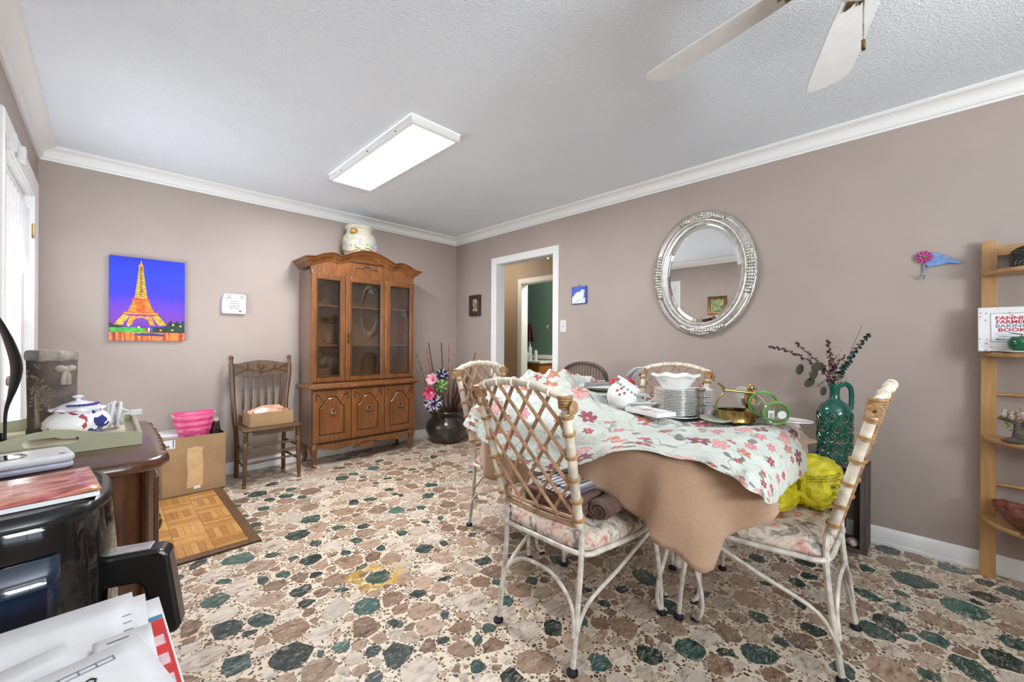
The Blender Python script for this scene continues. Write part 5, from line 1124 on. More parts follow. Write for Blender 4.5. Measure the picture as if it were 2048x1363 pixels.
for k in range(4):
    a0 = k*PI/2; o = MB(); rnd = random.Random(k)
    for q in range(-7, 8):
        a = a0+q*(.052 if k % 2 == 0 else .062); rr = .045-.003*abs(q); x, y = (A-.035)*math.cos(a), (B_-.035)*math.sin(a)
        for h in (-1, 0, 1): 
            s = .011+.008*rnd.random(); o.ball((x+h*.018*math.cos(a)*(1-abs(q)/9), y+h*.018*math.sin(a)*(1-abs(q)/9), .034+.010*(1-abs(h))*(1-abs(q)/8)), (s*1.1, s*.9, s*.7), 8, 6)
    for s in (-1, 1):
        a = a0+s*.30; c = Vector(((A-.03)*math.cos(a), (B_-.03)*math.sin(a), .038)); o.tube([c+Vector(((.004+.0013*i)*math.cos(i*.6), (.004+.0013*i)*math.sin(i*.6), 0)) for i in range(16)], .005, 6)
    o.build('carved_ornament', SILVER, mr, sharp=60)
# ------------------------------------------------------------------ bird hook
bh = thing('bird_hook', 'blue metal bird wall hook with a pink flower', 'wall hook', M=WR(-.045, 1.595))
BLUE = plain('worn_blue_paint', (108, 142, 196), .5, 0, .12, 60)
MB().prism([(-.085, .028), (-.068, .034), (-.06, .045), (-.045, .05), (-.028, .044), (-.005, .034), (.02, .024), (.04, .006), (.085, -.022), (.092, -.028), (.078, -.034), (.045, -.024), (.02, -.03), (-.012, -.036), (-.035, -.030), (-.05, -.012), (-.058, .005), (-.064, .022)], .010, .015).build('bird_cutout', BLUE, bh, smooth=False, bevel=.0015)
PINK = plain('magenta_petal', (196, 60, 138), .45, 0, .25, 60); pe = MB().ball((0, 0, 0), (.011, .0065, .003), 10, 6).mesh('petal'); pe.materials.append(PINK)
for ring_, (rr, n_, z) in enumerate(((.025, 10, .020), (.014, 8, .026))):
    for i in range(n_):
        a = 2*PI*i/n_+ring_*.3; o = bpy.data.objects.new('petal', pe); COL.objects.link(o); o.parent = bh; o.matrix_local = T(-.045+rr*math.cos(a), .018+rr*math.sin(a), z) @ RZ(a) @ RY(-.35)
MB().ball((-.045, .018, .029), (.009, .009, .006), 12, 8).build('flower_centre', plain('leaf_green', (70, 140, 40), .5, 0, .3, 90), bh)
MB().tube(spline([(-.045, -.02, .013), (-.045, -.06, .013), (-.045, -.085, .02), (-.045, -.10, .035), (-.045, -.085, .05)], 5), .0035, 8).build('hook', plain('lilac_grey_iron', (140, 136, 160), .5), bh); MB().tube([(-.04, -.05, .013), (-.02, -.024, .013)], .003, 6).build('hook_branch', BLUE, bh)
MB().ball((-.045, -.078, .054), .010, 14, 10).build('glass_knob', GLASSC, bh)
# ------------------------------------------------------------------ left wall: glazed door, framed picture, contacts
casing('trim_9', 'x', XL, LY0, LY1, LZ, 1, 1.5)
jm = MB(); jm.box((XL-TH/2, LY0, LZ/2), (TH, .016, LZ)); jm.box((XL-TH/2, LY1, LZ/2), (TH, .016, LZ)); jm.box((XL-TH/2, (LY0+LY1)/2, LZ), (TH, LY1-LY0, .016))
dj = struct(jm.build('door_3', WHITE, smooth=False))
dy0, dy1 = LY0+.012, LY1-.012; xd = XL-.05; sw_ = .12
def db(name, y0, y1, z0, z1, mat=WHITE, d=.04, x=xd): return MB().box((x, (y0+y1)/2, (z0+z1)/2), (d, y1-y0, z1-z0)).build(name, mat, dj, smooth=False, bevel=.003)
db('door_stile', dy0, dy0+sw_, .01, LZ-.012, plain('aged_cream_paint', (222, 216, 202), .45, 0, .04)); db('door_stile', dy1-sw_, dy1, .01, LZ-.012); db('door_rail', dy0+sw_, dy1-sw_, .01, .26); db('door_rail', dy0+sw_, dy1-sw_, LZ-.14, LZ-.012); db('pane', dy0+sw_, dy1-sw_, .26, LZ-.14, PANE, .006)
for z in (1.82, 1.0, .25): MB().tube([(XL+.004, LY1-.006, z-.045), (XL+.004, LY1-.006, z+.045)], .007, 8).build('hinge', BRASS, dj)
MB().box((xd+.022, dy0+.035, 1.085), (.004, .05, .08)).build('strike_plate', BRASS, dj, smooth=False, bevel=.001)
MB().lathe([(.025, 0), (.025, .006), (.010, .012), (.010, .03), (.024, .04), (.026, .052), (.018, .062), (0, .064)], 20, frame_m((0, 1, 0), (0, 0, 1), (1, 0, 0), (xd+.02, dy0+.05, .95))).build('door_knob', SILVERD, dj)
cu = MB().grid(lambda u, v: Vector((xd+.035+.012*math.sin(u*40), dy0+.16+(dy1-dy0-.26)*u, 1.93-.30*v*(1-.35*math.cos(PI*2*(u-.5)))-0.0)), 60, 6).build('door_curtain', plain('white_voile', (240, 240, 242), .8, 0, .02), None, sharp=80, solid=.002); tag(cu, 'short white voile curtain hanging at top of the glazed door', 'curtain')
for k, (y, z, lb) in enumerate(((2.86, 2.02, 'white alarm contact box on the near side of the door casing'), (3.15, 2.055, 'white alarm contact box above the glazed door'))):
    o = MB().box((0, 0, .012), (.03 if k == 0 else .05, .075, .024)).build('alarm_contact', WHITEP, None, smooth=False, bevel=.004); o.matrix_world = WL(y, z, XL+.022); tag(o, lb, 'sensor', 'alarm contacts')
gf = pic_frame('picture_frame', 'small gilt framed green picture on the left wall, seen in the mirror', WL(2.22, 1.72), .27, .27, .04, .03, plain('dull_gilt', (120, 84, 44), .4, .6, .3, 50), scene_mat('green_print', [(.35, (60, 90, 50)), (.5, (130, 150, 90)), (.62, (190, 180, 140)), (.72, (90, 60, 50))], 18))
# ------------------------------------------------------------------ hall and bathroom things
hl = thing('hall_pendant', 'small clear glass pendant light hanging in the hallway', 'pendant light', (3.93, 3.33, 2.19))
MB().lathe([(.012, .06), (.02, .05), (.045, .0), (.043, .0), (.018, .047), (.010, .056)], 20).build('glass_shade', GLASSC, hl); MB().tube([(0, 0, .05), (0, 0, ZC-2.19)], .005, 8).build('stem', SILVERD, hl); MB().ball((0, 0, .018), .018, 12, 8).build('bulb', emit('warm_bulb', (255, 220, 170), 40), hl)
ll = bpy.data.lights.new('hall_fill', 'POINT'); ll.energy = 11; ll.color = (1, .90, .78); ll.shadow_soft_size = .08; lo = bpy.data.objects.new('hall_fill', ll); COL.objects.link(lo); lo.location = (3.80, 4.6, 2.2)  # added fill light for the hall, set apart from the pendant
ll = bpy.data.lights.new('bathroom_fill', 'POINT'); ll.energy = 55; ll.color = (1, .95, .88); ll.shadow_soft_size = .12; lo = bpy.data.objects.new('bathroom_fill', ll); COL.objects.link(lo); lo.location = (4.85, 3.2, 2.2)  # added fill light to brighten the bathroom, no fixture behind it
VAN = wood('honey_oak_vanity', (150, 92, 40), (186, 126, 66), (3, 3, .6), .4)
vn = thing('vanity', 'honey oak bathroom vanity with white worktop seen through two doorways', 'cabinet', (5.13, 4.75, 0))
MB().box((0, 0, .40), (.50, .92, .80)).build('case', VAN, vn, smooth=False, bevel=.003)
for y in (-.31, .0, .31):
    d = MB().box((-.257, y, .70), (.016, .26, .15)).build('drawer', VAN, vn, smooth=False, bevel=.005); MB().ball((-.275, y, .70), .014, 12, 8).build('knob', ABRASS, d)
    d = MB().box((-.257, y, .33), (.016, .26, .50)).build('door', VAN, vn, smooth=False, bevel=.005); MB().ball((-.275, y+.09, .50), .014, 12, 8).build('knob', ABRASS, d)
wt = MB().box((5.12, 4.74, .818), (.54, .97, .036)).build('worktop', PORCB, None, smooth=False, bevel=.008); tag(wt, 'cream worktop on the bathroom vanity', 'worktop')
wb = .837
def bottle(label, x, y, r, h, mat, capm, pump=False):
    t = thing('toiletry_bottle', label, 'bottle', (x, y, wb)); MB().lathe([(0, 0), (r, 0), (r, h*.7), (r*.8, h*.8), (r*.35, h*.86), (r*.35, h*.9), (0, h*.9)], 16).build('bottle_body', mat, t); MB().lathe([(r*.4, h*.88), (r*.4, h), (0, h)], 12).build('cap', capm, t)
    if pump: MB().tube([(0, 0, h), (0, 0, h+.03), (-.03, 0, h+.032)], .006, 6).build('pump', WHITEP, t)
    return t
BL = plain('blue_cap', (40, 80, 190), .4)
bottle('white lotion bottle with blue cap on the vanity', 4.97, 4.46, .03, .20, WHITEP, BL); bottle('tall pump bottle on the bathroom vanity', 5.07, 4.68, .035, .27, plain('pale_lotion', (214, 214, 196), .3), WHITEP, True)
bottle('clear bottle with white cap beside the basket', 4.98, 4.66, .028, .16, plain('label_white_blue', (190, 204, 220), .35, 0, .2, 60), WHITEP); bottle('slender dark bottle behind the basket', 5.10, 4.84, .02, .22, plain('dark_bottle', (70, 64, 60), .3), WHITEP)
bk = thing('bath_basket', 'grey wire basket with red things on the vanity', 'basket', (4.99, 4.86, wb))
for z in (.01, .035, .06): MB().tube([(x, y, z) for x, y in rrect(.16, .22, .03, 4)], .004, 6, True).build('wire', SILVERD, bk)
MB().prism(rrect(.155, .215, .03, 4), 0, .006).build('basket_floor', SILVERD, bk, smooth=False)
for k, (x, y) in enumerate(((0, -.04), (.03, .05), (-.03, .03))): MB().ball((x, y, .06), (.045, .05, .05), 14, 10, fn=lambda d: 1+.2*noise.noise(d*3)).build('red_item', plain('red_item%d' % k, (150, 26, 34), .6), bk)
tw = MB().grid(lambda u, v: Vector((BX-.03-.02*math.cos(u*18)*(.3+v), 5.0+(.08+.07*v)*(u-.5)*2-.0, 1.47-.32*v*(1-.3*abs(u-.35)))), 24, 12).build('hand_towel', plain('maroon_towel', (96, 38, 42), .9, 0, .15, 60), None, solid=.012, sharp=80); tag(tw, 'maroon hand towel hanging on the green bathroom wall', 'towel')
hk = MB().tube(spline([(BX-.003, 4.55, 1.43), (BX-.03, 4.55, 1.42), (BX-.035, 4.55, 1.39), (BX-.02, 4.55, 1.38)], 4), .005, 8).build('wall_hook', WHITEP); tag(hk, 'small white hook on the green bathroom wall', 'wall hook')
# ------------------------------------------------------------------ serving tray and things on the commode
TOPZ = .801
SAGE = plain('sage_painted_wood', (164, 164, 134), .5, 0, .06, 8)
tx0, tx1, ty0, ty1 = -.315, .085, 1.81, 2.30
tr = thing('serving_tray', 'sage green wooden serving tray with cut-out handle on the commode', 'tray', ((tx0+tx1)/2, (ty0+ty1)/2, TOPZ))
tw_, td_ = tx1-tx0, ty1-ty0
MB().box((0, 0, .006), (tw_-.02, td_-.02, .010)).build('tray_floor', plain('cream_tray_floor', (226, 218, 190), .4, 0, .05), tr, smooth=False)
lf = MB().ball((.09, -.02, .0125), (.05, .022, .0012), 16, 4).build('painted_leaf', plain('teal_leaf', (60, 130, 116), .45, 0, .2, 60), tr)
def handle_side():
    q = 28; top = []
    for i in range(q+1):
        x = -tw_/2+tw_*i/q; top.append((x, .039+.034*math.exp(-((x)/.105)**2)))
    slot = [(.062*math.cos(a)*(1) if abs(math.cos(a)) < .0 else 0, 0) for a in []]
    hole = arc(.045, .040, .012, .012, -90, 90, 6)+arc(-.045, .040, .012, .012, 90, 270, 6)
    # board as strips around the slot
    m = MB(); n = 14
    outer = [(-tw_/2, 0), (tw_/2, 0)]+top[::-1]
    cx, cy = 0, .040; k = 56
    def radial(poly, a):
        best = None
        for i in range(len(poly)):
            p, r = Vector(poly[i]), Vector(poly[(i+1) % len(poly)]); d = Vector((math.cos(a), math.sin(a))); e = r-p; den = d.x*e.y-d.y*e.x
            if abs(den) < 1e-9: continue
            w = p-Vector((cx, cy)); t = (w.x*e.y-w.y*e.x)/den; s = (w.x*d.y-w.y*d.x)/den
            if t > 1e-6 and -1e-6 <= s <= 1+1e-6: best = t if best is None else max(best, t)
        return best
    angs = sorted(set([2*PI*i/k for i in range(k)]+[math.atan2(y-cy, x-cx) % (2*PI) for x, y in outer[:2]+[top[0], top[-1]]]))
    vi, vo = [], []
    for a in angs: vi.append((cx+radial(hole, a)*math.cos(a), cy+radial(hole, a)*math.sin(a))); vo.append((cx+radial(outer, a)*math.cos(a), cy+radial(outer, a)*math.sin(a)))
    N_ = len(angs); vs = [(x, y, z) for z in (-.006, .006) for L in (vi, vo) for x, y in L]
    fs = []
    for i in range(N_):
        j = (i+1) % N_; fs += [(i, j, N_+j, N_+i), (2*N_+i, 3*N_+i, 3*N_+j, 2*N_+j), (i, 2*N_+i, 2*N_+j, j), (N_+i, N_+j, 3*N_+j, 3*N_+i)]
    return m.add(vs, fs)
for s in (-1, 1):
    o = handle_side().build('handle_side', SAGE, tr, sharp=30); o.matrix_local = frame_m((1, 0, 0), (0, 0, 1), (0, -1, 0), (0, s*(td_/2-.006), 0)); MB().box((s*(tw_/2-.006), 0, .020), (.012, td_-.024, .040)).build('side_board', SAGE, tr, smooth=False, bevel=.003)
TF = TOPZ+.0125
# stone crock
ck = thing('stone_crock', 'tall grey stoneware crock with bow and tree relief', 'crock', (-.135, 2.17, TF))
def crockmat(name, c, b=.3): return plain(name, c, .75, 0, .28, 14, b, 40)
CRK, CRK2 = crockmat('brown_grey_stoneware', (94, 82, 76)), crockmat('pale_grey_stoneware', (158, 150, 140), .6)
CKS = Matrix.Diagonal((.70, .70, .93, 1))
MB().lathe([(0, 0), (.086, 0), (.088, .012), (.084, .022), (.083, .028), (.084, .10), (.088, .275), (.084, .28), (0, .28)], 40).build('crock_body', CRK, ck, M=CKS); MB().lathe([(.086, .270), (.095, .276), (.099, .288), (.099, .302), (.094, .312), (.080, .315), (.074, .31), (.074, .2), (0, .19)], 8, RZ(.39)).build('crock_rim', CRK2, ck, sharp=30, bevel=.006, M=CKS)
def on_cyl(a, z, r=.087): return (r*math.cos(a), r*math.sin(a), z)
bo = MB(); a0 = -1.0
for da, dz, sx in ((-.22, .245, .022), (.22, .245, .022)): bo.ball(on_cyl(a0+da, dz, .090), (sx, sx, .013), 12, 8)
bo.ball(on_cyl(a0, .243, .092), .011, 10, 8)
for da in (-.09, .10): bo.tube([on_cyl(a0+da*.3, .24, .091), on_cyl(a0+da, .215, .091), on_cyl(a0+da*1.2, .185, .090)], [.009, .011, .010], 8)
bo.build('bow_relief', CRK2, ck, M=CKS); trm = MB(); a1 = -2.15; rnd = random.Random(4)
trm.tube([on_cyl(a1+.1, .03), on_cyl(a1, .09), on_cyl(a1-.05, .15)], [.012, .008, .006], 6)
for k in range(110):
    a = a1+rnd.gauss(0, .27); z = .165+rnd.gauss(0, .042)
    if .05 < z < .26: trm.ball(on_cyl(a, z, .087), (.005, .005, .005), 5, 4)
trm.build('tree_relief', plain('tan_relief', (138, 120, 100), .8, 0, .2), ck, M=CKS)['kind'] = 'stuff'
# lidded jar
JS = Matrix.Scale(.86, 4)
tj = thing('lidded_jar', 'white porcelain jar with blue and red flowers and lid on the tray', 'jar', (-.068, 2.03, TF))
def jarmat():
    t = NT('chinoiserie_porcelain'); v = t.coord('Object'); n = t.noise(v, 26, 2, .5, .5); n2 = t.noise(v, 17, 2, .5, .3); s = t.n('SeparateXYZ'); t.l(v, s.inputs[0])
    c = t.mix(t.math('MULTIPLY', t.math('GREATER_THAN', n2, .60), .95), (240, 240, 242), (166, 36, 66))
    ang = t.math('ARCTAN2', s.outputs[1], s.outputs[0]); w = t.math('SUBTRACT', .62, t.math('MULTIPLY', s.outputs[2], 5.0)); bandm = t.math('LESS_THAN', t.math('ABSOLUTE', t.math('ADD', ang, .80)), w)
    bl = t.mix(t.math('GREATER_THAN', n, .46), (232, 234, 242), (44, 50, 120)); return t.fin(t.mix(bandm, c, bl), .1, Coat_Weight=.5)
JM = jarmat()
MB().lathe([(0, 0), (.055, 0), (.06, .004), (.085, .022), (.098, .046), (.096, .066), (.082, .086), (.066, .098), (.064, .104), (.072, .110), (.068, .112), (.058, .103), (0, .10)], 40).build('jar_body', JM, tj, M=JS)
def lidfn(u, v):
    a = 2*PI*u; pr = [(.078, .108), (.074, .113), (.062, .119), (.045, .130), (.02, .140), (.008, .143), (.0075, .149), (.017, .155), (.018, .159), (.008, .163), (0, .164)]; t = v*10; i = min(int(t), 9); f = t-i; r = pr[i][0]*(1-f)+pr[i+1][0]*f; z = pr[i][1]*(1-f)+pr[i+1][1]*f; k = .05*math.cos(8*a) if r > .065 else 0; return Vector((r*(1+k)*math.cos(a), r*(1+k)*math.sin(a), z+(.003*math.cos(8*a) if r > .07 else 0)))
MB().grid(lidfn, 64, 30, True).build('lid', plain('blue_spotted_porcelain', (226, 228, 238), .12, 0, .06, 30, Coat_Weight=.4), tj, M=JS); m = MB()
for i in range(9): a = -2.0+.26*i; m.ball((.052*math.cos(a), .052*math.sin(a), .1275), (.010, .010, .004), 8, 5)
m.build('lid_flowers', plain('cobalt', (46, 52, 126), .2), tj, M=JS)
# coiled cable
cc = thing('extension_cable', 'coiled white extension cable with plug on the tray', 'cable', (.025, 2.13, TF))
pts = []
for i in range(24*8+1):
    a = 2*PI*i/24; n_ = i/24; ox_, or_ = .014*math.cos(n_*2.4), .010*math.sin(n_*2.4); r = .036+or_; pts.append((ox_+.004*math.sin(a*.5), r*math.cos(a), .051+r*math.sin(a)))
pts += [(.02, -.03, .07), (.035, -.045, .062), (.05, -.05, .058)]
MB().tube(pts, .0048, 6).build('cable', WHITEP, cc)
pg = MB().box((.055, -.05, .058), (.034, .022, .022)).build('plug', WHITEP, cc, smooth=False, bevel=.005)
for dx in (-.006, .006): MB().box((.03, -.05+dx, .058), (.02, .0025, .007)).build('prong', SILVERD, pg, smooth=False)
# dark curved metal blade
bl_ = thing('metal_leaf_stake', 'tall dark curved metal leaf standing at the tray edge', 'ornament', (-.235, 2.08, TF))
P_ = spline([(.005, -.02, 0), (.004, -.01, .09), (.012, .0, .16), (.014, .02, .24), (-.004, .04, .33), (-.03, .06, .42)], 8); wd = [.007, .007, .008, .009, .012, .018, .028, .036, .042, .044, .042, .038, .03, .02, .008]
def blf(u, v):
    i = min(int(u*(len(P_)-1)), len(P_)-2); f = u*(len(P_)-1)-i; p = P_[i].lerp(P_[i+1], f); t = u*(len(wd)-1); k = min(int(t), len(wd)-2); w_ = 1.45*(wd[k]*(1-t+k)+wd[k+1]*(t-k)); s = (v-.5)*2; return p+Vector((-.22*s*w_+.25*w_*s*s, s*w_, 0))
MB().grid(blf, 40, 8).build('leaf_blade', plain('dark_bronze', (44, 40, 46), .38, .5, .3, 20), bl_, solid=.004, sharp=70); MB().lathe([(.03, 0), (.03, .004), (.008, .008), (.006, .03), (0, .03)], 20).build('foot', BLACKP, bl_)
# phone base
ph = thing('phone_base', 'white cordless phone base with keypad at the edge of the commode', 'telephone', (-.175, 1.66, TOPZ), .18)
MB().prism(rrect(.21, .14, .02), 0, .016).build('lower_case', plain('lilac_plastic', (196, 198, 220), .3), ph, smooth=False, bevel=.006); MB().prism(rrect(.215, .145, .022), .017, .036).build('upper_case', WHITEP, ph, smooth=False, bevel=.007)
MB().prism([(-.02, -.035), (.02, -.028), (.028, 0), (.02, .028), (-.02, .035)], .036, .0375).build('display', BLACKG, ph, smooth=False)
for r in range(4):
    for c in range(3): MB().box((-.035-.017*r, -.024+.024*c, .0375), (.010, .014, .003)).build('key', plain('dark_key', (70, 72, 80), .4) if (r, c) == (0, 0) else ph.children[-1].data.materials[0], ph, smooth=False, bevel=.001)
MB().lathe([(.006, .0362), (.006, .037), (0, .037)], 14, T(.085, -.045, 0)).build('maker_badge', plain('grey_badge', (110, 112, 124), .4), ph)
# ------------------------------------------------------------------ air fryer on a low stand in front
st = thing('utility_stand', 'low dark wooden stand under the air fryer', 'stand', (-.155, 1.0, 0))
MB().box((0, 0, .45), (.34, .80, .03)).build('stand_top', WALNUT, st, smooth=False, bevel=.005)
for sx in (-1, 1):
    for sy in (-1, 1): MB().box((sx*.14, sy*.37, .2175), (.035, .035, .435)).build('leg', WALNUT, st, smooth=False, bevel=.003)
FZ = .466
af = thing('air_fryer', 'glossy black air fryer with basket handle beside the stack of mail', 'air fryer', (-.165, 1.215, FZ))
def sup(r, n=48, e=3.2): return [(math.copysign(abs(math.cos(2*PI*i/n))**(2/e)*r[0], math.cos(2*PI*i/n)), math.copysign(abs(math.sin(2*PI*i/n))**(2/e)*r[1], math.sin(2*PI*i/n))) for i in range(n)]
def stack(lay, e=3.2, n=56):
    m = MB(); vs = []; k = n
    for rx, ry, z in lay: vs += [(x, y, z) for x, y in sup((rx, ry), n, e)]
    return m.add(vs, [(r*k+i, r*k+(i+1) % k, (r+1)*k+(i+1) % k, (r+1)*k+i) for r in range(len(lay)-1) for i in range(k)]+[tuple(range(k-1, -1, -1)), tuple(range((len(lay)-1)*k, len(lay)*k))])
stack([(.165, .16, 0), (.178, .172, .012), (.186, .180, .08), (.185, .179, .24), (.176, .170, .35), (.174, .168, .358)]).build('fryer_body', BLACKG, af, sharp=50)
stack([(.174, .168, .358), (.176, .170, .366), (.170, .164, .376), (.160, .154, .380), (.156, .150, .377)]).build('top_trim', BLACKP, af, sharp=50)
stack([(.154, .148, .374), (.152, .146, .379), (.05, .05, .381)]).build('top_panel', plain('grey_top_plastic', (104, 100, 102), .35, 0, .05), af, sharp=50)
MB().grid(lambda u, v: Vector((-.14+.25*u, -.182*(1-(abs(-.14+.25*u)/.188)**3.2)**(1/3.2)-.001, .05+.26*v)), 16, 4).build('viewing_window', plain('blue_black_glass', (16, 34, 56), .05, 0, .2, 8, Coat_Weight=.6), af, solid=.002)
hdl = [(.165, .19), (.165, .250), (.262, .250), (.275, .240), (.296, .085), (.290, .072), (.262, .070), (.252, .078), (.236, .175), (.226, .188)]
MB().prism(hdl, -.024, .024, frame_m((.957, -.29, 0), (0, 0, 1), (-.29, -.957, 0), (0, -.02, 0))).build('basket_handle', BLACKP, af, smooth=False, bevel=.008)
MB().box((0, 0, 0), (.062, .034, .004)).build('handle_plate', SILVER, af, smooth=False, bevel=.001, M=T(.205, -.082, .2525) @ RZ(-.294))
# food magazine on top
def foodmat():
    t = NT('food_photo_print'); v = t.coord('Object', (1.0, 2.4, 1), (0, 0, .35)); n = t.noise(v, 8, 4, .55, 1.2); n2 = t.noise(v, 30, 3)
    return t.fin(t.mix(.25, t.ramp(n, [(.30, (120, 30, 24)), (.42, (170, 50, 44)), (.5, (226, 150, 150)), (.56, (206, 120, 60)), (.66, (160, 90, 40)), (.75, (236, 220, 220))]), t.ramp(n2, [(.4, (90, 20, 20)), (.6, (240, 190, 170))])), .3, Coat_Weight=.3)
mg_ = thing('food_magazine', 'food magazine with red berry cover lying on the air fryer', 'magazine', (-.155, 1.19, FZ+.382), .10)
MB().box((0, 0, .004), (.275, .205, .008)).build('pages', PAPER, mg_, smooth=False); MB().grid(lambda u, v: Vector(((u-.5)*.28, (v-.5)*.21, .0088+.004*u*u)), 10, 4).build('cover', foodmat(), mg_, solid=.0006)
# ------------------------------------------------------------------ mail pile on a storage box
sb = thing('storage_box', 'plain cardboard storage box under the mail', 'box', (-.165, .745, FZ)); MB().box((0, 0, .115), (.32, .34, .23)).build('carton', CARD, sb, smooth=False, bevel=.004); MB().box((0, 0, .235), (.33, .35, .01)).build('lid', CARD, sb, smooth=False, bevel=.002)
MZ = FZ+.241
BLUP = plain('blue_print', (40, 76, 136), .6); GRY = plain('grey_print', (120, 124, 130), .6); REDP = plain('red_print', (206, 34, 34), .45); TEALP = plain('teal_strip', (46, 130, 164), .5)
def sheet(name, label, x, y, z, w, h, rz, cat='paper', mat=PAPER, curl=0.0):
    t = thing(name, label, cat, (x, y, z), rz, 'papers in the mail pile')
    MB().grid(lambda u, v: Vector(((u-.5)*w, (v-.5)*h, .0006+curl*(u-.3)**2)), 10, 6).build('sheet', mat, t, solid=.0008); return t
rm_ = sheet('magazine', 'red and white catalogue lying under the mail sheets', -.036, .75, MZ+.002, .21, .31, .03, 'magazine')
MB().box((.0, .088, .0018), (.205, .010, .0006)).build('teal_band', TEALP, rm_, smooth=False); MB().box((0, -.035, .0018), (.205, .23, .0006)).build('red_cover', REDP, rm_, smooth=False)
for k in range(3): MB().box((.082, .02-.05*k, .0024), (.032, .026, .0005)).build('printed_panel', plain('pinkish_panel%d' % k, (226, 190, 196), .5, 0, .15, 60), rm_, smooth=False)
for k in range(6): MB().box((-.03+.02*(k % 2), .13-.010*k, .0018), (.10, .0028, .0005)).build('text_line', GRY, rm_, smooth=False)
big = sheet('letter_sheet', 'large blank white envelope on top of the mail pile', -.125, .775, MZ+.013, .32, .31, .02)
for k in range(7): MB().box((.15, .08-.022*k, .0016), (.010, .0012, .0005)).build('tick_mark', GRY, big, smooth=False)
big2 = sheet('letter_sheet', 'white sheet peeking out under the large envelope', -.115, .77, MZ+.008, .322, .31, -.01)
e1 = sheet('envelope', 'white envelope with blue stripe in the mail pile', -.13, .70, MZ+.017, .25, .20, .30); MB().box((-.06, .085, .0016), (.12, .006, .0006)).build('blue_stripe', BLUP, e1, smooth=False); MB().box((.03, .062, .0016), (.05, .004, .0006)).build('blue_stripe', BLUP, e1, smooth=False)
e2 = sheet('envelope', 'window envelope with printed boxes at the front of the pile', -.06, .655, MZ+.022, .23, .20, .20); bx_ = MB()
for k in range(7): 
    for (a, b, c_, d_) in ((.0, .0095, .016, .001), (.0, -.0005, .016, .001), (.008, .0045, .001, .011)): bx_.box((-.02+.016*k+a, .066+b, .0016), (c_, d_, .0005))
bx_.build('printed_boxes', GRY, e2, smooth=False)['kind'] = 'stuff'; sq = MB(); [sq.tube(spline([(-.09+.0105*i+.005*math.cos(q*1.3), y_+.006*math.sin(q*1.3), .0018) for q in range(6)], 3), .0011, 5) for y_, n0, n1 in ((.040, 0, 15), (.024, 7, 14)) for i in range(n0, n1)]; sq.build('ink_scribble', BLACK, e2)['kind'] = 'stuff'
e3 = sheet('envelope', 'narrow white envelope at the right side of the pile', .020, .69, MZ+.019, .06, .22, .02); MB().box((-.005, .095, .0016), (.022, .002, .0005)).build('text_line', GRY, e3, smooth=False)
# ------------------------------------------------------------------ carton with packed things
bx = thing('cardboard_box', 'large open cardboard box with torn tape beside the oak chair', 'box', (.47, 3.975, .016))
w_, d_, h_ = .372, .33, .415
for nm, c, dd in (('side', (0, -d_/2, h_/2), (w_, .006, h_)), ('side', (0, d_/2, h_/2), (w_, .006, h_)), ('side', (-w_/2, 0, h_/2), (.006, d_, h_)), ('side', (w_/2, 0, h_/2), (.006, d_, h_)), ('bottom', (0, 0, .004), (w_, d_, .006))): MB().box(c, dd).build(nm, CARD, bx, smooth=False)
TAPE = plain('clear_tape', (206, 170, 122), .2, 0, .06, 12, Coat_Weight=.4)
MB().prism([(-.05, -.17), (.045, -.165), (.05, .0), (.042, .09), (.05, .12), (.0, .13), (-.045, .12), (-.05, .04), (-.042, -.06)], 0, .0006, frame_m((1, 0, 0), (0, 0, 1), (0, -1, 0), (.0, -d_/2-.0036, h_/2))).build('tape', TAPE, bx, smooth=False)
MB().prism([(-.02, -.012), (.022, -.008), (.02, .012), (-.018, .010)], 0, .001, frame_m((1, 0, 0), (0, 0, 1), (0, -1, 0), (.012, -d_/2-.0045, .035))).build('torn_label', PAPER, bx, smooth=False)
lb = MB().box((-.148, -d_/2-.0042, .375), (.066, .0012, .062)).build('shipping_label', PAPER, bx, smooth=False); mm = MB()
for i in range(10): mm.box((-.172+.0026*i, -d_/2-.0052, .36), (.0013, .0006, .018))
mm.build('barcode', BLACK, lb, smooth=False)['kind'] = 'stuff'; MB().box((-.126, -d_/2-.0052, .378), (.007, .0006, .05)).build('blue_bar', BLUP, lb, smooth=False)
for k in range(3): MB().ball((-.126, -d_/2-.0056, .360+.013*k), (.0022, .0005, .0030), 10, 6).build('label_dot', PAPER, lb)
# filler under the packed things keeps them at rim height
pb = MB(); PNK = NT('pink_striped_film'); v = PNK.coord('Object'); s = PNK.n('SeparateXYZ'); PNK.l(v, s.inputs[0]); f = PNK.math('FRACT', PNK.math('ADD', PNK.math('MULTIPLY', s.outputs[2], 21), PNK.math('MULTIPLY', PNK.noise(v, 8, 2), .4))); PNK.bump(PNK.noise(v, 20, 4, .6, 1.5), .5, .01); PNK.fin(PNK.mix(PNK.math('GREATER_THAN', f, .5), (226, 70, 128), (240, 128, 164)), .4)
pbag = thing('pink_bag', 'pink striped plastic bag standing in the cardboard box', 'bag', (.478, 3.93, .30), .12)
def pbf(u, v):
    a = 2*PI*u; r = .072+.055*v+.006*math.sin(5*a+v*6)+.004*math.sin(11*a); return Vector((r*1.0*math.cos(a), r*.75*math.sin(a), .29*v+(.006*math.sin(3*a) if v > .9 else 0)))
MB().grid(pbf, 48, 16, True).build('bag_film', PNK.m, pbag, solid=.002, sharp=80); MB().prism([(p[0], p[1]) for p in [pbf(i/24, .02) for i in range(24)]], -.002, .002).build('bag_bottom', PNK.m, pbag, smooth=False); MB().ball((0, 0, .16), (.10, .08, .10), 20, 12).build('tissue_filling', plain('pink_tissue', (214, 80, 130), .6, 0, .2), pbag)
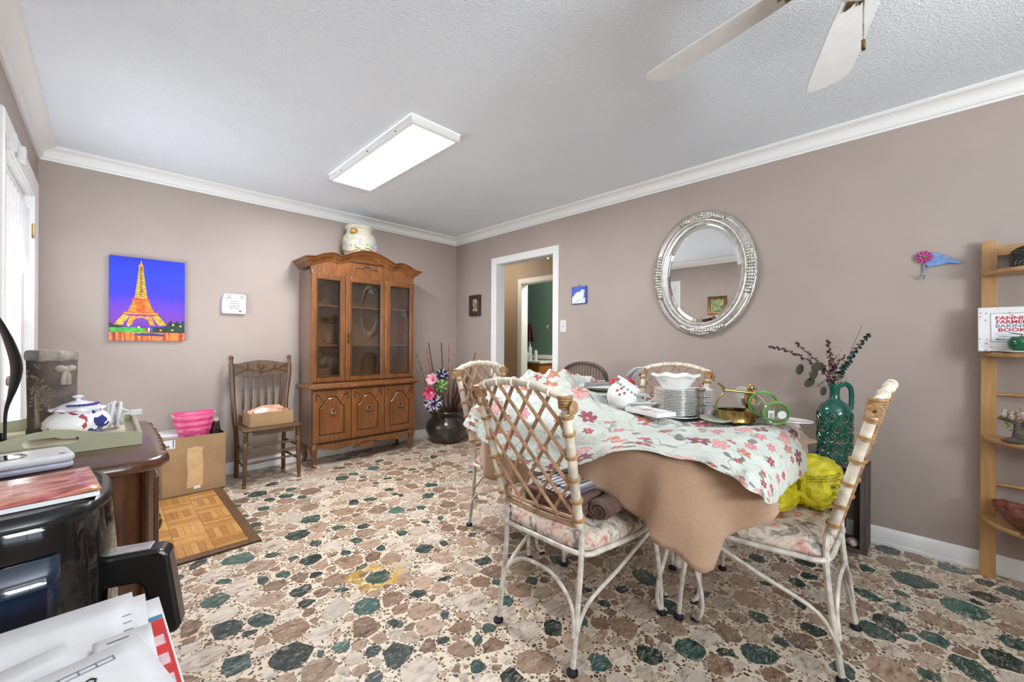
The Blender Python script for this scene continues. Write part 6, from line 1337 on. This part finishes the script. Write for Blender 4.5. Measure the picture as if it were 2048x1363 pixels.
for s in (-1, 1): MB().tube(spline([(s*.118, -.01, .27), (s*.135, 0, .285), (s*.13, .02, .26), (s*.12, .03, .24)], 4), .003, 6).build('handle_cord', WHITEP, pbag)
o = MB().prism(rrect(.20, .13, .03), 0, .05).build('plastic_tub', WHITEP, None, smooth=False, bevel=.008); o.matrix_world = T(.375, 3.965, .405) @ RX(.18); tag(o, 'white plastic tub lid at the left in the cardboard box', 'container')
tn = thing('metal_tin', 'dark shiny metal tin standing in the cardboard box', 'tin', M=T(.60, 4.02, .33) @ RY(-.12)); MB().prism(rrect(.12, .18, .015), 0, .19).build('tin_body', plain('dark_chrome', (92, 90, 92), .2, .8, .2), tn, smooth=False, bevel=.004); MB().prism(rrect(.126, .186, .016), .17, .195).build('tin_lid', SILVER, tn, smooth=False, bevel=.004)
fr2 = MB().box((0, 0, .12), (.012, .17, .24)).build('picture_frame', BLACKP, None, smooth=False, bevel=.003); fr2.matrix_world = T(.560, 3.90, .28) @ RY(.18); tag(fr2, 'thin black frame edge tucked beside the pink bag', 'frame')
# ------------------------------------------------------------------ parquet panel on the floor
pq = thing('parquet_panel', 'square parquet floor panel with brown edging under the box', 'floor panel', (.19, 3.235, .0016)); PW, PH_ = .88, 1.17
MB().box((0, 0, .004), (PW, PH_, .008)).build('backing', CHERRYD, pq, smooth=False)
PQ = [wood('parquet_oak_%d' % i, a, b, (2.5, 2.5, 1), .35, 9) for i, (a, b) in enumerate((((168, 116, 58), (198, 148, 82)), ((148, 98, 46), (182, 130, 68)), ((182, 132, 72), (208, 162, 98))))]
bw = .052; EDG = wood('brown_edging', (84, 58, 34), (116, 84, 52), (3, 3, 1), .5)
for sx in (-1, 1): MB().box((sx*(PW/2-bw/2), 0, .0085), (bw, PH_, .013)).build('edging', EDG, pq, smooth=False, bevel=.003)
for sy in (-1, 1): MB().box((0, sy*(PH_/2-bw/2), .0085), (PW-2*bw, bw, .013)).build('edging', EDG, pq, smooth=False, bevel=.003)
rnd = random.Random(9); nx_, ny_ = 5, 7; ux, uy = (PW-2*bw)/nx_, (PH_-2*bw)/ny_
for i in range(nx_):
    for j in range(ny_):
        cx_, cy_ = -PW/2+bw+ux*(i+.5), -PH_/2+bw+uy*(j+.5)
        for k in range(5):
            c, dd = ((cx_+(k-2)*ux/5, cy_, .0105), (ux/5-.0012, uy-.0015, .006)) if (i+j) % 2 else ((cx_, cy_+(k-2)*uy/5, .0105), (ux-.0015, uy/5-.0012, .006))
            MB().box(c, dd).build('parquet_strip', rnd.choice(PQ), pq, smooth=False)
# ------------------------------------------------------------------ carton tray with peach bag on the oak chair
ct = thing('carton_tray', 'shallow cardboard tray on the oak chair seat', 'box', (.957, 3.835, .4575), .04); a_, b_, h2 = .315, .20, .105
for c, dd in (((0, -b_/2, h2/2), (a_, .005, h2)), ((0, b_/2, h2/2), (a_, .005, h2)), ((-a_/2, 0, h2/2), (.005, b_, h2)), ((a_/2, 0, h2/2), (.005, b_, h2))): MB().box(c, dd).build('side', CARD, ct, smooth=False)
MB().box((0, 0, .003), (a_, b_, .005)).build('bottom', CARD, ct, smooth=False)
pg_ = thing('peach_bag', 'crumpled peach plastic bag stuffed into the cardboard tray', 'bag', (.957, 3.835, .464), .04)
PEACH = plain('peach_film', (216, 158, 128), .4, 0, .14, 9, .6, 30)
MB().ball((0, 0, .07), (.145, .085, .068), 56, 36, fn=lambda d: 1+.16*noise.noise(d*2.2)+.10*(1-abs(noise.noise(d*4.5))*2)).build('bag_film', PEACH, pg_)
MB().ball((-.05, -.045, .10), (.07, .035, .03), 24, 14, fn=lambda d: 1+.2*noise.noise(d*4)).build('white_bag', plain('white_film', (230, 228, 226), .4, 0, .05, 20, .5), pg_)
for k in range(2): MB().tube([(.06+.03*k+.010*math.cos(t), -.075-.004*k, .115+.006*math.sin(t)) for t in [2*PI*i/14 for i in range(14)]], .0018, 5, True).build('printed_mark', BLACK, pg_)
# ------------------------------------------------------------------ grape-relief jar on the cabinet
gj = thing('relief_jar', 'cream ceramic jar with grapevine relief on top of the china cabinet', 'jar', (1.80, 4.0, 1.911))
MB().lathe([(0, 0), (.115, 0), (.12, .02), (.135, .07), (.158, .14), (.162, .20), (.152, .26), (.135, .285), (.125, .30), (.12, .335), (.132, .345), (.138, .362), (.132, .372), (.115, .372), (.112, .33), (.13, .28), (0, .20)], 44).build('jar_body', plain('cream_glaze', (204, 198, 180), .3, 0, .05, 12), gj)
LG = plain('pale_green_glaze', (176, 190, 156), .35, 0, .2, 40); LV = plain('lavender_glaze', (196, 186, 214), .3, 0, .1); rnd = random.Random(12)
def jr(z): return .135+(z-.07)*.33 if z < .14 else (.160 if z < .22 else .160-(z-.22)*.35)
for k in range(11):
    a, z = -PI+.2+k*.29, rnd.uniform(.14, .28); r = jr(z); MB().ball((0, 0, 0), (.010, .032, .030), 12, 8, fn=lambda d: 1+.2*math.cos(5*math.atan2(d.y, d.z))).build('leaf_relief', LG, gj, M=RZ(a) @ T(r, 0, z))
for a in (-2.6, -1.9, -1.35, -.8, -.3):
    m = MB(); z0 = rnd.uniform(.12, .27)
    for q in range(12):
        aa, z = a+rnd.uniform(-.13, .13), z0-rnd.uniform(0, .06); r = jr(z)+.006; m.ball((r*math.cos(aa), r*math.sin(aa), z), .009, 8, 6)
    m.build('grape_relief', LV, gj)
VN = plain('gilt_vine', (176, 132, 70), .4, .3, .2)
for z0, ph in ((.12, 0), (.20, 1.5), (.27, 3)): MB().tube([(jr(z0+.02*math.sin(3*a+ph))*1.01*math.cos(a), jr(z0+.02*math.sin(3*a+ph))*1.01*math.sin(a), z0+.02*math.sin(3*a+ph)) for a in [2*PI*i/60 for i in range(60)]], .0045, 6, True).build('vine_relief', plain('cream_vine', (206, 190, 164), .4) if z0 != .12 else VN, gj)
MB().ball((-.10, -.10, .30), (.035, .03, .028), 14, 10, fn=lambda d: 1+.3*noise.noise(d*4)).build('gilt_leaf_relief', VN, gj)
# ------------------------------------------------------------------ clay pot with sticks and flowers
pt = thing('clay_pot', 'large dark brown clay floor pot in the corner', 'pot', (2.78, 3.855, .0016))
POT = plain('dark_olive_glaze', (58, 50, 42), .28, 0, .2, 10, Coat_Weight=.3)
MB().lathe([(0, 0), (.15, 0), (.165, .015), (.20, .06), (.235, .13), (.24, .175), (.225, .225), (.185, .27), (.172, .29), (.18, .31), (.205, .335), (.213, .35), (.208, .358), (.195, .352), (.168, .315), (.16, .28), (.2, .2), (.19, .1), (0, .05)], 48).build('pot_body', POT, pt)
for a in (-2.4, .7): MB().tube(spline([(.165*math.cos(a), .165*math.sin(a), .285), (.205*math.cos(a), .205*math.sin(a), .285), (.222*math.cos(a), .222*math.sin(a), .25), (.218*math.cos(a), .218*math.sin(a), .22)], 5), .012, 8).build('lug_handle', POT, pt)
BAMB = NT('banded_bamboo'); v = BAMB.coord('Object'); s = BAMB.n('SeparateXYZ'); BAMB.l(v, s.inputs[0]); f = BAMB.math('FRACT', BAMB.math('ADD', BAMB.math('MULTIPLY', s.outputs[2], 8.5), BAMB.math('MULTIPLY', s.outputs[0], 5))); BAMB.fin(BAMB.mix(BAMB.math('LESS_THAN', f, .11), BAMB.ramp(BAMB.noise(v, 20, 3), [(.35, (126, 76, 46)), (.6, (164, 110, 70))]), (46, 26, 22)), .4)
PB = (2.78, 3.855)
canes = ((-.33, .12, 1.00), (-.25, .05, 1.06), (-.19, .10, 1.13), (.0, .12, 1.13), (.06, .05, 1.13), (.27, -.18, 1.02))
for k, (dx, dy, z) in enumerate(canes):
    o = thing('bamboo_cane', ('leftmost banded bamboo cane in the clay pot', 'second banded bamboo cane from the left in the pot', 'third banded bamboo cane from the left, dark and tall', 'fourth bamboo cane from the left, dark and straight', 'fifth bamboo cane from the left, orange and tall', 'rightmost thick bamboo cane leaning to the corner')[k], 'stick', (PB[0]+dx*.2, PB[1]+dy*.3, .12), 0, 'bamboo canes in the clay pot')
    MB().tube([(dx*.8*q/6, dy*.7*q/6, (z-.12)*q/6) for q in range(7)], .0095 if k == 5 else .007, 8).build('cane', BAMB.m if k not in (2, 3) else plain('dark_cane%d' % k, (84, 50, 40), .4, 0, .3), o)
tg = MB(); rnd = random.Random(21)
for k in range(70):
    a = rnd.uniform(-.9, 2.3) if k % 3 else rnd.uniform(-PI, PI); sp_ = rnd.uniform(.08, .30); L = rnd.uniform(.35, .72); dx, dy = sp_*math.cos(a-1.0), sp_*math.sin(a-1.0)
    dx = min(dx, .22); dy = min(dy, .16); tg.tube([(rnd.uniform(-.05, .05), rnd.uniform(-.05, .05), .0), (dx*.4, dy*.4, L*.5), (dx+rnd.uniform(-.03, .03), dy+rnd.uniform(-.03, .03), L)], [.003, .0026, .0016], 5)
tgo = tg.build('dry_twigs', plain('dark_red_twig', (84, 50, 46), .6, 0, .25)); tgo.location = (2.80, 3.84, .16); tag(tgo, 'bundle of thin dark red twigs in the clay pot', 'twigs', kind='stuff')
def flower(label, x, y, z, r, mats, n, kind, face):
    t = thing('artificial_flower', label, 'flower', M=T(x, y, z) @ Vector(face).to_track_quat('Z', 'Y').to_matrix().to_4x4())
    if kind == 'tulip':
        me = MB().grid(lambda u, v: Vector(((u-.5)*r*1.1*math.sin(PI*min(1, v*.9+.1))**.7, r*.25*v+r*.6*v*v, r*1.1*v-.2*r*(2*u-1)**2)), 6, 8).mesh('petal'); me.materials.append(mats[0])
        for i in range(n):
            o = bpy.data.objects.new('petal', me); COL.objects.link(o); o.parent = t; o.matrix_local = RZ(2*PI*i/n) @ T(0, .008, -.02) @ Matrix.Scale(1 if i < n//2+1 else .8, 4)
        MB().ball((0, 0, .0), r*.25, 10, 8).build('flower_heart', mats[1], t)
    else:
        me = MB().ball((0, 0, r*.55), (r*.13, r*.13, r*.5), 8, 8).mesh('petal'); me.materials.append(mats[0]); me2 = me.copy(); me2.materials.clear(); me2.materials.append(mats[1])
        for i in range(n):
            f = (i+.5)/n; th = math.acos(1-1.45*f); ph_ = i*2.39996; o = bpy.data.objects.new('petal', me if i % 3 else me2); COL.objects.link(o); o.parent = t; o.matrix_local = RZ(ph_) @ RX(th)
    e = Vector((x, y, z)); b = Vector((2.72, 3.80, .15)); inv = t.matrix_world.inverted()
    MB().tube([inv @ e, inv @ (e.lerp(b, .5)+Vector((-.02, -.03, -.02))), inv @ b], .004, 6).build('stem', plain('stem_green', (96, 84, 60), .6), t)
MAG, MAG2 = plain('magenta_silk', (196, 66, 104), .7, 0, .3, 40), plain('pale_pink_silk', (232, 170, 184), .7, 0, .2)
PUR, PUR2 = plain('aubergine_silk', (58, 44, 70), .7, 0, .3), plain('lilac_white_silk', (206, 200, 222), .7); GRN, GRN2 = plain('green_silk', (110, 160, 76), .7, 0, .25), plain('pale_green_silk', (206, 222, 180), .7)
fx = (-.70, -.70, .1)
flower('upper pink silk magnolia in the clay pot', 2.46, 3.66, .735, .075, (MAG2, MAG), 7, 'tulip', (-.8, -.5, .3)); flower('lower pink silk magnolia drooping from the clay pot', 2.44, 3.66, .60, .085, (MAG, MAG2), 7, 'tulip', (-.8, -.6, .0))
flower('dark purple silk dahlia at the top of the bunch', 2.60, 3.70, .775, .075, (PUR, PUR2), 40, 'ball', fx); flower('green silk chrysanthemum in the middle of the bunch', 2.56, 3.66, .665, .075, (GRN, GRN2), 60, 'ball', fx); flower('purple and white silk dahlia lowest in the bunch', 2.46, 3.66, .49, .098, (PUR2, PUR), 46, 'ball', fx)
# ------------------------------------------------------------------ green jug with dried stems on the crate
cr_ = thing('wooden_crate', 'dark grey slatted wooden crate standing on end by the wall', 'crate', (3.012, .345, .0016))
cw, cd, chh = .21, .27, .468
for k in range(3): MB().box((cw/2-.006, -cd/2+.05+.085*k, chh/2), (.012, .05, chh-.036)).build('slat', GREYW, cr_, smooth=False, bevel=.002)
for sy in (-1, 1):
    for k in range(2): MB().box((-cw/2+.045+.115*k, sy*(cd/2-.006), chh/2), (.085, .012, chh-.036)).build('side_board', GREYW, cr_, smooth=False, bevel=.002)
for z in (.009, chh-.009): MB().box((0, 0, z), (cw, cd, .018)).build('end_board', GREYW, cr_, smooth=False, bevel=.002)
for sx in (-1, 1):
    for sy in (-1, 1): MB().box((sx*(cw/2-.012), sy*(cd/2-.022), chh/2), (.022, .02, chh-.036)).build('corner_post', GREYW, cr_, smooth=False, bevel=.002)
sh = MB().ball((0, 0, .018), (.035, .028, .02), 24, 16, fn=lambda d: 1+.25*noise.noise(d*4)).build('sea_shell', plain('shell_pink', (214, 194, 180), .5, 0, .2, 40, .5)); sh.location = (2.955, .275, .022); tag(sh, 'small pale sea shell inside the wooden crate', 'shell')
wb_ = thing('wicker_basket', 'dark wicker basket with leaves behind the side chair', 'basket', (2.80, .43, .0016)); DKW = plain('dark_wicker', (60, 40, 28), .6, 0, .3, 60)
for k in range(14): z = .02+.0195*k; r = .055+.0030*k; MB().tube([(r*(1+.05*math.sin(9*a+k*PI))*math.cos(a), r*(1+.05*math.sin(9*a+k*PI))*math.sin(a), z) for a in [2*PI*i/36 for i in range(36)]], .009, 6, True).build('weave_ring', DKW, wb_)
MB().lathe([(0, 0), (.055, 0), (.055, .015), (0, .015)], 20).build('basket_floor', DKW, wb_)
LEAFG = plain('ivy_green', (62, 96, 44), .5, 0, .25, 30)
for k in range(8):
    a = k*.8; MB().ball((0, 0, 0), (.03, .02, .003), 10, 6).build('leaf', LEAFG, wb_, M=T(.06*math.cos(a), .06*math.sin(a), .315+.012*(k % 3)) @ RZ(a) @ RY(.5))
jz = .4705
jg = thing('green_jug', 'tall green glazed jug with embossed medallions on the crate', 'jug', (2.975, .36, jz), -.9)
JG = NT('worn_green_glaze'); v = JG.coord('Object'); JG.fin(JG.mix(JG.ramp(JG.noise(v, 16, 5, .65), [(.60, (0, 0, 0)), (.68, (255, 255, 255))]), JG.ramp(JG.noise(v, 8, 3), [(.3, (10, 70, 58)), (.7, (24, 104, 88))]), (120, 92, 64)), .18, Coat_Weight=.5)
MB().lathe([(0, 0), (.074, 0), (.078, .008), (.080, .05), (.080, .27), (.076, .30), (.062, .325), (.04, .342), (.028, .352), (.024, .365), (.024, .40), (.028, .425), (.034, .438), (.033, .442), (.024, .438), (.02, .40), (0, .39)], 40).build('jug_body', JG.m, jg)
MB().tube(spline([(.028, 0, .43), (.055, 0, .442), (.080, 0, .425), (.088, 0, .39), (.088, 0, .32), (.082, 0, .295)], 6), .0095, 8, flat=1.5).build('handle', JG.m, jg)
MED = NT('medallion_glaze'); v = MED.coord('Object'); MED.fin(MED.mix(MED.ramp(MED.noise(v, 60, 3), [(.5, (0, 0, 0)), (.6, (220, 220, 220))]), (16, 84, 70), (150, 124, 84)), .2, Coat_Weight=.5)
for r in range(5):
    for c in range(8):
        a = 2*PI*(c+.5*(r % 2))/8; z = .03+.057*r; m = MB(); Mm = RZ(a) @ T(.0805, 0, z) @ RY(PI/2)
        m.tube([(.026*math.cos(q), .022*math.sin(q), 0) for q in [2*PI*i/16 for i in range(16)]], .0032, 6, True); m.tube([(.015*math.cos(q), .013*math.sin(q), .001) for q in [2*PI*i/4 for i in range(4)]], .0028, 6, True); m.ball((0, 0, .001), .006, 8, 6); m.build('medallion', MED.m, jg, M=Mm)
JX, JY, JT = 2.975, .36, jz+.435
def sprig(label, pts, leaf_r, mat, n, group='dried stems in the green jug', flat=.25, rnd_=random.Random(31), cat='stem', big=False):
    t = thing('eucalyptus_stem', label, cat, (JX, JY, JT), 0, group); P_ = spline([(0, 0, -.15)]+pts, 10); MB().tube(P_, .002, 5).build('stem', plain('stem_brown', (72, 54, 48), .6) if 'STEMB' not in globals() else STEMB, t)
    me = MB().ball((0, 0, 0), (leaf_r, leaf_r*.85, leaf_r*.08), 10, 6).mesh('leaf'); me.materials.append(mat); N_ = len(P_)
    for i in range(n):
        f = .22+.78*i/(n-1); k = min(int(f*(N_-1)), N_-2); p = P_[k].lerp(P_[k+1], f*(N_-1)-k); d = (P_[min(k+1, N_-1)]-P_[k]).normalized(); sc = (1-.55*max(0, f-.35)) ; o = bpy.data.objects.new('leaf', me); COL.objects.link(o); o.parent = t
        side = d.orthogonal().normalized(); side.rotate(Matrix.Rotation(i*1.57+rnd_.uniform(-.4, .4), 3, d)); o.matrix_local = Matrix.Translation(p+side*leaf_r*.7*sc) @ (side*.5+d*rnd_.uniform(.2, 1.0)+Vector((rnd_.uniform(-.3, .3), rnd_.uniform(-.3, .3), rnd_.uniform(-.3, .3)))).to_track_quat('Z', 'Y').to_matrix().to_4x4() @ Matrix.Scale(sc, 4)
STEMB = plain('stem_brown', (72, 54, 48), .6); MAR = plain('burgundy_eucalyptus', (84, 42, 52), .6, 0, .3, 30); GRNE = plain('teal_eucalyptus', (34, 66, 64), .6, 0, .3, 30); OLV = plain('olive_leaf', (56, 54, 30), .6, 0, .25, 20)
# directions: image left = +y side, towards the room = -x
sprig('burgundy eucalyptus stem arching far to the left from the jug', [(-.03, .03, .04), (-.08, .10, .13), (-.14, .22, .20), (-.17, .29, .215)], .0125, MAR, 40)
sprig('second burgundy stem leaning left, with pale tip', [(-.02, .02, .05), (-.06, .08, .14), (-.10, .15, .22), (-.11, .165, .245)], .0115, MAR, 30)
sprig('upright burgundy eucalyptus stem in the middle of the jug', [(0, .01, .08), (-.01, .02, .16), (-.02, .03, .255)], .014, MAR, 30)
sprig('short burgundy stem leaning right in the jug', [(-.01, 0, .06), (-.02, -.01, .12), (-.03, -.05, .17)], .011, MAR, 18)
sprig('dark teal eucalyptus stem leaning right out of the jug', [(-.01, -.02, .05), (-.02, -.06, .13), (-.02, -.105, .22), (-.01, -.15, .29)], .0155, GRNE, 46)
t_ = thing('leafy_branch', 'drooping branch with large olive leaves hanging from the jug', 'stem', (JX, JY, JT), 0); MB().tube(spline([(0, 0, -.1), (-.02, .02, .05), (-.06, .07, .10), (-.09, .11, .06)], 8), .002, 5).build('stem', STEMB, t_); MB().tube(spline([(0, 0, -.02), (-.03, .03, .03), (-.06, .07, -.01)], 6), .0018, 5).build('stem', STEMB, t_)
for k, (x, y, z, r, ro) in enumerate(((-.07, .155, .085, .036, .3), (-.08, .07, .105, .042, 1.2), (-.09, .085, .06, .036, .4), (-.085, .105, .012, .038, .9), (-.05, .045, -.035, .030, .2))):
    MB().ball((0, 0, 0), (r*.9, r*.62, .002), 16, 6).build('leaf', OLV, t_, M=T(x, y, z) @ RZ(.75) @ RY(PI/2) @ RZ(ro))
rdd = MB().tube([(0, 0, -.1), (-.01, -.06, .16), (-.02, -.12, .34)], .0012, 5).build('dry_reed', STEMB); rdd.location = (JX, JY, JT); tag(rdd, 'long thin dry reed sticking up from the jug', 'stem')
cl_ = MB(); rnd = random.Random(17)
for k in range(16):
    a = rnd.uniform(0, 6.28); c = Vector((-.02+.02*math.cos(a), .0+.03*math.sin(a), .03+.012*k*.9)); r = rnd.uniform(.012, .028); n_ = Vector((rnd.uniform(-1, 1), rnd.uniform(-1, 1), rnd.uniform(-.4, 1))).normalized(); q = n_.to_track_quat('Z', 'Y').to_matrix(); cl_.tube([c+q @ Vector((r*math.cos(i*.4), r*math.sin(i*.4), .001*i)) for i in range(17)], .0012, 4)
clo = cl_.build('curly_twigs', plain('tan_curl', (150, 122, 92), .6)); clo.location = (JX, JY, JT); tag(clo, 'curly tan twigs among the stems in the jug', 'twigs', kind='stuff')
# ------------------------------------------------------------------ things on the shelf stand
S1, S2, S3, S4 = (z+.0115 for z in SHZ)
bk_ = thing('baking_book', 'white cookbook with red title standing on the shelf', 'book', M=frame_m((0, -1, 0), (.14, 0, .99), (-.99, 0, .14), (3.02, -.281, S3)))
BKW, BKH, BKD = .19, .212, .03
def bookmat():
    t = NT('patterned_book_cover'); v = t.coord('Object'); vo = t.n('TexVoronoi'); t.l(v, vo.inputs['Vector']); vo.inputs['Scale'].default_value = 55; vo.inputs['Randomness'].default_value = .25; rc = t.n('SeparateColor'); t.l(vo.outputs['Color'], rc.inputs[0])
    return t.fin(t.mix(t.math('MULTIPLY', t.math('LESS_THAN', vo.outputs['Distance'], .36), .7), (222, 222, 222), t.ramp(rc.outputs[0], [(0, (120, 110, 120)), (.5, (150, 120, 120)), (1, (110, 120, 130))])), .35)
BM = bookmat()
MB().box((0, BKH/2, BKD), (BKW, BKH, .003)).build('front_cover', BM, bk_, smooth=False, bevel=.001); MB().box((0, BKH/2, .0015), (BKW, BKH, .003)).build('back_cover', BM, bk_, smooth=False); MB().box((-BKW/2+.0015, BKH/2, BKD/2), (.003, BKH, BKD)).build('spine', BM, bk_, smooth=False); MB().box((.002, BKH/2, BKD/2), (BKW-.012, BKH-.008, BKD-.004)).build('pages', PAPER, bk_, smooth=False)
lbz = BKD+.0018
MB().prism(rrect(.130, .139, .006), 0, .0006, T(.008, .114, lbz)).build('title_border', plain('grey_border', (120, 126, 134), .5), bk_, smooth=False); tp = MB().prism(rrect(.125, .134, .005), 0, .0009, T(.008, .114, lbz)).build('title_panel', PAPER, bk_, smooth=False)
RT = plain('crimson_ink', (176, 22, 52), .5); GT = plain('slate_ink', (110, 118, 130), .5); z_ = lbz+.0012
def tt(s, y, size, mat, sx=1.0, bold=.02): text(s, size, mat, tp, T(.008, y, z_), bold, 'CENTER', .0001, sx)
tt('The', .170, .010, RT); tt('FANNIE', .1515, .0225, RT, 1.28, .03); tt('FARMER', .1325, .0225, RT, 1.16, .03); tt('BAKING', .1135, .0225, GT, 1.22, .02); tt('BOOK', .0945, .0225, RT, 1.3, .03)
for k, y in enumerate((.0905, .083, .079)): MB().box((.008, y, z_), (.105 if k else .11, .0008, .0004)).build('rule', GT, tp, smooth=False)
tt('The Fannie Farmer Cookbook', .0695, .0068, BLACK); tt('Marion Cunningham', .0535, .0115, BLACK)
ap = thing('glass_apple', 'shiny green apple ornament with leaf on a small plate', 'ornament', (2.93, -.31, S3+.008)); APG = plain('emerald_glaze', (4, 92, 58), .12, 0, .15, 10, Coat_Weight=.6)
MB().lathe([(0, .006), (.012, .001), (.024, .0), (.036, .010), (.043, .03), (.041, .05), (.030, .064), (.014, .066), (.004, .058), (0, .056)], 32).build('apple_body', APG, ap); MB().tube([(0, 0, .056), (.003, 0, .075)], .003, 6).build('stalk', ABRASS, ap); MB().ball((0, 0, 0), (.03, .012, .002), 14, 6).build('leaf', ABRASS, ap, M=T(.012, .012, .078) @ RZ(1.9) @ RY(-.2))
sp2 = MB().lathe(plate_prof(.062, .006), 36).build('saucer', PORCB); sp2.location = (2.93, -.31, S3); tag(sp2, 'small cream plate under the green apple on the shelf', 'plate')
ow = thing('owl_figurine', 'ceramic figurine of three owls on a leafy tree stump', 'figurine', (2.935, -.305, S2), .8)
BARK = plain('grey_brown_bark', (86, 76, 70), .6, 0, .3, 40, .6, 90); OWL = plain('speckled_owl', (178, 164, 148), .55, 0, .35, 130); OLF = plain('olive_glaze', (146, 160, 80), .4, 0, .2)
MB().lathe([(0, 0), (.052, 0), (.054, .005), (.04, .012), (.022, .02), (.017, .05), (.015, .085), (.0, .09)], 20).build('stump', BARK, ow); MB().tube(spline([(0, 0, .07), (.02, .0, .09), (.05, .0, .095), (.07, 0, .10)], 4), .009, 8).build('branch', BARK, ow); MB().tube([(0, 0, .07), (-.02, 0, .09), (-.03, 0, .095)], .009, 8).build('branch', BARK, ow)
for x, r, z in ((-.022, .020, .125), (.022, .014, .112), (.052, .014, .118)):
    b = MB().ball((x, 0, z), (r*.9, r*.85, r*1.25), 16, 12).ball((x, 0, z+r*1.2), (r*.85, r*.75, r*.7), 14, 10).build('owl', OWL, ow)
    for s in (-1, 1): MB().ball((x+s*r*.35, -r*.62, z+r*1.3), r*.2, 8, 6).build('eye', BLACK, b)
for k in range(9): a = k*1.1; MB().ball((0, 0, 0), (.014, .008, .002), 10, 6).build('leaf', OLF, ow, M=T(-.04+.02*math.cos(a) if k < 6 else .03+.01*(k-6), -.01+.012*math.sin(a), (.10+.012*math.sin(a*2)) if k < 6 else .05+.012*(k-6)) @ RZ(a) @ RY(.6))
cb_ = thing('carved_bowl', 'reddish brown carved bowl with turquoise inlay on the lowest shelf', 'bowl', (2.93, -.36, S1), .7); CARV = plain('carved_mahogany', (112, 52, 28), .3, 0, .45, 40, 1.0, 70, Coat_Weight=.4)
MB().grid(lambda u, v: Vector(((.05+.11*v**.7)*math.cos(2*PI*u)*(1+.06*math.sin(9*PI*u)), (.035+.06*v**.7)*math.sin(2*PI*u), .004+.075*v**1.4+(.014*abs(math.cos(2*PI*u))**3*v)+.004*noise.noise((u*22, v*8, 0)))), 60, 16, True).build('bowl_shell', CARV, cb_, solid=.008, sharp=80); MB().prism(arc(0, 0, .052, .037, 0, 350, 24), 0, .008).build('bowl_base', CARV, cb_, smooth=False)
for k in range(5): MB().ball((-.02+.018*k, -.066+.003*k, .022+.004*(k % 2)), (.014, .006, .007), 8, 6).build('turquoise_inlay', plain('turquoise', (70, 160, 190), .3) if k == 0 else cb_.children[-1].data.materials[0], cb_)
stk = MB().tube(spline([(2.85, -.30, S1+.008), (2.84, -.36, S1+.010), (2.855, -.43, S1+.008), (2.86, -.47, S1+.009)], 5), [.005]*5+[.007]*6+[.005]*5, 8).build('wood_stick', plain('dark_driftwood', (72, 50, 36), .7, 0, .3)); tag(stk, 'dark piece of driftwood in front of the carved bowl', 'wood')
bx2 = thing('carved_box', 'dark grey carved wooden box on the top shelf', 'box', (2.965, -.39, S4)); CG = NT('carved_dark_grey'); v = CG.coord('Object', (1, 1, 2)); wv_ = CG.n('TexWave', wave_type='RINGS'); CG.l(v, wv_.inputs[0]); wv_.inputs['Scale'].default_value = 22; wv_.inputs['Distortion'].default_value = 9; CG.bump(wv_.outputs['Fac'], .9, .01); CG.fin(CG.ramp(wv_.outputs['Fac'], [(.3, (26, 24, 24)), (.8, (74, 68, 64))]), .45)
MB().prism(rrect(.12, .22, .02), 0, .075).build('box_body', CG.m, bx2, smooth=False, bevel=.006); MB().ball((0, .05, .078), (.06, .05, .022), 20, 10).ball((0, -.05, .076), (.055, .055, .016), 20, 10).build('domed_lid', CG.m, bx2)
